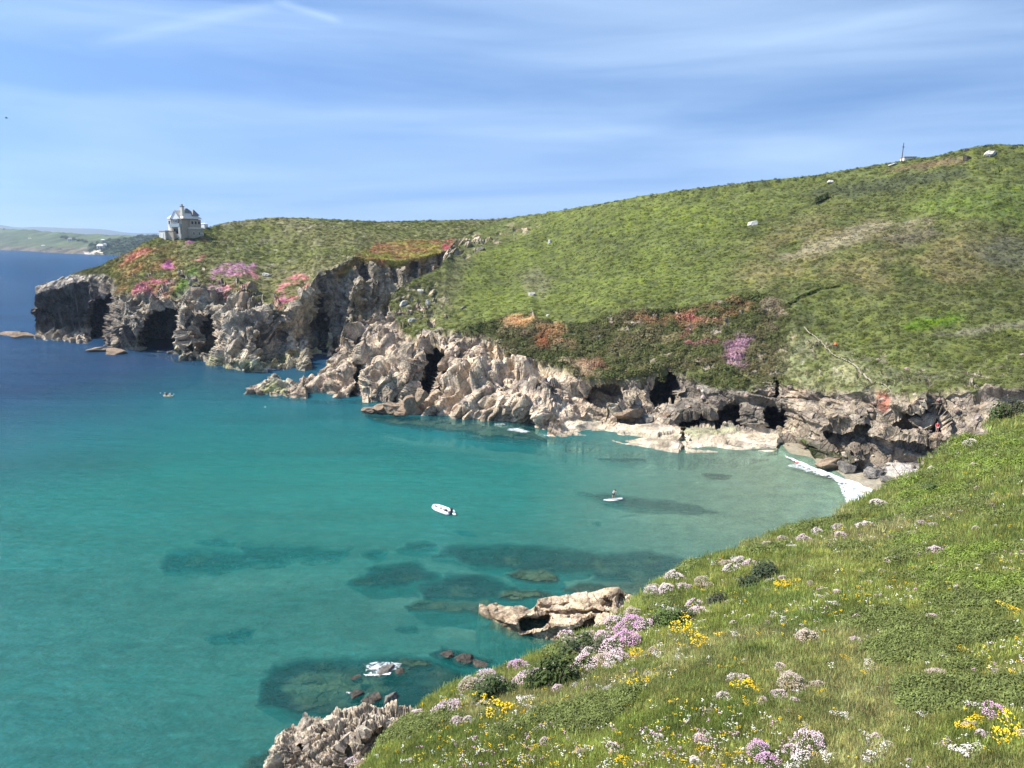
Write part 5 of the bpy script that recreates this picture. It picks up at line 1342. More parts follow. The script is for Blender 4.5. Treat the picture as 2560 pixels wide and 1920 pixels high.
SURF = [(1950, 1136), (1985, 1147), (2018, 1160), (2050, 1174), (2082, 1187), (2134, 1204), (2174, 1222), (2200, 1240), (2180, 1262), (2120, 1262), (2105, 1228), (2091, 1205), (2053, 1193), (2001, 1177), (1952, 1168), (1975, 1160), (1990, 1156)]
foam('surf_foam', SURF, 0.72, 4, 0.3)
foam('surf_foam', [(2070, 1186), (2134, 1203), (2200, 1232), (2180, 1262), (2112, 1262), (2098, 1222)], 0.8, 6, 0.3)
foam('surf_foam', [(1960, 1139), (2018, 1161), (2082, 1188), (2134, 1205), (2186, 1228), (2180, 1236), (2120, 1213), (2070, 1194), (2015, 1172), (1962, 1145)], 0.95, 3, 0.45)
for pl_, dn in (([(912, 1672), (915, 1658), (950, 1652), (1010, 1655), (1005, 1668), (985, 1680), (930, 1690), (908, 1688)], 0.72), ([(905, 1686), (970, 1682), (985, 1676), (975, 1690), (915, 1692)], 1.0), ([(858, 1732), (865, 1726), (898, 1727), (895, 1735), (870, 1738)], 0.75),
                ([(820, 1742), (835, 1736), (842, 1742), (828, 1746)], 0.6), ([(895, 1750), (930, 1745), (950, 1738), (955, 1744), (925, 1756), (900, 1756)], 0.8), ([(1226, 1060), (1260, 1056), (1268, 1063), (1240, 1065)], 0.85), ([(1255, 1070), (1300, 1068), (1335, 1080), (1310, 1086), (1270, 1078)], 0.75), ([(1340, 1086), (1370, 1084), (1395, 1093), (1370, 1096)], 0.7), ([(1622, 1125), (1655, 1122), (1660, 1128), (1630, 1129)], 0.8), ([(1150, 1046), (1195, 1045), (1200, 1049), (1160, 1050)], 0.55),
                ([(-20, 836), (30, 834), (60, 838), (66, 842), (10, 842)], 0.8), ([(74, 851), (120, 851), (124, 854), (90, 855)], 0.8), ([(636, 980), (676, 982), (682, 986), (650, 988)], 0.9), ([(1330, 1592), (1360, 1593), (1375, 1598), (1345, 1598)], 0.8), ([(1370, 1488), (1385, 1484), (1400, 1488), (1385, 1493)], 0.6), ([(1098, 1632), (1108, 1628), (1112, 1634), (1100, 1638)], 0.5), ([(680, 1868), (694, 1866), (694, 1870), (684, 1871)], 0.6), ([(2020, 1880), (2060, 1870), (2075, 1880), (2040, 1890)], 0)):
    if dn: foam('surf_foam', pl_, dn, 4.5, 0.1)

# ---------------------------------------------------------------- flowers and bushes of the near slope
def head_mesh(n, R, H, hr, seed, flat=0.0):
    rr = random.Random(seed); V_, F_ = [], []
    for i in range(n):
        a = rr.uniform(0, 6.283); z_ = rr.uniform(0.1, 1.0); r = R * math.sqrt(max(0, 1 - z_ * z_)) * rr.uniform(0.85, 1.1)
        if flat: r = R * math.sqrt(rr.uniform(0, 1)) * (1 + 0.35 * math.sin(3 * a + seed)); z_ = 0.5 + 0.4 * rr.random()
        if math.sin(a * 2.3 + seed) + math.cos(a * 3.7 + z_ * 5 + seed * 2) + rr.uniform(-1.1, 1.1) < -0.35: continue
        wob = 1 + 0.16 * math.sin(a * 2 + seed) + 0.10 * math.sin(a * 5 + seed * 3)
        r *= wob
        c = Vector((math.cos(a) * r, math.sin(a) * r, H * z_ * (0.85 + 0.25 * math.sin(a + seed)) + rr.uniform(0, 0.05))); q = hr * rr.uniform(0.7, 1.25); k = len(V_)
        V_ += [c + Vector(d) * q for d in ((1, 0, 0), (0, 1, 0), (-1, 0, 0), (0, -1, 0), (0, 0, .8), (0, 0, -.6))]
        F_ += [(k, k + 1, k + 4), (k + 1, k + 2, k + 4), (k + 2, k + 3, k + 4), (k + 3, k, k + 4), (k + 1, k, k + 5), (k + 2, k + 1, k + 5), (k + 3, k + 2, k + 5), (k, k + 3, k + 5)]
    return V_, F_
PETAL = {'pale': plain('thrift_pale', (0.74, 0.62, 0.60), 0.8, 0.2, 9), 'pink': plain('thrift_pink', (0.70, 0.52, 0.55), 0.8, 0.25, 9), 'bright': plain('thrift_bright_pink', (0.64, 0.37, 0.54), 0.8, 0.25, 9), 'white': plain('pale_petals', (0.72, 0.66, 0.62), 0.8, 0.2, 9),
         'yellow': plain('vetch_yellow', (0.80, 0.55, 0.02), 0.8, 0.25, 9), 'dry': plain('faded_thrift', (0.50, 0.41, 0.33), 0.9, 0.3, 9)}
M_CUSH = plain('cushion_leaves', (0.075, 0.105, 0.03), 0.9, 0.4, 8)
M_CUSHDRY = plain('dry_cushion', (0.24, 0.19, 0.12), 0.95, 0.35, 8)
FM = {}
def fmesh(kind, var, flat):
    k = (kind, var, flat)
    if k not in FM:
        dn = (620, 1100)[var > 2] if not flat else 420
        V_, F_ = head_mesh(dn, 0.5, 0.42 if not flat else 0.12, (0.027, 0.019)[var > 2] if not flat else 0.027, var + 3, flat)
        me = bpy.data.meshes.new('flower_heads'); me.from_pydata([tuple(v) for v in V_], [], F_); me.materials.append(PETAL[kind]); me.update()
        c = M_CUSHDRY if kind == 'dry' else M_CUSH
        V_, F_ = leaf_clump(var + 60, 240 if not flat else 120, 0.48, 0.38 if not flat else 0.10, 0.045)
        m2 = bpy.data.meshes.new('leaf_cushion'); m2.from_pydata([tuple(v) for v in V_], [], F_); m2.materials.append(c); m2.update()
        FM[k] = (me, m2)
    return FM[k]
def flower(kind, x, y, w, label, group=None, flat=False, hgt=None, seed=0, name=None, stretch=1.0):
    P = fg_point(x, y + w * 0.25); k = pxsize(P, w) * 1.12; P[2] += 0.04 + 0.05 * k
    nm = name or ('vetch_patch' if kind == 'yellow' else 'thrift_clump')
    root = empty(nm, P, (seed * 1.7) % 6.28, label, 'flower clump', group)
    f_, c_ = fmesh(kind, seed % 3 + (3 if w > 62 and not flat else 0), flat)
    a = bpy.data.objects.new('flower_heads', f_); b = bpy.data.objects.new('leaf_cushion', c_)
    for o in (b, a):
        COL.objects.link(o); o.parent = root; o.scale = (k * stretch, k / stretch ** 0.5, k * (hgt or 1.0))
    a['kind'] = 'stuff'; b['kind'] = 'stuff'
    root.rotation_euler = (0, -0.25, root.rotation_euler[2])
    return root
TOP = [  # kind, x, y, width, label
 ('bright', 1294, 1652, 44, 'small bright pink thrift dome at the left end of the bushy bank'),
 ('pink', 1322, 1680, 62, 'large pink thrift mound hanging left of the dark gorse bush'),
 ('pink', 1230, 1690, 70, 'faded pink thrift fringe on the lip left of the pink mound'),
 ('dry', 1180, 1706, 60, 'pale dry thrift tuft on the slope edge above the reef'),
 ('bright', 1575, 1560, 74, 'broadest bright pink thrift mound behind the gorse bushes'),
 ('pink', 1612, 1556, 56, 'pink thrift mound right of the broadest one, above dark stems'),
 ('pink', 1540, 1556, 60, 'rounded pink thrift mound nearest the tan rocks'),
 ('bright', 1560, 1592, 70, 'vivid pink thrift spilling below the broadest mound'),
 ('pink', 1520, 1588, 56, 'pink thrift left of the vivid spilling one'),
 ('pink', 1420, 1588, 50, 'low pink thrift cushion against the foot of the tan rocks'),
 ('pink', 1470, 1645, 60, 'pink thrift streak sloping above the yellow flowers'),
 ('pink', 1530, 1608, 60, 'pink thrift hood under the vivid spilling thrift'),
 ('pink', 1540, 1632, 56, 'pink thrift hood one step further down the slope'),
 ('white', 1690, 1520, 60, 'whitish thrift arch over the round green bush'),
 ('pink', 1738, 1505, 40, 'pale pink dome directly behind the arch of whitish thrift'),
 ('pink', 1738, 1530, 46, 'pink thrift hanging on the right of the round green bush'),
 ('dry', 1990, 1715, 74, 'biggest dry brownish thrift dome in the middle of the slope'),
 ('pink', 1950, 1748, 40, 'pink flowers on the left foot of the biggest dry dome'),
 ('dry', 2018, 1600, 56, 'rounded faded thrift dome uphill of the biggest dry one'),
 ('dry', 2342, 1692, 40, 'small rosy dry thrift dome alone on the right slope'),
 ('bright', 1905, 1880, 66, 'brightest magenta thrift clump near the bottom edge'),
 ('bright', 1925, 1905, 60, 'magenta thrift clump cut by the bottom edge'),
 ('pink', 1750, 1850, 34, 'slim pink thrift clump left of the brightest magenta ones'),
 ('pink', 2025, 1862, 80, 'wide domed pink thrift on a hummock by the bottom edge'),
 ('pink', 1982, 1880, 46, 'pink thrift on the left flank of the wide dome'),
 ('white', 2075, 1885, 50, 'whitish thrift on the right flank of the wide dome'),
 ('white', 2000, 1900, 60, 'pale thrift patch under the wide pink arch'),
 ('bright', 2480, 1788, 52, 'lilac thrift clump above the big yellow patch'),
 ('white', 2455, 1772, 50, 'white flower clump directly left of the lilac thrift'),
 ('pink', 2146, 1555, 34, 'neat pink thrift clump standing alone mid slope'),
 ('white', 1945, 1545, 30, 'slender white flower clump left of its twin mid slope'),
 ('white', 1962, 1560, 26, 'slender white flower clump, lower of two side by side'),
 ('white', 2086, 1520, 32, 'grey white flower clump uphill of the neat pink one'),
 ('pink', 2335, 1390, 34, 'pinkish white clump high up, right of the leafy bracken'),
 ('pink', 2230, 1412, 30, 'lilac white clump in the upper grass'),
 ('pink', 2096, 1312, 34, 'pink clump on the upper skyline of the near slope'),
 ('pink', 2012, 1350, 36, 'pink clump by the brown patch under the upper skyline'),
 ('white', 1700, 1640, 30, 'white clump left of the slender pale stone'),
 ('white', 1655, 1628, 34, 'white flower row below the brightest yellow patch'),
 ('white', 2115, 1795, 44, 'white flower drift left of the scattered white tufts'),
 ('white', 1310, 1738, 40, 'white flowers on the turf below the dark gorse bush'),
 ('white', 2175, 1668, 34, 'white clump with an orange foot mid right'),
 ('pink', 2205, 1655, 26, 'rosy clump touching the white one with the orange foot'),
 ('white', 2380, 1650, 40, 'cream clump beside the orange yellow flowers'),
 ('white', 2420, 1880, 60, 'long white flower streak near the lower right corner'),
 ('white', 2190, 1890, 50, 'white flower spray near the bottom middle right'),
 ('white', 2180, 1850, 40, 'white tufts above the flower spray at the bottom'),
 ('pink', 880, 1900, 30, 'pink thrift by the bottom rock outcrop'),
 ('pink', 1045, 1775, 36, 'pink thrift on the turf edge above the bottom rocks'),
 ('pink', 1120, 1765, 60, 'faded pink thrift ridge above the yellow patch at left'),
 ('yellow', 1755, 1590, 76, 'brightest yellow flower patch in the middle of the slope'),
 ('yellow', 1805, 1582, 40, 'yellow patch touching the right of the brightest one'),
 ('yellow', 1595, 1622, 42, 'yellow patch slanting below the pink thrift hoods'),
 ('yellow', 1600, 1712, 46, 'yellow patch at the end of the long white stone'),
 ('yellow', 1880, 1708, 70, 'yellow patch left of the biggest dry dome'),
 ('yellow', 2057, 1738, 30, 'compact golden clump right of the biggest dry dome'),
 ('yellow', 2410, 1636, 34, 'orange yellow flowers beside the cream clump'),
 ('yellow', 2545, 1524, 50, 'arching yellow flowers at the right edge'),
 ('yellow', 2545, 1684, 50, 'yellow patch at the right edge lower down'),
 ('yellow', 2430, 1812, 56, 'yellow patch below the white and lilac clumps'),
 ('yellow', 2525, 1838, 80, 'long yellow drift in the lower right corner'),
 ('yellow', 1250, 1764, 90, 'long yellow drift on the left of the slope'),
 ('yellow', 1975, 1536, 24, 'small yellow patch right of the dark hollow'),
 ('yellow', 1960, 1470, 40, 'yellow flowers beneath the pale stone by the dark hollow'),
 ('yellow', 1710, 1560, 60, 'thin yellow streak below the round green bush'),
]
for i, (kd, x, y, w, lab) in enumerate(TOP):
    flat = kd in ('yellow', 'white')
    flower(kd, x, y, w, lab, None, flat, 1.0, i, stretch=1.25 if flat else 1.0)
rs = random.Random(99)
for i in range(300):
    y = rs.uniform(1120, 1915); e = float(np.interp(rs.uniform(800, 2560), [q[0] for q in EDGE], [q[0] for q in EDGE]))
    x = e
    if y < np.interp(x, [q[0] for q in EDGE], [q[1] for q in EDGE]) + 14: continue
    kd = rs.choice(['white', 'pink', 'yellow', 'pink', 'white', 'pale', 'dry', 'pale'])
    w = rs.uniform(13, 32) * (0.7 + 0.5 * (y - 1100) / 800)
    flower(kd, x, y, w, {'white': 'small tuft of white flowers scattered in the near grass', 'yellow': 'small tuft of yellow flowers scattered in the near grass', 'pink': 'small tuft of pink thrift scattered in the near grass', 'dry': 'small tuft of faded thrift scattered in the near grass', 'pale': 'small pale pinkish white thrift dome scattered in the near grass'}[kd],
           {'white': 'small white flower tufts', 'yellow': 'small yellow flower tufts', 'pink': 'small pink thrift tufts', 'dry': 'small faded thrift tufts', 'pale': 'small pale thrift domes'}[kd], kd not in ('dry', 'pale', 'pink'), 1.0, i)
for i in range(46):   # along the brow of the slope
    x = rs.uniform(1300, 2500); y = float(np.interp(x, [q[0] for q in EDGE], [q[1] for q in EDGE])) + abs(rs.gauss(0, 45)) + 8
    kd = rs.choice(['pale', 'pink', 'pale', 'dry'])
    flower(kd, x, y, rs.uniform(20, 40) * (1.25 if y > 1400 else 0.9), {'pale': 'pale thrift dome on the seaward brow of the near slope', 'pink': 'pink thrift dome on the seaward brow of the near slope', 'dry': 'faded brownish thrift dome on the seaward brow of the near slope'}[kd],
           {'pale': 'pale thrift domes on the brow', 'pink': 'pink thrift domes on the brow', 'dry': 'faded thrift domes on the brow'}[kd], False, 1.0, i)
# single blossoms strewn through the grass
c_bl = bpy.data.collections.new('blossom_shapes')
for k in range(2):
    V_, F_ = head_mesh(7, 0.09, 0.16, 0.016, k + 90, 1.0)
    proto_obj('blossom', V_, F_, M_LEAF, c_bl)
x, y = fg_random(5200)
Pg = fg_point(x, y); nn_ = fbm(Pg * np.array([1, 1, 0]), 3.0, 3, 541); keep = RNG.uniform(0, 1, len(x)) < np.clip(0.35 + nn_ * 1.6, 0.05, 1)
Pg = Pg[keep]; pal = np.array([[0.75, 0.72, 0.66], [0.72, 0.5, 0.02], [0.72, 0.70, 0.62], [0.62, 0.42, 0.5], [0.7, 0.6, 0.1]])
scatter('strewn_blossoms', Pg, pal[RNG.integers(0, 5, len(Pg))], (0.7 + 0.02 * Pg[:, 1]), c_bl)

# leafy bushes
def bush(x, y, w, h, label, col=(0.045, 0.07, 0.018), seed=0, n_=900):
    P = fg_point(x, y); k = pxsize(P, 1)
    root = empty('bush', P, seed * 0.8, label, 'bush')
    V_, F_ = [], []
    rr = random.Random(seed)
    for q in range(5):
        v, f = leaf_clump(seed * 9 + q, n_ // 5, 0.34, 0.6, 0.045)
        o_ = Vector((rr.uniform(-.25, .25), rr.uniform(-.25, .25), rr.uniform(-.12, .12))); b_ = len(V_)
        V_ += [Vector(a_) + o_ for a_ in v]; F_ += [tuple(t + b_ for t in ff) for ff in f]
    mt = plain('bush_leaves', col, 0.85, 0.45, 6)
    o = mesh_obj('foliage', V_, F_, mt, root); o.scale = (k * w, k * w * 0.8, k * h * 1.3); o['kind'] = 'stuff'
    st = []; sf = []
    for q in range(7):
        a = rr.uniform(0, 6.28); e = Vector((math.cos(a) * .3, math.sin(a) * .3, .45)); b_ = len(st)
        for (c, r) in ((Vector((0, 0, -.1)), .03), (e * .6, .02), (e, .01)):
            st += [c + Vector((math.cos(t) * r, math.sin(t) * r, 0)) for t in (0, 2.1, 4.2)]
        for u in range(2):
            for t in range(3): sf.append((b_ + u * 3 + t, b_ + u * 3 + (t + 1) % 3, b_ + u * 3 + 3 + (t + 1) % 3, b_ + u * 3 + 3 + t))
    t_ = mesh_obj('stems', st, sf, M_WOOD, root); t_.scale = o.scale
for i, (x, y, w, h, lab, c) in enumerate([
    (1392, 1702, 105, 85, 'large dark gorse bush right of the pink thrift mound', (0.05, 0.075, 0.015)),
    (1355, 1706, 70, 60, 'smaller gorse bush between the pink mound and the large gorse', (0.04, 0.065, 0.015)),
    (1225, 1740, 90, 60, 'dark gorse bush on the slope edge above the yellow drift', (0.045, 0.07, 0.018)),
    (1265, 1722, 70, 42, 'low green bush right behind the edge gorse', (0.06, 0.09, 0.025)),
    (1446, 1630, 80, 50, 'green bush tucked below the tan rocks', (0.06, 0.085, 0.03)),
    (1500, 1622, 60, 40, 'grey green bush under the vivid pink thrift', (0.09, 0.10, 0.05)),
    (1675, 1565, 70, 50, 'round green bush beneath the whitish thrift arch', (0.07, 0.11, 0.02)),
    (1720, 1556, 56, 40, 'dark bush joining the round one on its right', (0.045, 0.065, 0.025)),
    (1645, 1565, 36, 40, 'dark stemmy bush between the pink mounds and round bush', (0.05, 0.045, 0.035)),
    (1782, 1512, 60, 40, 'dark bush in the hollow right of the pale pink dome', (0.05, 0.055, 0.03)),
    (1905, 1458, 90, 40, 'dark bush in the long hollow on the upper slope', (0.035, 0.05, 0.02)),
    (1870, 1475, 60, 34, 'low dark bush at the lower end of the long hollow', (0.035, 0.05, 0.02)),
    (2330, 1222, 60, 30, 'dark bush under the leafy upper skyline', (0.06, 0.09, 0.02)),
    (2498, 1062, 60, 50, 'bushy green brow at the valley corner', (0.07, 0.10, 0.03)),
    (2540, 1050, 50, 40, 'darker bush beneath the bushy brow', (0.05, 0.06, 0.03)),
    ]):
    bush(x, y, w * 1.3, h * 1.35, lab, c, i)

# stones of the near slope
for i, (x, y, w, h, rz, mat, lab) in enumerate([
    (1535, 1725, 78, 30, 0.5, M_ROCKPALE, 'long white stone with yellow flowers at its upper end'),
    (1772, 1652, 26, 26, 1.0, M_ROCKPALE, 'slender pale stone, upper piece of a slanting line'),
    (1756, 1672, 30, 14, 0.8, M_ROCKPALE, 'slender pale stone, lower piece of a slanting line'),
    (1792, 1752, 36, 22, 0.6, M_ROCKPALE, 'pale stone half sunk in grass left of the biggest dry dome'),
    (1440, 1708, 60, 26, 0.5, M_ROCKGREY, 'dark grey stone half hidden right of the large gorse'),
    (1790, 1585, 14, 20, 0, M_ROCKPALE, 'small pale stone right of the brightest yellow patch'),
    (1752, 1560, 34, 16, 0.6, M_ROCKPALE, 'pale stone just above the brightest yellow patch'),
    (1935, 1465, 50, 14, 0.4, M_ROCKPALE, 'flat white stone above the yellow flowers by the dark hollow'),
    (1758, 1518, 28, 24, 0, M_ROCKTAN, 'brown stone right of the pale pink dome'),
    (1720, 1455, 26, 22, 0, M_ROCKGREY, 'pinkish stone near the edge above the grassy shoulder'),
    (1548, 1535, 26, 26, 0, M_ROCKPALE, 'white block where the grass meets the tan rocks'),
    (1600, 1484, 30, 10, 0.5, M_ROCKTAN, 'flat stone on the grass edge above the tan rocks'),
    (1662, 1448, 26, 12, 0.6, M_ROCKPALE, 'pointed white stone on the grass edge by the dark reef'),
    (2140, 1272, 20, 10, 0.3, M_ROCKPALE, 'pale stone on the upper edge left of two others'),
    (2168, 1262, 16, 8, 0.3, M_ROCKPALE, 'small pale stone, middle of the row on the upper edge'),
    (2212, 1250, 26, 14, 0.3, M_ROCKPALE, 'roundish pale stone high on the grass edge'),
    (2262, 1222, 24, 16, 0.8, M_ROCKPALE, 'tilted pale stone just below the beach in view'),
    (2365, 1230, 24, 14, 0.9, M_ROCKTAN, 'long tan stone in the bracken on the right'),
    (2484, 1172, 34, 16, 0.3, M_ROCKPALE, 'pale pair of stones high on the right slope'),
    (2502, 1146, 20, 10, 0.2, M_ROCKPALE, 'small pale stone above the pale pair'),
    (2552, 1312, 34, 12, 0.4, M_ROCKPALE, 'pale stone touching the right edge of view'),
    (2546, 1280, 16, 14, 0.1, M_ROCKPALE, 'upright pale stone just above the one at the right edge'),
    (2005, 1435, 36, 14, 0.6, M_ROCKPALE, 'pale slab left of the leafy bracken'),
    (1984, 1400, 26, 20, 0, M_ROCKTAN, 'brown rounded stone in the dry patch'),
    (2122, 1402, 20, 12, 0.1, M_ROCKPALE, 'small white stone in the middle upper grass'),
    (2180, 1570, 10, 20, 1.0, M_ROCKPALE, 'thin pale stone standing among the white clumps'),
    (900, 1905, 40, 30, 0.4, M_ROCKTAN, 'smooth tan stone between bottom rocks and turf'),
    (945, 1890, 26, 36, 0.7, M_ROCKPALE, 'pale pointed stone at the turf edge near the bottom rocks'),
    ]):
    P = fg_point(x, y); k = pxsize(P, 1)
    boulder('stone', (P[0], P[1], P[2]), (k * w * 1.1, k * w * 0.6, k * h * 1.1), mat, i + 2, lab, 'stone', rz=rz, tilt=0.1, sub=3)

# ---------------------------------------------------------------- box helper for buildings
def box(bm, x0, x1, y0, y1, z0, z1):
    vs = [bm.verts.new(p) for p in ((x0, y0, z0), (x1, y0, z0), (x1, y1, z0), (x0, y1, z0), (x0, y0, z1), (x1, y0, z1), (x1, y1, z1), (x0, y1, z1))]
    for f in ((3, 2, 1, 0), (4, 5, 6, 7), (0, 1, 5, 4), (1, 2, 6, 5), (2, 3, 7, 6), (3, 0, 4, 7)): bm.faces.new([vs[i] for i in f])
def bmobj(name, bm, mat, parent=None):
    me = bpy.data.meshes.new(name); bmesh.ops.recalc_face_normals(bm, faces=bm.faces); bm.to_mesh(me); bm.free(); me.materials.append(mat)
    o = bpy.data.objects.new(name, me); COL.objects.link(o)
    if parent: o.parent = parent
    return o
def boxo(name, mat, parent, *boxes):
    bm = bmesh.new()
    for b in boxes: box(bm, *b)
    return bmobj(name, bm, mat, parent)
def prism(bm, pts, x0, x1):
    """polygon in (y,z) extruded along x"""
    a = [bm.verts.new((x0, y, z)) for y, z in pts]; b = [bm.verts.new((x1, y, z)) for y, z in pts]
    bm.faces.new(a); bm.faces.new(b[::-1])
    for i in range(len(pts)): bm.faces.new((a[i], a[(i + 1) % len(pts)], b[(i + 1) % len(pts)], b[i]))
def hip(name, mat, parent, x0, x1, y0, y1, z0, z1, rx0, rx1, ry0, ry1, over=0.35, th=0.18):
    bm = bmesh.new()
    lo = [bm.verts.new(p) for p in ((x0 - over, y0 - over, z0), (x1 + over, y0 - over, z0), (x1 + over, y1 + over, z0), (x0 - over, y1 + over, z0))]
    lb = [bm.verts.new((v.co.x, v.co.y, z0 - th)) for v in lo]
    hi = [bm.verts.new(p) for p in ((rx0, ry0, z1), (rx1, ry0, z1), (rx1, ry1, z1), (rx0, ry1, z1))]
    for i in range(4):
        j = (i + 1) % 4
        bm.faces.new((lo[i], lo[j], hi[j], hi[i])); bm.faces.new((lb[j], lb[i], lo[i], lo[j]))
    bm.faces.new(hi); bm.faces.new(lb[::-1])
    bmesh.ops.remove_doubles(bm, verts=bm.verts, dist=0.001)
    return bmobj(name, bm, mat, parent)

# ---------------------------------------------------------------- the house on the headland
YH = 303.0
HP = at_Y(457.0, 593.0, YH)
h = empty('clifftop_house', HP, -math.radians(19), 'tall old stone house with steep slate roofs and a white gable on the headland', 'house')
boxo('wall', M_HSTONE, h, (-7.0, 0, 0.0, 10.0, -6.0, 7.6))
boxo('wall', M_HSTONE, h, (0.0, 1.5, 3.2, 10.9, -6.0, 3.5))
boxo('wall', M_HSTONE, h, (0.004, 0.7, 4.0, 10.6, 3.5, 7.2))
boxo('parapet', M_CREAM, h, (-0.05, 1.65, 3.1, 11.05, 3.5, 3.95))
boxo('front_wall', M_CREAM, h, (-7.05, -5.4, -0.12, 0.0, 0.2, 7.5))
boxo('front_wall', M_CREAM, h, (-4.6, -0.4, -0.5, -0.01, -1.2, 1.3))
hip('roof', M_SLATE2, h, -7.0, 0.75, 0.1, 10.5, 7.6, 9.6, -5.7, -0.6, 2.0, 8.8)
hip('roof', M_SLATE, h, -5.6, -0.7, 2.1, 8.7, 9.6, 11.7, -5.0, -1.6, 4.6, 5.6, 0.05)
hip('roof', M_SLATE, h, -1.8, 0.5, 6.2, 10.0, 9.0, 11.3, -0.8, -0.6, 8.0, 8.3, 0.15)
# gabled front wing: white gable, slate slopes
bm = bmesh.new()
pts = [(-5.3, 7.4), (-0.3, 7.4), (-2.8, 10.5)]
a = [bm.verts.new((x, -0.55, z)) for x, z in pts]; b = [bm.verts.new((x, -0.25, z)) for x, z in pts]
bm.faces.new(a); bm.faces.new(b[::-1])
for i in range(3): bm.faces.new((a[i], a[(i + 1) % 3], b[(i + 1) % 3], b[i]))
gb = bmobj('gable', bm, M_WHITE, h)
bm = bmesh.new()
for sx, ex in ((-5.6, -2.8), (-0.0, -2.8)):
    v = [bm.verts.new(p) for p in ((sx, -0.8, 7.2), (sx, 3.5, 7.2), (ex, 3.5, 10.7), (ex, -0.8, 10.7), (sx, -0.8, 7.02), (sx, 3.5, 7.02), (ex, 3.5, 10.52), (ex, -0.8, 10.52))]
    for f in ((0, 1, 2, 3), (7, 6, 5, 4), (0, 3, 7, 4), (1, 0, 4, 5), (2, 1, 5, 6)): bm.faces.new([v[i] for i in f])
bmobj('roof', bm, M_SLATE2, h)
h.scale = (0.93, 0.93, 0.95)
boxo('chimney', M_CREAM, h, (-0.9, 0.1, 0.6, 2.0, 7.6, 12.2))
boxo('chimney_cap', M_SLATE, h, (-1.0, 0.2, 0.5, 2.1, 12.2, 12.45))
for q in (0.8, 1.4): boxo('chimney_pot', M_HSTONE, h, (-0.55, -0.2, q, q + 0.35, 12.45, 13.2))
boxo('balcony', M_BALC, h, (-5.2, -0.2, -1.3, -1.2, 4.1, 5.5), (-5.2, -5.1, -1.2, 0, 4.1, 5.5), (-0.3, -0.2, -1.2, 0, 4.1, 5.5), (-5.2, -0.2, -1.2, 0, 4.0, 4.15))
for x_ in (-5.1, -4.6, -0.9, -0.35): boxo('pillar', M_CREAM, h, (x_, x_ + 0.28, -1.25, -0.95, -3.0, 4.0))
for (x0, x1, z0, z1) in ((-3.6, -3.1, 5.9, 7.2), (-2.9, -2.4, 5.9, 7.2), (-2.2, -1.7, 5.9, 7.2)):
    f_ = boxo('window', M_WHITE, h, (x0 - .12, x1 + .12, -0.66, -0.56, z0 - .12, z1 + .12)); boxo('pane', M_DARKGLASS, f_, (x0, x1, -0.69, -0.66, z0, z1))
f_ = boxo('window', M_WHITE, h, (-4.1, -1.2, -0.62, -0.5, 0.95, 1.35), (-4.1, -4.0, -0.62, -0.5, 1.35, 3.3), (-1.3, -1.2, -0.62, -0.5, 1.35, 3.3)); boxo('pane', M_DARKGLASS, f_, (-4.0, -1.3, -0.56, -0.5, 1.35, 3.4))
f_ = boxo('window', M_WHITE, h, (-6.8, -5.7, -0.2, -0.12, 5.0, 6.9)); boxo('pane', M_DARKGLASS, f_, (-6.6, -5.9, -0.23, -0.2, 5.2, 6.7))
for y0 in (4.8, 6.8, 8.8):
    f_ = boxo('window', M_SLATE, h, (0.7, 0.76, y0, y0 + 1.1, 5.3, 6.5)); boxo('pane', M_DARKGLASS, f_, (0.76, 0.79, y0 + .12, y0 + .98, 5.45, 6.35))
for y0 in (4.4, 7.6):
    f_ = boxo('window', M_CREAM, h, (1.5, 1.56, y0, y0 + 0.9, 0.8, 2.3)); boxo('pane', M_DARKGLASS, f_, (1.56, 1.59, y0 + .15, y0 + .75, 0.95, 2.1))
f_ = boxo('door', M_WHITE, h, (-4.4, -3.6, -0.62, -0.5, -3.0, -0.9)); boxo('arch', M_CREAM, h, (1.5, 1.6, 9.0, 9.2, -1.0, 1.6), (1.5, 1.6, 10.3, 10.5, -1.0, 1.6), (1.5, 1.6, 9.0, 10.5, 1.6, 1.85))
boxo('garden_wall', M_HSTONE, h, (-5.6, 0.1, -2.0, -1.7, -6, -1.6))
AP = at_Y(414.0, 599.0, YH - 1)
a_ = empty('flat_roofed_annex', AP, -math.radians(19), 'low square stone annex with a white door left of the tall house', 'annex')
boxo('wall', M_CREAM, a_, (-3.0, 0.0, 0, 3.0, -3, 3.3)); boxo('wall', M_HSTONE, a_, (0.0, 3.2, 0.8, 3.2, -3, 3.1))
boxo('roof', M_SLATE2, a_, (-3.15, 0.15, -0.15, 3.15, 3.3, 3.5)); boxo('roof', M_SLATE, a_, (0.15, 3.3, 0.7, 3.2, 3.1, 3.25))
boxo('door', M_WHITE, a_, (-2.0, -0.9, -0.06, 0.0, 0.3, 2.4))
w_ = boxo('window', M_SLATE, a_, (0.0, 0.05, 1.0, 2.0, 1.0, 2.2)); boxo('pane', M_WHITE, w_, (0.05, 0.08, 1.1, 1.9, 1.1, 2.1))
cP = at_Y(510, 566.5, 322)
cr_ = empty('white_shed', cP, -0.4, 'tiny white shed just showing behind the turf right of the tall house', 'shed')
boxo('wall', M_WHITE, cr_, (-1.2, 1.2, -1, 1, -1.5, 0.9)); hip('roof', M_SLATE2, cr_, -1.2, 1.2, -1, 1, 1.05, 1.4, -0.6, 0.6, 0, 0, 0.1, 0.1)

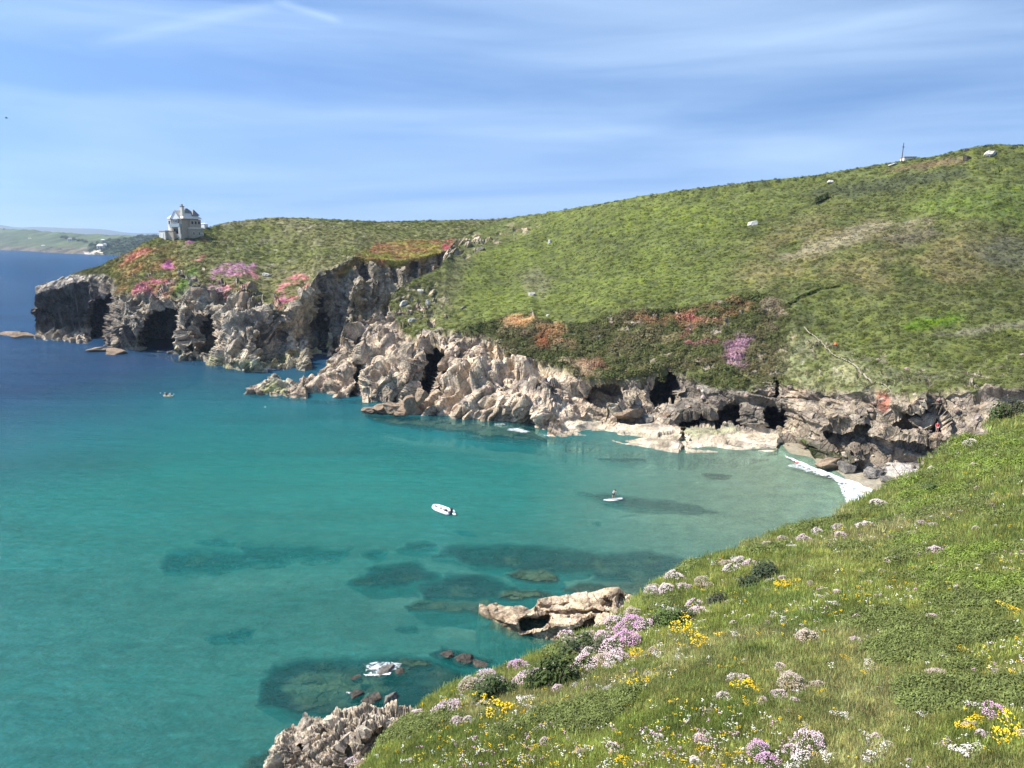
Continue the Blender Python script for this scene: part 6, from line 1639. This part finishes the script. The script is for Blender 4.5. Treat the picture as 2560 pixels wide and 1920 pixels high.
# pole and hut on the skyline
P0 = onB(2253, 404)
pl = empty('pole', P0, 0.3, 'tall thin leaning pole on the hill skyline', 'pole')
pxm = pxsize(P0, 1)
bm = bmesh.new(); bmesh.ops.create_cone(bm, segments=8, radius1=0.13, radius2=0.09, depth=54 * pxm, matrix=Matrix.Translation((0, 0, 27 * pxm - 1))); bmobj('post', bm, M_WOOD, pl)
boxo('crosspiece', M_WOOD, pl, (-0.3, 0.3, -0.1, 0.1, 43 * pxm - 1, 43 * pxm - 0.8))
pl.rotation_euler = (0, 0.05, 0.3)
P0 = onB(2292, 393)
ht = empty('low_hut', (P0[0], P0[1] + 4, P0[2] + 0.2), -0.1, 'low cream hut with a flat brown roof peeping over the skyline', 'hut')
q = pxm
boxo('wall', M_CREAM, ht, (-14 * q, 14 * q, 0, 3, -1.5, 4.2 * q)); boxo('roof', plain('brown_roof', (0.3, 0.2, 0.14), 0.9, 0.2), ht, (-14.6 * q, 14.6 * q, -0.2, 3.2, 4.2 * q, 6.2 * q))

# far coast houses
for i, (x, y, w, h_, lab, cat) in enumerate([
    (177, 598.5, 11, 9, 'square grey tower-like house beside dark trees on the far coast', 'house'),
    (258, 603, 9, 5, 'small bright white cottage in the fields of the far coast', 'cottage'),
    (252, 622, 15, 13, 'pinkish house above the little harbour on the far coast', 'house'),
    (264, 622.5, 7, 4, 'little white shed right of the pinkish harbour house', 'shed'),
    (107, 613.5, 8, 3, 'white hut on the low cliffs of the far coast', 'hut'),
    (74, 594, 7, 2.5, 'pale roof in the left fields of the far coast', 'barn')]):
    P = sheet_point(C_V, C_px, C_py, x, y + h_ / 2); k = pxsize(P, 1)
    r = empty('far_house', P, 0.2, lab, cat)
    hh = k * h_; ww = k * w
    boxo('wall', M_WHITE if i in (1, 3, 4) else M_CREAM, r, (-ww / 2, ww / 2, -ww / 3, ww / 3, -5, hh * 0.62))
    hip('roof', M_SLATE if i == 0 else M_SLATE2, r, -ww / 2, ww / 2, -ww / 3, ww / 3, hh * 0.62, hh, -ww / 3, ww / 3, 0, 0, ww * 0.04, hh * 0.05)
    wi = boxo('window', M_DARKGLASS, r, (-ww * .25, -ww * .1, -ww / 3 - 0.3, -ww / 3, hh * .2, hh * .45)); wi2 = boxo('window', M_DARKGLASS, r, (ww * .1, ww * .25, -ww / 3 - 0.3, -ww / 3, hh * .2, hh * .45))
idx_ = [(155, 592), (163, 592), (168, 594), (186, 598), (195, 599), (206, 600), (214, 602), (10, 571)]
for i, (x, y) in enumerate(idx_):
    P = sheet_point(C_V, C_px, C_py, x, y + 3); k = pxsize(P, 1)
    lab = ['leftmost dark tree beside the grey far house', 'second dark tree left of the grey far house', 'dark tree touching the left of the grey far house', 'dark tree just right of the grey far house', 'second tree right of the grey far house', 'third tree right of the grey far house', 'rightmost tree of the row by the grey far house', 'lone tree on the far coast skyline at the left edge'][i]
    t = empty('far_tree', P, i, lab, 'tree')
    V_, F_ = leaf_clump(i + 700, 260, 0.5, 0.7, 0.07)
    o = mesh_obj('crown', V_, F_, plain('far_tree_leaves', (0.03, 0.045, 0.02), 0.9, 0.4, 0.1), t); sz = k * (12 if i < 7 else 6); o.scale = (sz, sz, sz * 0.9); o['kind'] = 'stuff'
    bm = bmesh.new(); bmesh.ops.create_cone(bm, segments=6, radius1=sz * 0.05, radius2=sz * 0.02, depth=sz * 0.5, matrix=Matrix.Translation((0, 0, sz * 0.15))); bmobj('trunk', bm, M_WOOD, t)

# ---------------------------------------------------------------- path on the hillside
pp = [(2008, 822), (2018, 834), (2032, 842), (2048, 855), (2062, 872), (2084, 890), (2110, 905), (2132, 918), (2142, 926), (2156, 938), (2164, 950), (2176, 956), (2200, 962), (2218, 972), (2228, 982)]
xs_ = []; 
for i in range(len(pp) - 1):
    for t in np.linspace(0, 1, 8, endpoint=False): xs_.append((lerp(pp[i][0], pp[i + 1][0], t), lerp(pp[i][1], pp[i + 1][1], t)))
VL, VR = [], []
for i, (x, y) in enumerate(xs_):
    wd = 2.4 if 2128 < x < 2185 else 1.3
    a = onB(x - wd, y + wd * .6); b = onB(x + wd, y - wd * .6)
    up = np.array([0, -0.35, 0.4]); m_ = (a + b) / 2; dd = (b - a); ln = max(np.linalg.norm(dd), 1e-3); wm = pxsize(m_, wd * 2.2)
    dd = np.array([1, 0, 0]) * wm / 2
    VL.append(m_ - dd + up); VR.append(m_ + dd + up)
n_ = len(VL); V_ = VL + VR; F_ = [(i, i + 1, n_ + i + 1, n_ + i) for i in range(n_ - 1)]
pth = mesh_obj('path', V_, F_, M_PATH); tag(pth, kind='structure')

# ---------------------------------------------------------------- people
def skin_part(name, pts, edges, radii, mat, parent, sub=1):
    me = bpy.data.meshes.new(name); me.from_pydata([tuple(p) for p in pts], edges, []); me.update(); me.materials.append(mat)
    o = bpy.data.objects.new(name, me); COL.objects.link(o); o.parent = parent
    md = o.modifiers.new('skin', 'SKIN'); md.use_smooth_shade = True
    for i, r in enumerate(radii):
        r = r if isinstance(r, tuple) else (r, r)
        me.skin_vertices[0].data[i].radius = r
    me.skin_vertices[0].data[0].use_root = True
    sb = o.modifiers.new('sub', 'SUBSURF'); sb.levels = sub; sb.render_levels = sub
    return o
def person(P, rz, J, label, top=None, bottom=None, hair=M_HAIR, group=None, hat=None):
    """J: joint positions (metres, feet at z=0)"""
    r = empty('person', P, rz, label, 'person', group)
    names = ['pelvis', 'waist', 'chest', 'neck', 'chin', 'head', 'shl', 'ell', 'wrl', 'hnl', 'shr', 'elr', 'wrr', 'hnr', 'hpl', 'knl', 'anl', 'tol', 'hpr', 'knr', 'anr', 'tor']
    E_ = [('pelvis', 'waist'), ('waist', 'chest'), ('chest', 'neck'), ('neck', 'chin'), ('chin', 'head'), ('chest', 'shl'), ('shl', 'ell'), ('ell', 'wrl'), ('wrl', 'hnl'), ('chest', 'shr'), ('shr', 'elr'), ('elr', 'wrr'), ('wrr', 'hnr'),
          ('pelvis', 'hpl'), ('hpl', 'knl'), ('knl', 'anl'), ('anl', 'tol'), ('pelvis', 'hpr'), ('hpr', 'knr'), ('knr', 'anr'), ('anr', 'tor')]
    R = dict(pelvis=(.15, .11), waist=(.13, .1), chest=(.16, .11), neck=.055, chin=.075, head=.085, sh=.06, el=.042, wr=.03, hn=.035, hp=.09, kn=.055, an=.037, to=.035)
    pts = [J[k] for k in names]; rad = [R.get(k, R.get(k[:2])) for k in names]
    skin_part('body', pts, [(names.index(a), names.index(b)) for a, b in E_], rad, M_SKIN, r)
    hd = Vector(J['head'])
    bm = bmesh.new(); bmesh.ops.create_icosphere(bm, subdivisions=2, radius=0.108, matrix=Matrix.Translation(hd + Vector((0, 0.02, 0.03))))
    bmobj('hair', bm, hair, r)
    if top:
        k = ['waist', 'chest', 'shl', 'ell2', 'shr', 'elr2', 'pelvis']
        p = [J['waist'], J['chest'], J['shl'], tuple(Vector(J['shl']).lerp(Vector(J['ell']), .7)), J['shr'], tuple(Vector(J['shr']).lerp(Vector(J['elr']), .7)), tuple(Vector(J['pelvis']).lerp(Vector(J['waist']), .3))]
        skin_part('shirt', p, [(0, 1), (1, 2), (2, 3), (1, 4), (4, 5), (0, 6)], [(.155, .125), (.185, .135), .08, .062, .08, .062, (.165, .125)], top, r)
    if bottom:
        p = [J['pelvis'], J['hpl'], tuple(Vector(J['hpl']).lerp(Vector(J['knl']), .6)), J['hpr'], tuple(Vector(J['hpr']).lerp(Vector(J['knr']), .6))]
        skin_part('shorts', p, [(0, 1), (1, 2), (0, 3), (3, 4)], [(.165, .12), .105, .085, .105, .085], bottom, r)
    return r
STAND = dict(pelvis=(0, 0, .93), waist=(0, 0, 1.1), chest=(0, 0, 1.32), neck=(0, 0, 1.47), chin=(0, -.03, 1.55), head=(0, -.02, 1.65), shl=(-.19, 0, 1.40), ell=(-.25, -.02, 1.14), wrl=(-.22, -.15, .93), hnl=(-.21, -.19, .86),
             shr=(.19, 0, 1.40), elr=(.25, -.02, 1.14), wrr=(.23, -.12, .93), hnr=(.22, -.15, .85), hpl=(-.1, 0, .86), knl=(-.11, -.03, .48), anl=(-.11, .02, .08), tol=(-.12, -.14, .03), hpr=(.1, 0, .86), knr=(.11, -.03, .48), anr=(.11, .02, .08), tor=(.12, -.14, .03))
# bending paddler, leaning to the right side of the board with the paddle
PADDLE = dict(STAND, pelvis=(0, 0, .86), waist=(.05, -.07, 1.02), chest=(.1, -.2, 1.2), neck=(.13, -.3, 1.3), chin=(.14, -.37, 1.34), head=(.15, -.42, 1.41), shl=(-.07, -.24, 1.27), ell=(.05, -.48, 1.2), wrl=(.28, -.55, 1.22), hnl=(.34, -.56, 1.22),
              shr=(.27, -.18, 1.22), elr=(.42, -.3, 1.0), wrr=(.52, -.42, .8), hnr=(.56, -.44, .74), hpl=(-.1, 0, .82), knl=(-.14, -.14, .46), hpr=(.1, 0, .82), knr=(.14, -.14, .46), anl=(-.14, .02, .08), anr=(.14, .02, .08), tol=(-.15, -.14, .03), tor=(.15, -.14, .03))
BP = at_z(1533, 1250, 0.0)
board = empty('paddleboard', BP, math.radians(200), 'white stand-up paddleboard on the turquoise water with a person on it', 'paddleboard')
bm = bmesh.new()
rings = []
for i in range(13):
    t = i / 12; x = -1.5 + 3.0 * t; wv = 0.42 * (math.sin(math.pi * min(1, max(0.02, t))) ** 0.45) if 0 < t < 1 else 0.05
    rk_ = 0.22 * max(0, t - 0.7) ** 1.5 * 4
    rings.append([bm.verts.new((x, s_ * wv, z_ + rk_)) for s_, z_ in ((-1, .06), (-.7, .13), (.7, .13), (1, .06), (.8, -.03), (-.8, -.03))])
for i in range(12):
    for k in range(6): bm.faces.new((rings[i][k], rings[i][(k + 1) % 6], rings[i + 1][(k + 1) % 6], rings[i + 1][k]))
bm.faces.new(rings[0][::-1]); bm.faces.new(rings[-1])
dk = bmobj('deck', bm, M_WHITE, board); boxo('grip_pad', M_BALC, board, (-0.7, 0.4, -0.28, 0.28, 0.128, 0.14))
boxo('fin', M_BLACK, board, (-1.3, -1.1, -0.01, 0.01, -0.25, -0.02))
person((BP[0], BP[1], BP[2] + 0.14), math.radians(10), PADDLE, 'person in a white top bending as they paddle a white board', M_WHITECL, M_DARKCL)
pd = empty('paddle', (BP[0] + 0.42, BP[1] - 0.5, 0.14), math.radians(10), 'long paddle with a black blade held beside the white board', 'paddle')
bm = bmesh.new()
def tube(bm, a, b, r, seg=8):
    a, b = Vector(a), Vector(b); q = (b - a).to_track_quat('Z', 'Y').to_matrix().to_4x4()
    bmesh.ops.create_cone(bm, segments=seg, radius1=r, radius2=r, depth=(b - a).length, cap_ends=True, matrix=Matrix.Translation((a + b) / 2) @ q)
tube(bm, (-0.1, 0, 1.3), (1.1, 0.15, 0.05), 0.016); bmobj('shaft', bm, M_BALC, pd)
bm = bmesh.new(); bmesh.ops.create_uvsphere(bm, u_segments=10, v_segments=6, radius=1, matrix=Matrix.Translation((1.2, 0.16, 0.0)) @ Matrix.Rotation(0.7, 4, 'Y') @ Matrix.Diagonal((0.24, 0.11, 0.03, 1))); bmobj('blade', bm, M_BLACK, pd)

# dinghy
b0 = at_z(1084, 1270, 0.0); b1 = at_z(1130, 1287, 0.0); mid = (b0 + b1) / 2
ang = math.atan2(b0[1] - b1[1], b0[0] - b1[0]); Ld = float(np.linalg.norm(b0 - b1))
dg = empty('dinghy', mid, ang, 'white inflatable dinghy with an outboard motor moored on the turquoise water', 'dinghy')
me_pts = []
def ring_tube(path, radii, seg=10):
    bm = bmesh.new(); rs_ = []
    for i, p in enumerate(path):
        d = (Vector(path[min(i + 1, len(path) - 1)]) - Vector(path[max(i - 1, 0)])).normalized(); u = Vector((0, 0, 1)); s_ = d.cross(u).normalized(); u = s_.cross(d)
        rs_.append([bm.verts.new(Vector(p) + (s_ * math.cos(t) + u * math.sin(t)) * radii[i]) for t in [2 * math.pi * k / seg for k in range(seg)]])
    for i in range(len(path) - 1):
        for k in range(seg): bm.faces.new((rs_[i][k], rs_[i][(k + 1) % seg], rs_[i + 1][(k + 1) % seg], rs_[i + 1][k]))
    bm.faces.new(rs_[0][::-1]); bm.faces.new(rs_[-1]); return bm
hL = Ld / 2
path = [(-hL, -.55, .2), (-hL + .3, -.58, .22), (-.2, -.6, .24), (hL * .45, -.56, .27), (hL * .8, -.36, .33), (hL * .95, 0, .37), (hL * .8, .36, .33), (hL * .45, .56, .27), (-.2, .6, .24), (-hL + .3, .58, .22), (-hL, .55, .2)]
o = bmobj('tube', ring_tube(path, [.08, .22, .24, .24, .23, .22, .23, .24, .24, .22, .08], 12), M_RUBBER, dg)
for p_ in o.data.polygons: p_.use_smooth = True
boxo('floor', plain('grey_floor', (0.45, 0.46, 0.47), 0.7), dg, (-hL + .35, hL * .8, -.42, .42, 0.06, 0.1))
boxo('transom', plain('pale_board', (0.6, 0.6, 0.58), 0.6), dg, (-hL + .3, -hL + .36, -.45, .45, 0.02, .5))
boxo('seat', M_WHITE, dg, (-.35, -.05, -.5, .5, .38, .44)); boxo('seat', M_WHITE, dg, (.6, .85, -.4, .4, .38, .43))
boxo('bag', M_BLACK, dg, (-.9, -.6, -.1, .25, .1, .42)); boxo('fuel_tank', M_BLACK, dg, (.1, .4, -.2, .15, .1, .32))
boxo('motor_leg', M_BLACK, dg, (-hL + .05, -hL + .22, -.06, .06, -.5, .62)); 
bm = bmesh.new(); bmesh.ops.create_uvsphere(bm, u_segments=12, v_segments=8, radius=1, matrix=Matrix.Translation((-hL + .1, 0, .78)) @ Matrix.Diagonal((.27, .16, .2, 1))); bmobj('motor_cowl', bm, M_BLACK, dg)
bm = bmesh.new(); bmesh.ops.create_uvsphere(bm, u_segments=12, v_segments=8, radius=1, matrix=Matrix.Translation((-hL - .35, -.1, .16)) @ Matrix.Diagonal((.36, .16, .16, 1))); bmobj('fender', bm, M_RUBBER, dg)

# kayak with two people
KP = at_z(421, 992, 0.0)
ky = empty('kayak', KP, math.radians(-6), 'pale yellow kayak with two paddlers on the dark blue water', 'kayak')
bm = bmesh.new(); rings = []
for i in range(15):
    t = i / 14; x = -1.25 + 2.5 * t; wv = 0.38 * math.sin(math.pi * t) ** 0.6 if 0 < t < 1 else 0.02; rk_ = 0.9 * abs(t - .5) ** 3
    rings.append([bm.verts.new((x, s_ * wv, z_ + rk_)) for s_, z_ in ((-1, .26), (-.6, .32), (.6, .32), (1, .26), (.6, -.05), (-.6, -.05))])
for i in range(14):
    for k in range(6): bm.faces.new((rings[i][k], rings[i][(k + 1) % 6], rings[i + 1][(k + 1) % 6], rings[i + 1][k]))
bm.faces.new(rings[0][::-1]); bm.faces.new(rings[-1]); bmobj('hull', bm, M_YELLOWH, ky); boxo('seat', M_BLACK, ky, (-.62, -.3, -.2, .2, .31, .36)); boxo('seat', M_BLACK, ky, (.35, .65, -.2, .2, .31, .36))
SIT = dict(pelvis=(0, 0, .1), waist=(0, .03, .26), chest=(0, .03, .48), neck=(0, .02, .62), chin=(0, 0, .69), head=(0, 0, .79), shl=(-.19, .02, .55), ell=(-.33, -.1, .4), wrl=(-.3, -.32, .42), hnl=(-.29, -.38, .44), shr=(.19, .02, .55), elr=(.33, -.1, .38), wrr=(.3, -.32, .38), hnr=(.29, -.38, .38),
           hpl=(-.09, -.04, .08), knl=(-.14, -.42, .28), anl=(-.12, -.78, .08), tol=(-.12, -.84, .16), hpr=(.09, -.04, .08), knr=(.14, -.42, .28), anr=(.12, -.78, .08), tor=(.12, -.84, .16))
person((KP[0] - 0.45, KP[1], 0.3), math.radians(-96), SIT, 'person in dark clothes seated at the left end of the kayak', M_DARKCL, M_DARKCL)
person((KP[0] + 0.5, KP[1], 0.3), math.radians(-96), SIT, 'person in a white top seated at the right of the kayak', M_WHITECL, M_DARKCL)
for i, (dx_, lab) in enumerate(((-0.75, 'kayak paddle with white blades at the left paddler'), (0.3, 'kayak paddle with white blades at the right paddler'))):
    pk = empty('paddle', (KP[0] + dx_, KP[1] - 0.05, 0.72), math.radians(10), lab, 'paddle')
    bm = bmesh.new(); tube(bm, (-.85, 0, .22), (.85, 0, -.1), .016); bmobj('shaft', bm, M_BLACK, pk)
    for sx, z_ in ((-.95, .24), (.95, -.12)):
        bm = bmesh.new(); bmesh.ops.create_uvsphere(bm, u_segments=8, v_segments=5, radius=1, matrix=Matrix.Translation((sx, 0, z_)) @ Matrix.Diagonal((.2, .03, .09, 1))); bmobj('blade', bm, M_WHITE, pk)

# red shirted person on the rocks, swimmer in the surf
RP = sheet_point(B_V, B_px, B_py, 2342, 1082)
fp = at_Y(2342, 1082, RP[1] - 1.2)
person(fp, math.radians(-20), STAND, 'person in a red top and pale shorts standing on the rocks above the beach', M_RED, plain('beige_cloth', (0.55, 0.45, 0.35), 0.8))
boulder('boulder', (fp[0], fp[1], fp[2] - 0.55), (2.6, 2.0, 1.4), M_ROCKTAN, 4, 'pale tan rock under the feet of the person in red', sub=4)
sw = at_z(1990, 1160, 0.0)
SWIM = dict(pelvis=(0, .35, -.02), waist=(0, .18, .02), chest=(0, -.05, .06), neck=(0, -.2, .1), chin=(0, -.27, .13), head=(0, -.33, .2), shl=(-.19, -.1, .06), ell=(-.4, -.25, 0), wrl=(-.45, -.5, -.02), hnl=(-.46, -.57, -.02), shr=(.19, -.1, .06), elr=(.4, -.22, 0), wrr=(.42, -.46, -.02), hnr=(.42, -.53, -.02),
            hpl=(-.09, .42, -.03), knl=(-.12, .8, -.08), anl=(-.12, 1.15, -.12), tol=(-.12, 1.28, -.14), hpr=(.09, .42, -.03), knr=(.13, .8, -.08), anr=(.14, 1.15, -.12), tor=(.14, 1.28, -.14))
person((sw[0], sw[1], 0.22), math.radians(-75), SWIM, 'swimmer in pink lying in the white surf at the beach', M_PINKCL, M_PINKCL)

# orange buoy on the hillside, bird in the sky
OP = onB(2086, 862); k = pxsize(OP, 1)
by = empty('buoy', (OP[0], OP[1] - 0.3, OP[2] + 3.5 * k), 0.2, 'round orange buoy lying on the grass beside the hillside path', 'buoy')
bm = bmesh.new(); bmesh.ops.create_uvsphere(bm, u_segments=14, v_segments=10, radius=5.2 * k, matrix=Matrix.Diagonal((.8, .8, 1.1, 1))); o = bmobj('float', bm, M_ORANGE, by)
for p_ in o.data.polygons: p_.use_smooth = True
bm = bmesh.new(); bmesh.ops.create_cone(bm, segments=10, radius1=1.4 * k, radius2=1.0 * k, depth=1.6 * k, matrix=Matrix.Translation((0, 0, 6.1 * k))); bmobj('lug', bm, M_ORANGE, by)
BPt = at_Y(16, 295, 120.0)
bd = empty('bird', BPt, 0.4, 'small dark bird gliding in the sky at the far left', 'bird')
bm = bmesh.new(); bmesh.ops.create_uvsphere(bm, u_segments=8, v_segments=6, radius=1, matrix=Matrix.Diagonal((.22, .06, .06, 1))); bmobj('body', bm, M_BLACK, bd)
for s_ in (-1, 1):
    mesh_obj('wing', [(-.06, 0, .03), (.1, 0, .03), (.04, s_ * .25, .13), (-.08, s_ * .45, .06), (-.1, s_ * .24, .12), (-.06, 0, .02), (.1, 0, .02), (.04, s_ * .25, .12), (-.08, s_ * .45, .055), (-.1, s_ * .24, .11)], [(0, 1, 2, 4), (4, 2, 3), (5, 9, 7, 6), (9, 8, 7)], M_BLACK, bd)

# ---------------------------------------------------------------- sea air: one box of even thin haze
HZ = 16000.0
bm = bmesh.new(); box(bm, -HZ, HZ, -900, 15500, -12.5, 330)
mh, n, l = new_mat('air')
out = N(n, 'ShaderNodeOutputMaterial'); pv = N(n, 'ShaderNodeVolumePrincipled', inp={'Density': 0.00007, 'Anisotropy': 0.2, 'Color': (0.62, 0.78, 1.0, 1)})
l.new(pv.outputs[0], out.inputs['Volume'])
hz = bmobj('haze', bm, mh); tag(hz, kind='stuff')
